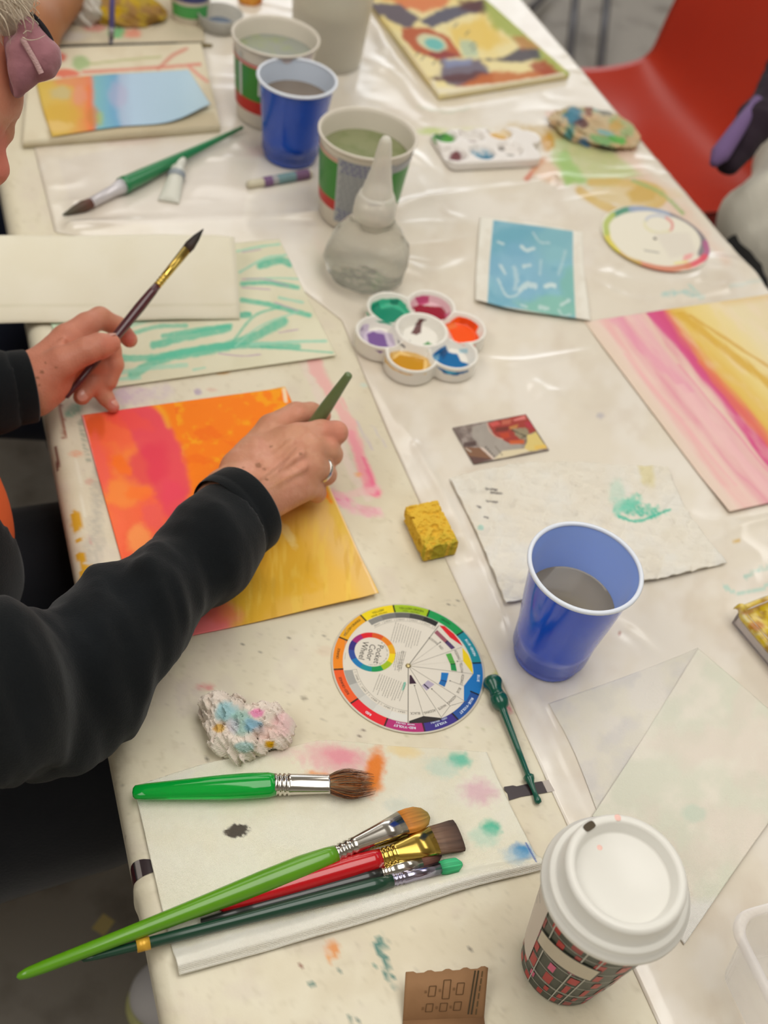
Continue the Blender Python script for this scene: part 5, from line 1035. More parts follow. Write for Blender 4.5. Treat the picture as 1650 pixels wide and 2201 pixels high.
palette('paint_palette', 'white rectangular palette with six round wells, green paint in the far corner', lambda q: np.minimum(rbox(q, rc0, lx, ly, .012), np.hypot(q[..., 0]-thumb[0], q[..., 1]-thumb[1])-.017), rw_, .0125, TZ+.0022, rc0-.12, rc0+.12, .0015, (234, 228, 222), rp_paint, .007, 1.2, paletteM)
# ================================================================ SPONGE, CARD, DROPPER, TISSUES
hs = .0185
s4 = [P(872, 1090, hs), P(938, 1077, hs), P(988, 1168, hs), P(913, 1184, hs)]
sx_ = ((s4[1]-s4[0])+(s4[2]-s4[3]))/2; sy_ = ((s4[3]-s4[0])+(s4[2]-s4[1]))/2; sc_ = sum(s4)/4; LX, LY = np.linalg.norm(sx_), np.linalg.norm(sy_)
sx_ /= LX; sy_ = sy_/np.linalg.norm(sy_)
rs_ = np.random.default_rng(5); holes = []
for _ in range(420):
    side = rs_.integers(0, 5); a, b, c = rs_.uniform(-1, 1, 3); r = rs_.choice([.0006, .0008, .001, .0013, .002, .0026], p=[.3, .28, .2, .14, .06, .02])
    q = {0: (a*LX/2, b*LY/2, hs), 1: (a*LX/2, b*LY/2, hs), 2: (a*LX/2, LY/2, (b+1)/2*hs), 3: (-LX/2, b*LY/2, (c+1)/2*hs), 4: (a*LX/2, b*LY/2, hs)}[int(side)]
    holes.append((*q, r*rs_.uniform(.8, 1.2), rs_.uniform(1, 2.2)))
MXY = np.array([[sx_[0], sx_[1]], [sy_[0], sy_[1]]])
def sponge_f(p):
    loc = p[..., :2]@np.linalg.inv(MXY) if False else p[..., :2]
    d = np.abs(np.stack([p[..., 0], p[..., 1], p[..., 2]-hs/2], -1))-np.array([LX/2, LY/2, hs/2])+.0012
    f = np.linalg.norm(np.maximum(d, 0), axis=-1)+np.minimum(d.max(-1), 0)-.0012
    f = f+.0007*(fbm(p[..., 0]*900, p[..., 1]*900+p[..., 2]*700, 3, 2)-.5)
    for x, y, z, r, e in holes:
        m = (np.abs(p[..., 0]-x) < r*3) & (np.abs(p[..., 1]-y) < r*3) & (np.abs(p[..., 2]-z) < r*3)
        if m.any():
            q = p[m]; h_ = np.sqrt(((q[:, 0]-x)/e)**2+(q[:, 1]-y)**2+((q[:, 2]-z)*.7)**2)-r; f[m] = np.maximum(f[m], -h_)
    return f
V, F = surfnet(sponge_f, (-LX/2-.002, -LY/2-.002, -.001), (LX/2+.002, LY/2+.002, hs+.002), .0006)
depth_ = sponge_f(V)
Vl = V.copy(); V = np.stack([sc_[0]+Vl[:, 0]*sx_[0]+Vl[:, 1]*sy_[0], sc_[1]+Vl[:, 0]*sx_[1]+Vl[:, 1]*sy_[1], TZ+.002+Vl[:, 2]], -1)
if np.cross(sx_, sy_)[2] < 0: F = F[:, ::-1]
c_ = np.tile(lin((226, 184, 66)), (len(V), 1)); k = sstep(.1, 1, Vl[:, 1]/(LY/2))*sstep(.3, .6, fbm(Vl[:, 0]*150, Vl[:, 1]*150, 2))*.8; c_ = c_*(1-k[:, None])+lin((166, 158, 50))*k[:, None]
dm = np.minimum.reduce([np.abs(np.abs(Vl[:, 0])-LX/2), np.abs(np.abs(Vl[:, 1])-LY/2), np.abs(Vl[:, 2]-hs)]); 
o = mk('sponge', V, F, mat('sponge', vcol=True, rough=.95, spec=.1, bump=.3, bscale=900), None, col=c_); tag(o, 'small rectangular yellow cellulose sponge between the orange painting and the near cup', 'sponge')
T = quad_T((972, 919), (1130, 890), (1180, 967), (1018, 997), 160, 100, .0030)
def paint_card(p):
    zk = lambda L: [(960+x/7.174, 880+y/7.174) for x, y in L]
    p.tint((122, 104, 98), 1, 10); p.c[:] = lin((136, 122, 114)); p.tint((168, 156, 148), .7, 12); p.tint((96, 80, 76), .5, 9)
    p.poly(zk([(390, 270), (620, 200), (760, 420), (1000, 480), (1200, 560), (860, 740), (720, 770), (520, 580), (400, 440)]), (168, 160, 150), .85, 2, 3); p.poly(zk([(620, 210), (1210, 70), (1370, 330), (1200, 400), (1180, 520), (960, 520), (740, 410)]), (160, 66, 58), 1, 1.5, 2)
    p.poly(zk([(640, 210), (780, 180), (830, 230), (700, 270)]), (206, 92, 86), .9, 1.5); p.poly(zk([(1020, 160), (1200, 90), (1220, 150), (1040, 180)]), (222, 130, 124), .9, 1.5); p.poly(zk([(850, 170), (1000, 150), (980, 220), (850, 240)]), (196, 110, 88), .8, 2); p.poly(zk([(1190, 200), (1290, 190), (1340, 300), (1240, 280)]), (176, 60, 74), .9, 2)
    p.poly(zk([(760, 280), (960, 260), (940, 330), (740, 350)]), (106, 54, 46), .8, 2); p.poly(zk([(800, 370), (950, 350), (980, 430), (860, 450)]), (190, 74, 50), .9, 2); p.poly(zk([(960, 480), (1200, 470), (1190, 530), (980, 540)]), (206, 100, 56), .9, 2); p.poly(zk([(960, 270), (1100, 230), (1080, 290), (980, 310)]), (196, 136, 76), .9, 2)
    p.poly(zk([(1020, 290), (1240, 290), (1260, 400), (1180, 480), (1100, 430), (1040, 380)]), (150, 144, 116), .9, 2, 4, 4); p.stroke(zk([(1000, 320), (1100, 360), (1230, 420)]), 2.5, (66, 60, 52), .8, rough=1); p.stroke(zk([(1150, 440), (1260, 390)]), 2, (70, 66, 56), .8)
    p.poly(zk([(1240, 400), (1380, 340), (1550, 600), (1280, 650), (1180, 620), (1240, 500)]), (218, 196, 122), 1, 2, 3); p.poly(zk([(1350, 560), (1530, 540), (1540, 600), (1360, 620)]), (226, 186, 90), .8, 2); p.poly(zk([(860, 640), (1200, 600), (1280, 650), (1000, 720), (720, 770)]), (220, 206, 172), 1, 2)
    p.poly(zk([(500, 580), (560, 590), (740, 750), (700, 770)]), (216, 196, 182), .95, 1.2); p.poly(zk([(250, 580), (500, 590), (700, 765), (410, 845)]), (134, 98, 76), 1, 1.5, 2); p.poly(zk([(340, 720), (700, 765), (410, 845)]), (98, 74, 70), .9, 1.5); p.poly(zk([(260, 510), (440, 490), (460, 560), (250, 580)]), (84, 66, 62), .9, 2); p.stroke(zk([(290, 600), (370, 650)]), 2.5, (206, 196, 180), .8)
    p.stroke(zk([(620, 210), (660, 330), (760, 420), (860, 460)]), 2, (216, 170, 150), .8)
    for i in range(5): x = 590+i*30; p.stroke(zk([(x, 580+i*34), (x+22, 572+i*34), (x+8, 600+i*34)]), 1.3, (70, 62, 56), .95, soft=.6, rough=.1)
    for i in range(5): x = 740+i*24; p.stroke(zk([(x, 575+i*30), (x+20, 568+i*30), (x+10, 594+i*30)]), 1.2, (120, 112, 100), .95, soft=.6, rough=.1)
o = sheet('postcard', T, .0006, mat('card_gloss', vcol=True, rough=.25, spec=.5), (140, 124, 116), paint_card); tag(o, 'small glossy card printed with red, brown and yellow collage', 'card')
dg_ = mat('dropper_green', (14, 84, 66), rough=.25, coat=.4)
a_, b_ = P(1053, 1453, .0085), P(1158, 1728, .0035); Ld = np.linalg.norm(b_-a_)
dr = thing('dropper', 'dark green plastic dropper with round bulb beside the colour wheel', 'dropper', (a_[0], a_[1], TZ+.001))
rod('bulb', a_, a_+(b_-a_)*.165, [(0, 0), (.03, .0035), (.12, .0066), (.28, .0082), (.42, .0083), (.58, .0066), (.75, .0055), (.92, .0062), (1, .0066), (1, 0)], dg_, dr, segs=40)
rod('stem', a_+(b_-a_)*.163, b_, [(0, 0), (0, .0068), (.03, .0076), (.07, .0074), (.11, .0060), (.13, .0034), (.18, .0030), (.5, .0024), (.74, .0023), (.76, .0046), (.79, .0040), (.82, .0026), (.88, .0019), (.93, .0022), (.965, .0030), (.99, .0026), (1, 0)], dg_, dr, segs=32)
def crumple(name, label, cpx, rx, ry, rz, ang_, base, paintfn, seed, parent=None, h=0, cat='tissue', amp=.55, m=None):
    c = P(*cpx, h); n1, n2 = 220, 120; u_ = np.linspace(0, 2*PI, n1, endpoint=False)[:, None]; v_ = np.linspace(.02, PI-.02, n2)[None]
    d = np.stack([np.cos(u_)*np.sin(v_), np.sin(u_)*np.sin(v_), np.cos(v_)+0*u_], -1)
    def rid(a, b, s): return 1-np.abs(2*fbm(a, b, s, 4)-1)*2.2
    wx = .5*(fbm(d[..., 0]*1.3+5, d[..., 1]*1.3+d[..., 2], seed+2, 2)-.5); r = .80+amp*.42*(1-3.2*np.abs(fbm(d[..., 0]*1.7+d[..., 2]*1.2+3+wx, d[..., 1]*1.7-d[..., 2]*1.1+7+wx*2, seed, 2)-.5))+amp*.22*(1-3*np.abs(fbm(d[..., 0]*4+d[..., 2]*3+wx*3, d[..., 1]*4+9, seed+5, 2)-.5))
    T_ = d*r[..., None]*np.array([rx, ry, rz]); a = math.radians(ang_); X = T_.copy(); X[..., 0] = T_[..., 0]*math.cos(a)-T_[..., 1]*math.sin(a); X[..., 1] = T_[..., 0]*math.sin(a)+T_[..., 1]*math.cos(a)
    X[..., 2] = np.maximum(X[..., 2], -rz*.45); X = X.reshape(-1, 3)+np.array([c[0], c[1], c[2]+rz*.47]); F = gq(n1, n2, wrap=True)[:, ::-1]
    p = Paint(X, base); paintfn(p); p.c *= (1-.0*X[:, :1]); o = mk(name, X, F, m or towelM, parent, col=p.c)
    return tag(o, label, cat) if label else o
def pc(p):
    p.tint((238, 226, 214), .5, 20); p.blob(487, 1530, 22, 20, (166, 206, 212), .95); p.blob(520, 1555, 26, 26, (160, 196, 186), .9); p.blob(545, 1560, 22, 14, (140, 184, 206), .9, 20); p.blob(552, 1533, 16, 9, (236, 150, 188), .95); p.blob(525, 1605, 20, 12, (166, 196, 192), .9); p.blob(605, 1555, 22, 26, (236, 196, 196), .8); p.blob(470, 1565, 13, 9, (222, 176, 76), .9); p.blob(580, 1600, 12, 8, (214, 160, 20), 1); p.blob(500, 1560, 14, 16, (214, 206, 220), .6); p.blob(575, 1575, 30, 18, (236, 206, 196), .8)
tq = [((452, 1518), (470, 1512), .020, .008, .009), ((470, 1512), (500, 1530), .024, .008, .008), ((455, 1530), (478, 1590), .012, .009, .010), ((478, 1590), (515, 1622), .010, .009, .007), ((500, 1552), (512, 1600), .018, .007, .007), ((478, 1535), (500, 1556), .022, .009, .008),
      ((505, 1545), (540, 1560), .022, .0085, .009), ((520, 1560), (530, 1600), .018, .009, .008), ((545, 1540), (580, 1540), .016, .009, .011), ((560, 1555), (602, 1560), .012, .010, .011), ((560, 1575), (600, 1582), .010, .009, .009), ((520, 1610), (560, 1600), .010, .008, .007), ((490, 1518), (505, 1512), .012, .008, .006)]
def tf(p):
    d = None
    for a_, b_, h_, r1, r2 in tq:
        e = cone(p, P(*a_, h_), P(*b_, h_*.9), r1, r2); d = e if d is None else smin(d, e, .0018)
    u_ = p[..., 0]*170+p[..., 2]*120; v_ = p[..., 1]*170-p[..., 2]*90
    d = d+.0085*np.abs(fbm(u_*.9, v_*.9, 3, 2)-.5)*2+.004*np.abs(fbm(u_*2.2+5, v_*2.2, 13, 2)-.5)*2-.0034+.0012*(fbm(u_*3, v_*3, 9, 2)-.5)
    return np.maximum(d, TZ+.0012-p[..., 2])
V, F = surfnet(tf, P(515, 1565, 0)-[.055, .045, .003], P(515, 1565, 0)+[.065, .055, .045], .0009)
p = Paint(V, (238, 224, 210)); pc(p)
tag(mk('tissue', V, F, towelM, None, col=p.c), 'crumpled tissue stained blue, pink and yellow above the white towel', 'tissue')
# ================================================================ FAR LEFT CLUTTER
def pc2(p): p.c[:] = lin((222, 216, 206)); p.tint((196, 190, 176), .6, 20)
crumple('tissue', 'crumpled white tissue behind the violet brush at the top edge', (176, 36), .026, .040, .030, 20, (222, 216, 206), pc2, 21)
T = quad_T((110, 50), (430, -40), (440, 88), (90, 96), 80, 60, .003)
o = sheet('paper_sheet', T, .0006, paperM, (210, 198, 172), lambda p: (p.blob(250, 70, 20, 12, (110, 180, 120), .9), p.blob(285, 72, 18, 10, (226, 140, 116), .8), p.blob(205, 60, 24, 8, (226, 150, 140), .8), p.blob(150, 78, 40, 10, (214, 206, 196), .8)))
tag(o, 'pale paper with green and coral dabs under the mustard sponge', 'paper')
def pc3(p): p.c[:] = lin((190, 160, 70)); p.tint((204, 168, 30), .9, 14); p.tint((168, 128, 84), .9, 22); p.blob(330, 50, 14, 20, (130, 98, 52), .8); p.blob(275, 70, 14, 8, (170, 110, 50), .8); p.blob(250, 25, 14, 14, (200, 160, 30), .9)
crumple('sponge', 'mustard and brown paint-soaked sponge at the top edge of the table', (270, 42), .062, .036, .024, -4, (190, 160, 70), pc3, 31, cat='sponge', amp=.35)
crumple('sponge', 'small orange and yellow paint-soaked sponge between far tub and glass dish', (537, 6), .020, .018, .014, 0, (224, 160, 70), lambda p: (p.tint((206, 120, 60), .8, 10)), 33, cat='sponge', amp=.3)
# painted wad on the stained area
def pw(p):
    p.c[:] = lin((196, 176, 140)); p.tint((150, 176, 120), .8, 26); p.tint((206, 170, 130), .8, 18)
    for a in [(1232, 247, 20, 20, (40, 120, 150)), (1250, 265, 16, 10, (96, 60, 66)), (1222, 290, 10, 22, (50, 120, 120)), (1265, 235, 10, 16, (130, 76, 60)), (1285, 230, 10, 12, (130, 170, 176)), (1300, 240, 16, 8, (130, 130, 120)), (1290, 300, 26, 9, (120, 170, 110)), (1325, 300, 22, 8, (90, 176, 80)), (1308, 322, 32, 7, (70, 52, 60)), (1255, 310, 12, 14, (50, 110, 150)), (1325, 270, 14, 12, (200, 160, 90)), (1240, 320, 22, 7, (70, 150, 60)), (1300, 285, 18, 6, (130, 180, 180)), (1280, 265, 14, 8, (190, 166, 130)), (1290, 325, 14, 4, (60, 120, 160))]: p.blob(*a, .9, 15, rough=.5, rs=8)
crumple('paper_wad', 'wad of paper smeared with blue, green, brown and white paint near the chair', (1275, 288), .066, .046, .018, -30, (190, 180, 140), pw, 41, cat='paper wad', amp=.45, m=glossP)
# tubes
tw = mat('tube_white', (216, 216, 204), rough=.3, spec=.5)
a_, b_ = P(388, 350, .009), P(362, 433, .003); tb = thing('paint_tube', 'small white paint tube with a round cap beside the far green brush', 'paint tube', (a_[0], a_[1], TZ+.002))
rod('cap', a_+(a_-b_)*.10, a_+(b_-a_)*.12, [(0, 0), (0, .0056), (.1, .0062), (1, .0062), (1, 0)], mat('cap_white', (226, 226, 216), rough=.4), tb, segs=24)
rod('tube_body', a_+(b_-a_)*.12, b_, [(0, 0), (0, .005), (.08, .0095), (.5, .0105), (.9, .0125), (1, .0130), (1, 0)], tw, tb, flat=[(0, 1, 1), (.3, 1, .8), (1, 1, .12)], segs=32)
rod('label_print', a_+(b_-a_)*.30, a_+(b_-a_)*.42, [(0, .0107), (1, .0107)], mat('label_grey', (150, 158, 164), rough=.5), tb, flat=[(0, 1, .84), (1, 1, .76)], segs=32)
a_, b_ = P(530, 398, .0065), P(672, 372, .0065); cr = thing('crayon', 'short pale pastel stick with a purple and teal wrapper below the far blue cup', 'crayon', (a_[0], a_[1], TZ+.002))
rod('stick', a_, b_, [(0, 0), (.01, .0040), (.06, .0055), (.94, .0058), (.98, .004), (1, 0)], mat('pastel_cream', (206, 198, 174), rough=.5), cr)
for nm, t0_, t1_, c in [('wrapper', .24, .37, (120, 88, 128)), ('wrapper', .37, .45, (166, 166, 168)), ('wrapper', .45, .72, (116, 148, 152)), ('wrapper', .72, .93, (124, 92, 124))]:
    rod(nm, a_+(b_-a_)*t0_, a_+(b_-a_)*t1_, [(0, .0062), (1, .0062)], mat('wrap%d' % c[0], c, rough=.5), cr)['label'] = {120: 'purple end of the wrapper', 166: 'grey stripe of the wrapper', 116: 'teal middle of the wrapper', 124: 'mauve end of the wrapper'}[c[0]]
# ================================================================ RIGHT AND NEAR CLUTTER
A_ = P(1590, 1310, .022); e1 = P(1720, 1258, .022)-A_; e2 = P(1760, 1510, .022)-A_; e1 /= np.linalg.norm(e1); e2 -= e1*(e1@e2); e2 /= np.linalg.norm(e2)
def bxf(o_): return lambda q: A_+e1*q[0]+e2*q[1]+np.array([0, 0, q[2]-.022+0.0])
tr = thing('paint_tray', 'shallow pale tray caked with yellow and gold paint at the right edge', 'paint tray', (A_[0], A_[1], TZ+.002))
tm = mat('tray_side', (206, 196, 190), rough=.4, mottle=.5, mcol=(170, 176, 178), mscale=60)
for nm, lo_, hi_ in [('tray_side', (0, 0, .002), (.11, .003, .022)), ('tray_side', (0, 0, .002), (.003, .13, .022)), ('tray_side', (.107, 0, .002), (.11, .13, .022)), ('tray_side', (0, .127, .002), (.11, .13, .022)), ('tray_bottom', (0, 0, .001), (.11, .13, .004))]: boxm(nm, lo_, hi_, tm, tr, xf=bxf(0))
n1 = 60; U_, V_ = np.meshgrid(np.linspace(-.004, .108, n1), np.linspace(-.004, .126, n1), indexing='ij'); Z_ = .0165+.004*fbm(U_*60, V_*60, 3)+.006*np.exp(-(U_/.004)**2)+.006*np.exp(-(V_/.004)**2)
T = A_+U_[..., None]*e1+V_[..., None]*e2; T[..., 2] = TZ+Z_
V, F = slabV(T, .003); p = Paint(V, (206, 176, 20)); p.tint((150, 108, 20), .9, 14); p.tint((222, 196, 90), .9, 20); p.stroke([(1588, 1310), (1600, 1318), (1650, 1290)], 7, (190, 140, 90), .9, rough=1); p.stroke([(1592, 1316), (1615, 1350), (1650, 1390)], 5, (216, 206, 150), .9, rough=1); p.blob(1625, 1345, 16, 10, (176, 96, 10), .8)
mk('dried_paint', V, F, mat('gold_paint', vcol=True, rough=.25, coat=.4), tr, col=p.c)
# clear box
A_ = P(1566, 1968, .075); e1 = P(1720, 1925, .075)-A_; e1 /= np.linalg.norm(e1); e2 = np.array([e1[1], -e1[0], 0.])
clr = mat('clear_box', (244, 242, 240), rough=.06, spec=.8, rimalpha=(.16, .6)); clr2 = mat('clear_rim', (240, 236, 236), rough=.08, spec=.8, rimalpha=(.35, .8))
def rr_loop(x0, y0, x1, y1, r, z, n=8):
    out = []
    for cx, cy, a0 in [(x1-r, y1-r, 0), (x0+r, y1-r, PI/2), (x0+r, y0+r, PI), (x1-r, y0+r, 1.5*PI)]:
        for t in np.linspace(a0, a0+PI/2, n): out.append(A_+e1*(cx+r*math.cos(t))+e2*(cy+r*math.sin(t))+np.array([0, 0, z-.075]))
    return out
bx_ = thing('storage_box', 'clear plastic box with rounded rim in the near right corner', 'box', (A_[0], A_[1], TZ+.001))
loops = [rr_loop(.016, .016, .134, .174, .012, .004), rr_loop(.013, .013, .137, .177, .014, .007), rr_loop(.006, .006, .144, .184, .015, .066), rr_loop(.005, .005, .145, .185, .015, .073)]
V = np.array(loops).transpose(1, 0, 2).reshape(-1, 3); mk('box_wall', V, gq(32, 4, wrap=True), clr, bx_)
mk('box_bottom', np.array(loops[0]), [list(range(32))], clr, bx_, smooth=False)
loops = [rr_loop(.005, .005, .145, .185, .015, .073), rr_loop(.004, .004, .146, .186, .016, .0755), rr_loop(-.001, -.001, .151, .191, .018, .0755), rr_loop(-.002, -.002, .152, .192, .019, .071)]
V = np.array(loops).transpose(1, 0, 2).reshape(-1, 3); mk('box_rim', V, gq(32, 4, wrap=True), clr2, bx_)
# cardboard flap
kraft = mat('kraft_card', (150, 112, 76), rough=.8, mottle=.4, mcol=(134, 98, 64), mscale=50); ink = (92, 66, 40)
kb = [P(866, 2194, .003), P(1040, 2186, .003)]
tlp, trp = P(872, 2091, .018), P(1049, 2078, .018)
ub = thing('cardboard_piece', 'small brown cardboard packaging flap with printed checkboxes at the near edge', 'cardboard', (kb[0][0], kb[0][1], TZ+.001))
def cmap(x, y, l):  # x 0..1 left-right, y 0..1 top-bottom of the raised flap
    q = (1-y)*((1-x)*tlp+x*trp)+y*((1-x)*kb[0]+x*kb[1]); n_ = np.cross(kb[0]-tlp, trp-tlp); n_ = n_/np.linalg.norm(n_)*(1 if n_[2] > 0 else -1); return q+n_*(.0002*l)
n1 = 24; top = [cmap(x, (.02 if int(x*9) % 2 else -.02), 0) for x in np.linspace(0, 1, n1)]; mid = [cmap(x, .4, 0) for x in np.linspace(0, 1, n1)]; bt = [cmap(x, 1, 0) for x in np.linspace(0, 1, n1)]
G3 = np.array([top, mid, bt]); V, F = slabV(G3.transpose(1, 0, 2), .0018); mk('flap', V, F, kraft, ub, smooth=False)
c1, c2_ = P(862, 2290, .012), P(1050, 2275, .012)
V, F = slabV(np.array([[kb[0], c1], [kb[1], c2_]]), .0018); mk('panel', V, F, kraft, ub, smooth=False)
kp = Print(cmap)
def kz(x, y): return ((x-150)/1340.0-.0, (y-215+(x-150)*.075)/770.0)
def kbox(x0, y0, x1, y1):
    c = [kz(x0, y0), kz(x1, y0-6), kz(x1-12, y1-6), kz(x0-12, y1)]
    for i in range(4): kp.line(c[i], c[(i+1) % 4], .010 if i % 2 else .014, ink, 3)
for b_ in [(545, 425, 655, 585), (775, 325, 890, 620), (1000, 370, 1115, 550), (515, 705, 625, 830), (745, 690, 860, 815), (975, 665, 1090, 795)]: kbox(*b_)
for (x, y, t, s) in [(488, 515, 'DECAF', .085), (718, 490, 'SYRUP', .11), (948, 465, 'SHOTS', .095), (458, 780, 'MILK', .08), (685, 760, 'OTHER', .085), (915, 745, 'DRINK', .085)]:
    V_, F_ = textmesh('IIIIII', False); q = kz(x, y); kp.add([(q[0]+v[1]*.045, q[1]+v[0]*.042) for v in V_], F_, (104, 76, 48), 3)
for x, w_ in [(1235, .018), (1290, .020)]: kp.line(kz(x+40, 170), kz(x-20, 850), w_, (70, 60, 42), 3)
for y0 in (180, 290, 400, 520, 640, 760): kp.line(kz(1395-(y0-180)*.08, y0), kz(1390-(y0-180)*.08, y0+90), .016, (92, 74, 48), 3)
kp.build('print', printM, ub)
# ================================================================ BEYOND THE TABLE
orange = mat('orange_plastic', (188, 52, 28), rough=.32, spec=.5, mottle=.3, mcol=(164, 40, 22), mscale=3)
ch = thing('chair', 'orange-red moulded plastic chair pulled up to the far right side of the table', 'chair', (1.35, 1.72, 0))
prof = [(1.02, .405), (1.00, .425), (1.06, .445), (1.20, .438), (1.32, .434), (1.40, .446), (1.455, .485), (1.49, .56), (1.53, .68), (1.58, .80), (1.60, .815)]
pp = smoothline([(a, b) for a, b in prof], 5); yy = np.linspace(-.27, .27, 40); G = np.zeros((len(pp), 40, 3))
for i, (x, z) in enumerate(pp):
    k = i/len(pp); wv = 1-.10*sstep(.75, 1, k)+0*x
    G[i, :, 0] = x-.05*(np.abs(yy)/.27)**3*sstep(.5, .8, k); G[i, :, 1] = 1.735+yy*wv; G[i, :, 2] = z+.030*(np.abs(yy)/.27)**3*(1-sstep(.45, .7, k))
V, F = slabV(G, .005); V2 = V.copy(); mk('seat_shell', V2, F, orange, ch)
lip = [(x, 1.465, z-.028) for x, z in pp[:30]]; up_ = [(x, 1.465, z+.030) for x, z in pp[:30]]
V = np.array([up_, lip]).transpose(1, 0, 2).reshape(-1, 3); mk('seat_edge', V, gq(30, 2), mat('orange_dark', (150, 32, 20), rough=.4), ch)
for x, y in [(1.08, 1.52), (1.08, 1.95), (1.45, 1.52), (1.45, 1.95)]: rod('leg', (x, y, .43), (x+(.04 if x > 1.3 else -.04), y, 0), [(0, 0), (0, .011), (1, .011), (1, 0)], steelM, ch)
gsteel = mat('grey_steel', (96, 94, 96), rough=.45, metal=.6)
fr_ = thing('metal_chair_frame', 'grey metal legs of a chair standing on the floor past the table, top right', 'chair', (*P(1225, 180, -.74)[:2], 0))
for x in (1228, 1296): rod('leg', P(x-12, 200, -.735), P(x+14, -60, -.60), [(0, 0), (0, .013), (1, .013), (1, 0)], gsteel, fr_)
rod('crossbar', P(1140, 20, -.70), P(1190, -30, -.70), [(0, 0), (0, .012), (1, .012), (1, 0)], gsteel, fr_)
# garments on the right
def garment(name, label, cat, prims, lo, hi, step, col, k=.03, fold=.012, fs=28, seed=3, rough=.9, sc2=(1, 1)):
    def f(p):
        d = None
        for q in prims:
            e = cone(p, *q); d = e if d is None else smin(d, e, k)
        return d+fold*(fbm(p[..., 0]*fs*sc2[0]+p[..., 2]*fs*.3, p[..., 1]*fs*sc2[1]+p[..., 2]*fs*.25, seed, 3)-.5)
    V, F = surfnet(f, lo, hi, step); V = relax(V, F, 2)
    o = mk(name, V, F, mat(name+'_cloth%d' % seed, col, rough=rough, bump=.3, bscale=120, mottle=.3, mcol=[c*.8 for c in col], mscale=14), None); return tag(o, label, cat)
g = lambda x, y, h: P(x, y, h)
pr_ = [(g(1745, 290, -.06), g(1672, 470, -.10), .055, .072), (g(1672, 470, -.10), g(1720, 600, -.14), .072, .07), (g(1800, 300, -.06), g(1810, 600, -.10), .12, .13), (g(1730, 540, -.14), g(1760, 650, -.3), .08, .10)]
allp = np.array([q[i] for q in pr_ for i in (0, 1)])
garment('jacket', 'creamy grey jacket hanging at the right edge beside the orange chair', 'jacket', pr_, allp.min(0)-.17, allp.max(0)+.17, .009, (226, 222, 208), .05, .045, 16, 5)
pr_ = [(g(1676, 150, .06), g(1618, 270, .03), .026, .030), (g(1618, 270, .03), g(1572, 352, .0), .030, .020), (g(1600, 290, .02), g(1548, 352, -.01), .016, .010)]
allp = np.array([q[i] for q in pr_ for i in (0, 1)])
pr_ = [(a_, b_, r1*.82, r2*.82) for a_, b_, r1, r2 in pr_]
sc_o = garment('scarf', 'dark purple cloth with lilac edge hanging in front of the orange chair', 'scarf', pr_, allp.min(0)-.06, allp.max(0)+.06, .004, (34, 18, 32), .02, .012, 40, 7)
rod('lilac_edge', g(1628, 215, .055), g(1533, 352, .015), [(0, 0), (0, .008), (.5, .012), (.85, .014), (1, .006), (1, 0)], mat('lilac_cloth', (112, 88, 132), rough=.9), sc_o)
rod_ = tag(rod('bag_strap', P(1575, 520, -.12), P(1700, 680, -.12), [(0, 0), (0, .014), (1, .018), (1, 0)], mat('strap_black', (18, 18, 18), rough=.7), None), 'black strap running along the far table edge under the jacket', 'strap')
# floor things
sqp = [P(222, 1963, -.739), P(247, 1980, -.739), P(224, 2012, -.739), P(197, 1995, -.739)]
V = np.vstack([np.array(sqp), np.array(sqp)-[0, 0, .0008]]); tag(mk('sticky_note', V, [[3, 2, 1, 0], [4, 5, 6, 7], [0, 1, 5, 4], [1, 2, 6, 5], [2, 3, 7, 6], [3, 0, 4, 7]], mat('note_yellow', (200, 180, 120), rough=.7), None, smooth=False), 'small square yellowish paper scrap on the dark floor', 'paper scrap')
sh_c = P(338, 2140, -.70)
def shoef(p):
    q = p-sh_c; d = ell(q, (.02, 0, 0), (.055, .045, .04)); d = smin(d, ell(q, (.10, .0, .01), (.08, .04, .045)), .03); return np.maximum(d, -(p[..., 2]-.008))
V, F = surfnet(shoef, sh_c-[.06, .07, .06], sh_c+[.22, .07, .08], .004); V = relax(V, F, 2)
so = thing('shoe', 'white rounded shoe toe half hidden under the table edge, bottom left', 'shoe', (*sh_c[:2], 0)); mk('upper', V, F, mat('shoe_white', (206, 204, 206), rough=.5), so)
V, F = surfnet(lambda p: np.maximum(np.minimum(ell(p-sh_c, (.02, 0, -.034), (.060, .050, .03)), ell(p-sh_c, (.10, 0, -.03), (.085, .045, .03))), p[..., 2]-.018), sh_c-[.08, .08, .08], sh_c+[.22, .08, .02], .004)
V = V[:]; V[:, 2] = np.maximum(V[:, 2], .0005); mk('sole', V, F, mat('shoe_sole', (190, 190, 130), rough=.6), so)
# ================================================================ THE PAINTER
skinM = mat('skin', vcol=True, rough=.48, spec=.35, sss=.12, bump=.22, bscale=420)
def field(prims, k, p):
    d = None
    for q in prims:
        e = cone(p, *q[:4]) if len(q) >= 4 else ell(p, q[0], q[1])
        kk = q[4] if len(q) > 4 else k
        d = e if d is None else smin(d, e, kk)
    return d
def bounds(prims, pad=.02):
    a = np.array([np.array(q[i])-max(q[2], q[3]) for q in prims for i in (0, 1)]); b = np.array([np.array(q[i])+max(q[2], q[3]) for q in prims for i in (0, 1)])
    return a.min(0)-pad, b.max(0)+pad
def fingers(chains, k=.004, web=.007):
    out = []
    for ch_ in chains:
        for (a, ra), (b, rb) in zip(ch_[:-1], ch_[1:]): out.append((a, b, ra, rb, k))
    return out
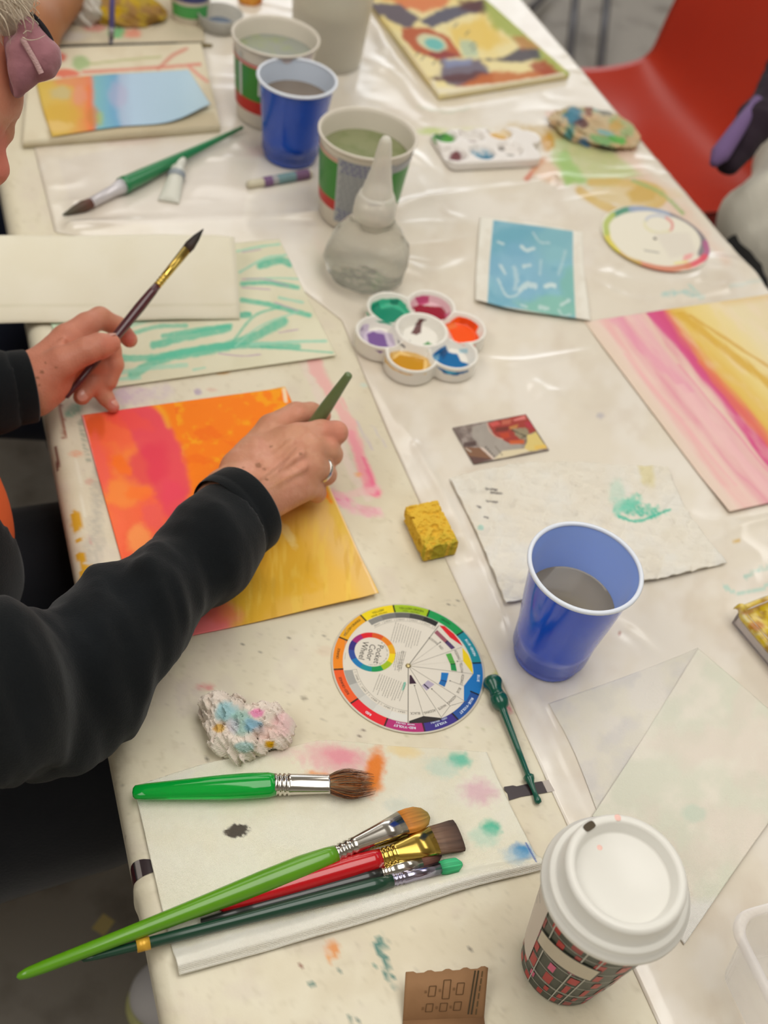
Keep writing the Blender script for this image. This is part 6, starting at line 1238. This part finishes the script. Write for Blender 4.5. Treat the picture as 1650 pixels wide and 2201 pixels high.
# ---- right hand (palm down, gripping the brush)
W1 = P(505, 1078, .056); 
wr = [P(522, 1022, .060), P(534, 1045, .062), P(550, 1068, .058), P(566, 1088, .052)]
mi, mm, mr, mp = P(640, 941, .069), P(664, 968, .068), P(668, 1003, .061), P(652, 1043, .050)
rh_palm = [(P(405, 1205, .062), W1, .030, .0300, .01), (W1, P(552, 1040, .056), .0300, .0262, .01),
           (wr[0], mi, .0140, .0135, .010), (wr[1], mm, .0150, .0135, .010), (wr[2], mr, .0155, .0130, .010), (wr[3], mp, .0150, .0120, .010),
           (P(560, 1020, .050), P(640, 990, .052), .018, .016, .012), (P(560, 985, .058), P(606, 945, .061), .0150, .0125, .010), (P(520, 1010, .055), P(545, 975, .055), .020, .0165, .012), (P(570, 1070, .044), P(640, 1050, .042), .016, .013, .012)]
# thumb, index, middle, ring, little
rh_f = [[(P(535, 985, .052), .016), (P(583, 921, .058), .0132), (P(636, 890, .057), .0112), (P(668, 889, .053), .0106), (P(693, 893, .049), .0084)],
        [(mi, .0132), (P(690, 929, .0665), .0115), (P(722, 930, .062), .0108), (P(716, 936, .041), .0096), (P(690, 936, .026), .0080)],
        [(mm, .0130), (P(702, 968, .058), .0112), (P(712, 977, .048), .0104), (P(700, 984, .028), .0092), (P(668, 975, .018), .0078)],
        [(mr, .0122), (P(692, 1010, .050), .0106), (P(700, 1020, .038), .0098), (P(686, 1020, .020), .0086), (P(655, 1003, .014), .0074)],
        [(mp, .0110), (P(672, 1052, .038), .0094), (P(680, 1060, .026), .0086), (P(664, 1052, .014), .0076), (P(640, 1035, .011), .0068)]]
rh = rh_palm+fingers(rh_f, .0035)
tend = [(P(540, 1035, .074), P(628, 950, .081), .0016, .0022), (P(556, 1058, .073), P(655, 1004, .0745), .0016, .0022), (P(548, 1046, .076), P(650, 972, .081), .0014, .0022), (P(575, 1060, .067), P(640, 1040, .064), .0012, .0018)]
def fR(p):
    d = field(rh, .006, p)
    for a, b, ra, rb in tend: d = smin(d, cone(p, a, b, ra, rb), .006)
    d = smin(d, cone(p, P(560, 1010, .0755), P(600, 985, .079), .0012, .0012), .003); d = smin(d, cone(p, P(600, 985, .079), P(612, 962, .0815), .0012, .001), .003)
    # creases at the knuckles
    for c, r in [(P(722, 915, .070), .0012), (P(700, 960, .066), .0012), (P(636, 880, .068), .0010), (P(641, 884, .0675), .0010)]: d = d+.0010*np.exp(-((np.linalg.norm(p-c, axis=-1))/.003)**2)
    return d
lo, hi = bounds(rh, .008); VR, FR = surfnet(fR, lo, hi, .0016); VR = relax(VR, FR, 2, .45)
# ---- left hand (side on, brush between thumb and fingers)
z5 = lambda x, y, h: P(40+x/5.5, 620+y/5.5, h)
lw = z5(130, 1150, .048)
li, lm_, lr, lp = z5(560, 600, .068), z5(600, 740, .058), z5(560, 880, .046), z5(520, 1010, .036)
lh = [(P(-60, 845, .050), lw, .032, .0270, .01), (lw, z5(300, 1080, .050), .0270, .0220, .01),
      (z5(230, 930, .060), li, .0150, .0140, .012), (z5(230, 1000, .055), lm_, .0160, .0140, .012), (z5(240, 1090, .046), lr, .0160, .0135, .012), (z5(240, 1180, .040), lp, .0160, .0120, .012),
      (z5(250, 1080, .060), z5(500, 900, .066), .0180, .0150, .012), (z5(220, 1230, .045), z5(430, 1130, .045), .0160, .0130, .012)]
lh_f = [[(z5(330, 1000, .066), .0175), (z5(500, 880, .074), .0148), (z5(800, 735, .081), .0122), (z5(960, 680, .081), .0118), (z5(1090, 650, .079), .0094)],
        [(li, .0138), (z5(800, 430, .070), .0115), (z5(960, 350, .066), .0108), (z5(1170, 450, .054), .0096), (z5(1310, 605, .045), .0082)],
        [(lm_, .0128), (z5(950, 700, .056), .0112), (z5(1080, 720, .053), .0104), (z5(1125, 900, .041), .0094), (z5(1070, 1105, .028), .0080)],
        [(lr, .0122), (z5(900, 890, .044), .0106), (z5(1000, 930, .038), .0100), (z5(870, 1120, .029), .0092), (z5(745, 1280, .022), .0082)],
        [(lp, .0110), (z5(800, 1080, .028), .0092), (z5(950, 1180, .022), .0086), (z5(1030, 1290, .014), .0078), (z5(1115, 1400, .0085), .0064)]]
lh = lh+fingers(lh_f, .0035)
def fL(p):
    d = field(lh, .006, p)
    for c in (z5(800, 650, .093), z5(830, 650, .093), z5(430, 760, .084)): d = d+.0010*np.exp(-((np.linalg.norm(p-c, axis=-1))/.003)**2)
    d = smin(d, cone(p, z5(330, 830, .074), z5(540, 600, .081), .0016, .0018), .006)
    return d
lo, hi = bounds(lh, .008); VL_, FL_ = surfnet(fL, lo, hi, .0016); VL_ = relax(VL_, FL_, 2, .45)
# ---- head, neck, torso, arms (under the clothes)
hc_ = PD(-258, 160, .915); rh_ = .0
ex = RT*.97-UP*.22; ex /= np.linalg.norm(ex); ez = UP+RT*.10; ez -= ex*(ez@ex); ez /= np.linalg.norm(ez); ey = np.cross(ez, ex); RH = np.array([ex, ey, ez])
def hp_(x, y, z): return hc_+ex*x+ey*y+ez*z
fore = PD(20, 130, .905); nose = PD(2, 366, .905)
def fH(p):
    d = ell(p, hc_, (.088, .073, .105), RH)
    d = smin(d, ell(p, hp_(.020, 0, -.055), (.055, .056, .060), RH), .02)          # jaw
    d = smin(d, cone(p, PD(-40, 90, .905), PD(-34, 205, .905), .026, .026), .016)      # brow
    d = smin(d, cone(p, PD(-42, 262, .905), PD(-10, 362, .905), .010, .0105), .010)    # nose
    for s_ in (-1, 1):
        d = smin(d, ell(p, hp_(.058, .030*s_, -.045), (.022, .022, .022), RH), .015)  # cheek
        d = np.maximum(d, -(ell(p, hp_(.092, .030*s_, -.012), (.012, .014, .010), RH)-.0)) # eye hollow
        d = smin(d, np.linalg.norm(p-hp_(.077, .030*s_, -.012), axis=-1)-.012, .003)
        d = smin(d, ell(p, hp_(-.005, .074*s_, -.020), (.017, .008, .030), RH), .004)  # ear
    d = smin(d, cone(p, hp_(.082, -.020, -.082), hp_(.082, .020, -.082), .006, .006), .006)  # mouth
    d = np.maximum(d, -cone(p, hp_(.091, -.022, -.082), hp_(.091, .022, -.082), .0012, .0012))
    d = smin(d, ell(p, hp_(.070, 0, -.108), (.020, .022, .016), RH), .015)  # chin
    return d
V, F = surfnet(fH, hc_-.145, hc_+.145, .0030); VH_, FH_ = relax(V, F, 1), F
SHR, SHL, NK = np.array([-.300, .400, TZ+.24]), np.array([-.270, .800, TZ+.22]), np.array([-.300, .64, TZ+.27])
ELR, ELL_ = P(92, 1520, .060), P(-190, 880, .02)
hips = np.array([-.27, .65, TZ-.20]); bel = np.array([-.144, .70, TZ+.0]); chs = np.array([-.27, .64, TZ+.20])
tor = [(hips, bel, .130, .130, .05), (bel, chs, .130, .11, .05), (SHR, SHL, .055, .055, .05), (NK-np.array([0, 0, .04]), hc_-ez*.07-ex*.03, .055, .052, .03),
       (SHR, ELR, .046, .038, .02), (ELR, W1, .036, .026, .02), (SHL, ELL_, .046, .038, .02), (ELL_, lw, .036, .025, .02)]
lo, hi = bounds(tor, .02); VT, FT = surfnet(lambda p: field(tor, .03, p), lo, hi, .0075)
Vb = np.vstack([VR, VL_, VH_, VT]); Fb = np.vstack([FR, FL_+len(VR), FH_+len(VR)+len(VL_), FT+len(VR)+len(VL_)+len(VH_)])
pt = Paint(Vb, (206, 150, 120)); pt.tint((214, 154, 130), .7, 40); pt.tint((188, 130, 98), .5, 24)
pt.blob(150, 760, 140, 110, (208, 134, 110), .8, soft=.4, rough=.2); pt.tint((190, 118, 94), .25, 16)
pt.blob(720, 925, 26, 30, (210, 136, 112), .8); pt.blob(640, 895, 40, 18, (214, 146, 120), .6); pt.blob(275, 725, 16, 16, (206, 104, 92), .7); pt.blob(246, 870, 12, 18, (206, 112, 108), .6); pt.blob(235, 735, 20, 16, (212, 128, 106), .6)
for x, y, r in [(555, 1000, 7), (568, 1008, 4), (582, 960, 3), (523, 1005, 3), (572, 1030, 4), (645, 975, 4), (90, 800, 5), (80, 812, 4), (98, 780, 3), (85, 828, 3), (120, 790, 3)]: pt.blob(x, y, r, r*.7, (140, 92, 62), .8, 20)
pt.stroke([(575, 1055), (610, 1030), (650, 1018)], 5, (206, 150, 112), .5); pt.stroke([(556, 1035), (600, 1000), (635, 965)], 7, (164, 112, 84), .5); pt.stroke([(600, 1010), (620, 985)], 7, (160, 106, 84), .4)
pt.blob(0, 340, 26, 60, (216, 122, 106), .8); pt.blob(10, 160, 40, 90, (208, 134, 108), .8)
person = thing('person', 'person with grey hair leaning over the table, dark cardigan over orange shirt, a brush in each hand', 'person', (-.25, .62, 0))
person['label'] = 'grey haired person in dark cardigan and orange shirt painting with a brush in each hand'
mk('body', Vb, Fb, skinM, person, col=pt.c)
nailM = mat('nail', (220, 158, 140), rough=.3, coat=.4)
def nail(c, d, n, r=.0052):
    d = np.array(d)/np.linalg.norm(d); n = n-d*(n@d); n /= np.linalg.norm(n); s_ = np.cross(d, n)
    u_ = np.linspace(0, 2*PI, 20, endpoint=False)[:, None]; q_ = np.linspace(0, 1, 7)[None]
    X = c+(np.cos(u_)*q_)[..., None]*d*r*1.25+(np.sin(u_)*q_)[..., None]*s_*r+(1-q_**2*(1))[..., None]*n*.0014+0*u_[..., None]
    mk('fingernail', X.reshape(-1, 3), gq(20, 7, wrap=True), nailM, person)
a_, b_ = lh_f[3][3][0], lh_f[3][4][0]; nrm = CAM-b_; nrm /= np.linalg.norm(nrm); nail(b_+(a_-b_)*.12+nrm*.0074, b_-a_, nrm+np.array([0, -.3, 0]))
a_, b_ = lh_f[0][3][0], lh_f[0][4][0]; nrm = np.array([.1, .55, .8]); nrm /= np.linalg.norm(nrm); nail(b_+(a_-b_)*.15+nrm*.0084, b_-a_, nrm, .0060)
a_, b_ = rh_f[0][3][0], rh_f[0][4][0]; nrm = np.array([-.1, .5, .8]); nrm /= np.linalg.norm(nrm); nail(b_+(a_-b_)*.15+nrm*.0074, b_-a_, nrm, .0058)
a_, b_ = lh_f[4][3][0], lh_f[4][4][0]; nrm = np.array([.5, -.1, .8]); nrm /= np.linalg.norm(nrm); nail(b_+(a_-b_)*.2+nrm*.0056, b_-a_, nrm, .0042)
def ringband(c, d, r, w_, m):
    fr__ = frame(d); a = np.linspace(0, 2*PI, 40, endpoint=False); t = np.linspace(0, 2*PI, 9)
    X = (r+.0010*np.cos(t))[None, :, None]*(np.cos(a)[:, None, None]*fr__[0]+np.sin(a)[:, None, None]*fr__[1])+(w_*np.sin(t))[None, :, None]*fr__[2]+c
    o = mk('finger_ring', X.reshape(-1, 3), gq(40, 9, wrap=True), m, person); return o
ringM = mat('ring_silver', (214, 212, 206), rough=.12, metal=1.0)
a_, b_ = rh_f[3][0][0], rh_f[3][1][0]; ringband(a_+(b_-a_)*.92, b_-a_, .0116, .0022, ringM)
a_, b_ = lh_f[2][0][0], lh_f[2][1][0]; ringband(a_+(b_-a_)*.78, b_-a_, .0124, .0028, ringM)
# ---- clothes
darkM = mat('cardigan_cloth', (17, 20, 22), rough=.92, spec=.12, sheen=.12, bump=.25, bscale=700, mottle=.35, mcol=(28, 32, 36), mscale=12)
cuffc = P(533, 1092, .058); ad = P(540, 1087, .058)-P(430, 1158, .062); ad /= np.linalg.norm(ad)
sl_ = [(cuffc-ad*.004, P(440, 1185, .064), .0385, .0390), (P(440, 1185, .064), P(325, 1292, .066), .0390, .0415), (P(325, 1292, .066), P(205, 1425, .064), .0415, .0460), (P(205, 1425, .064), P(95, 1516, .060), .0460, .0510),
       (P(95, 1516, .060), P(-40, 1485, .105), .0510, .0590), (P(-40, 1485, .105), SHR, .0590, .070)]
def folds(p, a, freq, seed):
    t = (p-cuffc)@ad; q = p@np.cross(ad, [0, 0, 1.]); return a*(fbm(t*freq+q*9, q*freq*.45+p[..., 2]*14, seed, 3)-.5)
def fS(p):
    d = field(sl_, .02, p); tt = (p-cuffc)@ad
    d = d+folds(p, .022, 24, 3)*sstep(-.03, -.08, tt)+folds(p, .008, 55, 8)*sstep(-.02, -.06, tt)
    return np.maximum(d, tt+.022)
lo, hi = bounds(sl_, .02); VS, FS = surfnet(fS, lo, hi, .0036); VS = relax(VS, FS, 2)
def cuff(name, c, ax, R, L, r_in, parent, squash=1.0):
    fr__ = frame(ax); a = np.linspace(0, 2*PI, 96, endpoint=False)
    pf = [(R*.985, -L), (R*1.0, -L+.002), (R*1.012, -L*.72), (R*.995, -L*.68), (R*1.01, -L*.62), (R*1.0, -L*.3), (R*.995, -.0015), (R*.975, 0), (R*.95, -.001), (r_in, -.006), (r_in*.98, -L)]
    X = np.array([[fr__[0]*r*math.cos(t)*(1+.020*math.sin(3*t+z*60))+fr__[1]*r*math.sin(t)*squash+fr__[2]*z+c for r, z in pf] for t in a])
    return mk(name, X.reshape(-1, 3), gq(96, len(pf), wrap=True), darkM, parent)
cl = P(68, 830, .048); sll = [(cl, P(-60, 850, .05), .0335, .0385), (P(-60, 850, .05), ELL_, .0385, .052), (ELL_, SHL, .056, .066)]
adl = (P(120, 822, .048)-P(-60, 850, .05)); adl /= np.linalg.norm(adl)
def fS2(p):
    tt = (p-cl)@adl; d = field(sll, .02, p)+.010*(fbm(tt*30, p[..., 1]*20+p[..., 2]*20, 12, 3)-.5)*sstep(-.02, -.05, tt); return np.maximum(d, tt+.016)
lo, hi = bounds(sll, .02); VS2, FS2 = surfnet(fS2, lo, hi, .0045); VS2 = relax(VS2, FS2, 2)
tc = [(hips, bel, .150, .148), (bel, chs, .148, .125), (SHR, SHL, .072, .072), (chs, (SHR+SHL)/2, .125, .09)]
tin = [(hips, bel, .1445, .1425), (bel, chs, .1425, .118)]
def fC(p):
    d = field(tc, .05, p)+.008*(fbm(p[..., 0]*14+p[..., 2]*4, p[..., 1]*16, 22, 3)-.5)
    op = np.abs(p[..., 1]-(.715-.05*(p[..., 2]-TZ)))-.060-.10*np.maximum(TZ-.02-p[..., 2], 0)
    op = np.maximum(op, -(p[..., 0]+.14)); return np.maximum(d, -op)
lo, hi = bounds(tc, .03); VC, FC = surfnet(fC, lo, hi, .0055); VC = relax(VC, FC, 2)
card = mk('cardigan', np.vstack([VS, VS2, VC]), np.vstack([FS, FS2+len(VS), FC+len(VS)+len(VS2)]), darkM, person)
cuff('cuff', cuffc, ad, .0405, .028, .0330, card); cuff('cuff', cl, adl, .0345, .024, .0285, card)
ts = tin
lo, hi = bounds(ts, .03); V, F = surfnet(lambda p: field(ts, .03, p)+.006*(fbm(p[..., 1]*20+3, p[..., 2]*12, 5, 3)-.5), lo, hi, .0065); V = relax(V, F, 2)
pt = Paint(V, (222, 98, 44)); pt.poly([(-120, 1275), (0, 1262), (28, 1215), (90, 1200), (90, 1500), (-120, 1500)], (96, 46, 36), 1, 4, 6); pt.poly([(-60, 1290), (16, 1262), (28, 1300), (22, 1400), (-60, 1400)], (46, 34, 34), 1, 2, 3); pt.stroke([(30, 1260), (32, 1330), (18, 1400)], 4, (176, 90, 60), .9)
mk('shirt', V, F, mat('tshirt', vcol=True, rough=.85, bump=.2, bscale=500), person, col=pt.c)
navy = mat('trousers_cloth', (13, 16, 24), rough=.9, sheen=.2, bump=.2, bscale=400)
tr_ = [(np.array([-.32, .56, TZ-.24]), np.array([.24, .555, TZ-.175]), .115, .090), (np.array([-.32, .755, TZ-.24]), np.array([.24, .775, TZ-.175]), .115, .085), (np.array([.24, .555, TZ-.175]), np.array([.27, .56, .12]), .080, .055), (np.array([.24, .775, TZ-.175]), np.array([.22, .78, .12]), .080, .055)]
lo, hi = bounds(tr_, .03); V, F = surfnet(lambda p: field(tr_, .03, p)+.008*(fbm(p[..., 0]*16, p[..., 1]*20+p[..., 2]*9, 15, 3)-.5), lo, hi, .008); V = relax(V, F, 2); mk('trousers', V, F, navy, person)
for k_, q in enumerate([np.array([.25, .56, .045]), np.array([.20, .76, .045])]):
    q = q.copy(); q[2] = .045; V, F = surfnet(lambda p: np.maximum(smin(ell(p, q, (.05, .045, .045)), ell(p, q+[.09, 0, -.01], (.09, .045, .035)), .03), .006-p[..., 2]), q-[.08, .08, .06], q+[.22, .08, .08], .006); mk('shoe', V, F, mat('shoe_dark', (28, 26, 26), rough=.6), person)
# ---- hair and cap
hairM = mat('grey_hair', (196, 182, 162), rough=.6, spec=.4, mottle=.5, mcol=(160, 144, 126), mscale=80, bump=.3, bscale=300)
Hh = [(hp_(-.030, 0, .045), hp_(.010, 0, .060), .080, .070)]
hq = [(PD(-70, 20, .90), PD(28, 30, .89), .028, .0115), (PD(-40, -60, .90), PD(40, -20, .89), .03, .012), (PD(-60, 50, .89), PD(18, 66, .885), .020, .008), (PD(-90, 0, .90), PD(-60, -80, .90), .03, .03)]
def fHair(p):
    d = smin(ell(p, hp_(-.022, 0, .020), (.086, .084, .105), RH), ell(p, hp_(-.05, 0, -.02), (.055, .080, .085), RH), .03); cut = (p-hp_(.05, 0, .055))@(ex*.8-ez*.55); d = np.maximum(d, cut-.012)
    for a, b, ra, rb in hq: d = smin(d, cone(p, a, b, ra, rb), .012)
    return d+.010*(fbm(p@ex*40+3, p@ez*70, 6, 3)-.5)
lo = hc_-.17; hi = hc_+.17; V, F = surfnet(fHair, lo, hi, .0040); V = relax(V, F, 1)
hairo = mk('hair', V, F, hairM, person)
VV, FF = [], []; rs2 = np.random.default_rng(4)
def strand(pts, r):
    L = smoothline(pts, 6); A_ = np.array(L); n = len(A_); o = sum(len(v) for v in VV)
    for i in range(n):
        d = A_[min(i+1, n-1)]-A_[max(i-1, 0)]; f_ = frame(d); rr_ = r*(1-.6*i/n)
        VV.append(np.array([A_[i]+rr_*(math.cos(t)*f_[0]+math.sin(t)*f_[1]) for t in (0, 2.09, 4.19)]))
    for i in range(n-1):
        for j in range(3): FF.append([o+i*3+j, o+i*3+(j+1) % 3, o+(i+1)*3+(j+1) % 3, o+(i+1)*3+j])
for k_ in range(150):
    x0, y0 = rs2.uniform(-50, 45), rs2.uniform(-60, 20); dx = rs2.uniform(10, 60); dy = rs2.uniform(30, 90); cu = rs2.uniform(-26, 30); D0 = rs2.uniform(.855, .872)
    L = [PD(x0, y0, D0), PD(x0+dx*.3+cu*.4, y0+dy*.35, D0-.004), PD(x0+dx*.75+cu*.2, y0+dy*.7, D0-.003), PD(min(x0+dx, 72-max(0, y0+dy-60)*.6), y0+dy, D0+.004)]
    strand(L, rs2.uniform(.0002, .0005))
strand([PD(48, 80, .85), PD(62, 86, .85), PD(80, 84, .85), PD(97, 76, .852)], .0005); strand([PD(50, 72, .85), PD(58, 66, .85), PD(68, 68, .85)], .0004)
mk('hair_strands', np.vstack(VV), np.array(FF), mat('hair_strand', (222, 208, 186), rough=.45), hairo)
capM = mat('purple_cloth', (156, 104, 112), rough=.9, sheen=.4, bump=.25, bscale=300, mottle=.35, mcol=(132, 82, 92), mscale=50)
Dk_ = .868
cpz = [(PD(62, 66, Dk_), PD(94, 120, Dk_), .0085, .0105), (PD(50, 110, Dk_), PD(96, 128, Dk_), .009, .0095), (PD(46, 150, Dk_), PD(84, 146, Dk_), .0088, .0085), (PD(46, 110, Dk_), PD(50, 170, Dk_), .009, .007), (PD(50, 170, Dk_), PD(36, 205, Dk_), .0065, .0022), (PD(96, 120, Dk_), PD(104, 136, Dk_), .009, .0060), (PD(30, 100, Dk_+.02), PD(30, 180, Dk_+.02), .012, .010)]
lo, hi = bounds(cpz, .008); V, F = surfnet(lambda p: field(cpz, .006, p)+.0030*(fbm(p@RT*120+4, p@UP*60, 9, 3)-.5), lo, hi, .0013); V = relax(V, F, 2)
cap_ = mk('cap', V, F, capM, person); cap_['label'] = 'folded purple cloth at the forehead'
def ribbon(name, pts, w_, th_, m, parent, D_):
    L = smoothline(pts, 8); A_ = np.array([PD(x, y, D_) for x, y in L]); n = len(A_); X = np.zeros((n, 8, 3)); vw = FW
    for i in range(n):
        d = A_[min(i+1, n-1)]-A_[max(i-1, 0)]; d /= np.linalg.norm(d); s_ = np.cross(d, vw); s_ /= np.linalg.norm(s_); nn = np.cross(s_, d)
        ww = w_*(0.35+.65*math.sin(PI*min(1, (i+.6)/n))) if name == 'cap_band' else w_
        for j, (a, b) in enumerate([(-1, -1), (0, -1.3), (1, -1), (1.1, 0), (1, 1), (0, 1.3), (-1, 1), (-1.1, 0)]): X[i, j] = A_[i]+s_*a*ww/2+nn*b*th_/2
    F = np.concatenate([gq(n, 9) ]) if False else None
    Fq = []
    for i in range(n-1):
        for j in range(8): Fq.append([i*8+j, i*8+(j+1) % 8, (i+1)*8+(j+1) % 8, (i+1)*8+j])
    return mk(name, X.reshape(-1, 3), Fq, m, parent)
ribbon('cap_strap', [(47, 82), (62, 108), (76, 132), (89, 158)], .0034, .0014, mat('strap_pink', (196, 160, 158), rough=.9, bump=.5, bscale=900), cap_, .856)
ribbon('cap_band', [(66, 26), (86, 50), (106, 80), (121, 112)], .0038, .006, mat('band_black', (22, 16, 22), rough=.8), cap_, .868)
# ================================================================ NEIGHBOUR (arm resting at the far left)
p2 = thing('person', 'person at the far left corner, only a bare forearm on the table in view', 'person', (-.25, 1.72, 0))
E2, H2 = P(52, 66, .045), P(232, -128, .036)
HB = np.array([-.36, 1.50, TZ+.46])
t2 = [(E2, H2, .042, .027, .02), (np.array([-.40, 1.66, TZ+.22]), E2, .055, .042, .02), (np.array([-.42, 1.46, TZ-.2]), np.array([-.42, 1.50, TZ+.2]), .14, .13, .05), (np.array([-.42, 1.32, TZ+.22]), np.array([-.42, 1.68, TZ+.22]), .06, .06, .05), (np.array([-.42, 1.50, TZ+.25]), HB-np.array([.02, 0, .06]), .055, .055, .03)]
hd_ = (H2-E2)/np.linalg.norm(H2-E2); hs_ = np.cross(hd_, [0, 0, 1.])
K2 = H2+hd_*.075
t2.append((H2, K2, .024, .026, .015))
for k_, ln in zip((-1.5, -.5, .5, 1.5), (.062, .074, .070, .056)):
    m_ = K2+hs_*k_*.019+hd_*ln*.55+np.array([0, 0, .004]); t2 += [(K2+hs_*k_*.014, m_, .0105, .009, .005), (m_, K2+hs_*k_*.020+hd_*ln-np.array([0, 0, .016]), .009, .0075, .005)]
t2 += [(H2+hs_*.012, K2+hs_*.045, .014, .011, .01), (K2+hs_*.045, K2+hs_*.055+hd_*.026, .011, .008, .006)]
t2 += [(HB+np.array([.080, 0, -.005]), HB+np.array([.102, 0, -.035]), .009, .012, .010)]
for s_ in (-1, 1): t2.append((HB+np.array([-.01, .078*s_, .01]), HB+np.array([-.01, .078*s_, -.03]), .010, .008, .006))
lo, hi = bounds(t2, .02); V, F = surfnet(lambda p: smin(field(t2, .02, p), ell(p, HB, (.095, .076, .118)), .02), lo, hi+np.array([0, 0, .14]), .008); V = relax(V, F, 2)
pt = Paint(V, (176, 120, 82)); pt.tint((160, 104, 72), .5, 40); mk('body', V, F, skinM, p2, col=pt.c)
V, F = surfnet(lambda p: np.maximum(ell(p, HB+np.array([-.014, 0, .020]), (.100, .086, .118)), (p-HB)@np.array([.80, 0, -.60])-.020)+.006*(fbm(p[..., 1]*60, p[..., 2]*20+p[..., 0]*20, 4, 3)-.5), HB-.14, HB+.15, .006); mk('hair', V, F, mat('brown_hair', (70, 50, 38), rough=.6, bump=.3, bscale=200), p2)
s2 = [(np.array([-.42, 1.46, TZ-.2]), np.array([-.42, 1.50, TZ+.2]), .16, .15), (np.array([-.42, 1.32, TZ+.22]), np.array([-.42, 1.68, TZ+.22]), .08, .08), (np.array([-.40, 1.66, TZ+.22]), np.array([-.30, 1.64, TZ+.18]), .072, .066)]
lo, hi = bounds(s2, .02); V, F = surfnet(lambda p: field(s2, .03, p), lo, hi, .010); mk('shirt', V, F, mat('shirt_blue', (40, 52, 80), rough=.9), p2)
s3 = [(np.array([-.44, 1.36, TZ-.26]), np.array([.17, 1.075, TZ-.175]), .12, .090), (np.array([.17, 1.075, TZ-.175]), np.array([.17, 1.08, .09]), .075, .055), (np.array([-.44, 1.56, TZ-.26]), np.array([.14, 1.46, TZ-.185]), .12, .085), (np.array([.14, 1.46, TZ-.185]), np.array([.14, 1.46, .09]), .075, .055)]
lo, hi = bounds(s3, .02); V, F = surfnet(lambda p: field(s3, .03, p), lo, hi, .010); mk('trousers', V, F, mat('navy_cloth', (14, 22, 44), rough=.9), p2)
# ---------------------------------------------------------------- put each single-mesh thing's origin at its base
bpy.context.view_layer.update()
for o in list(bpy.data.objects):
    if o.type == 'MESH' and o.parent is None and not o.children:
        me = o.data; n = len(me.vertices); V = np.empty(n*3, np.float32); me.vertices.foreach_get('co', V); V = V.reshape(-1, 3)
        c = (V.min(0)+V.max(0))/2; c[2] = V[:, 2].min(); me.transform(Matrix.Translation([-float(q) for q in c])); o.location = [float(q) for q in c]
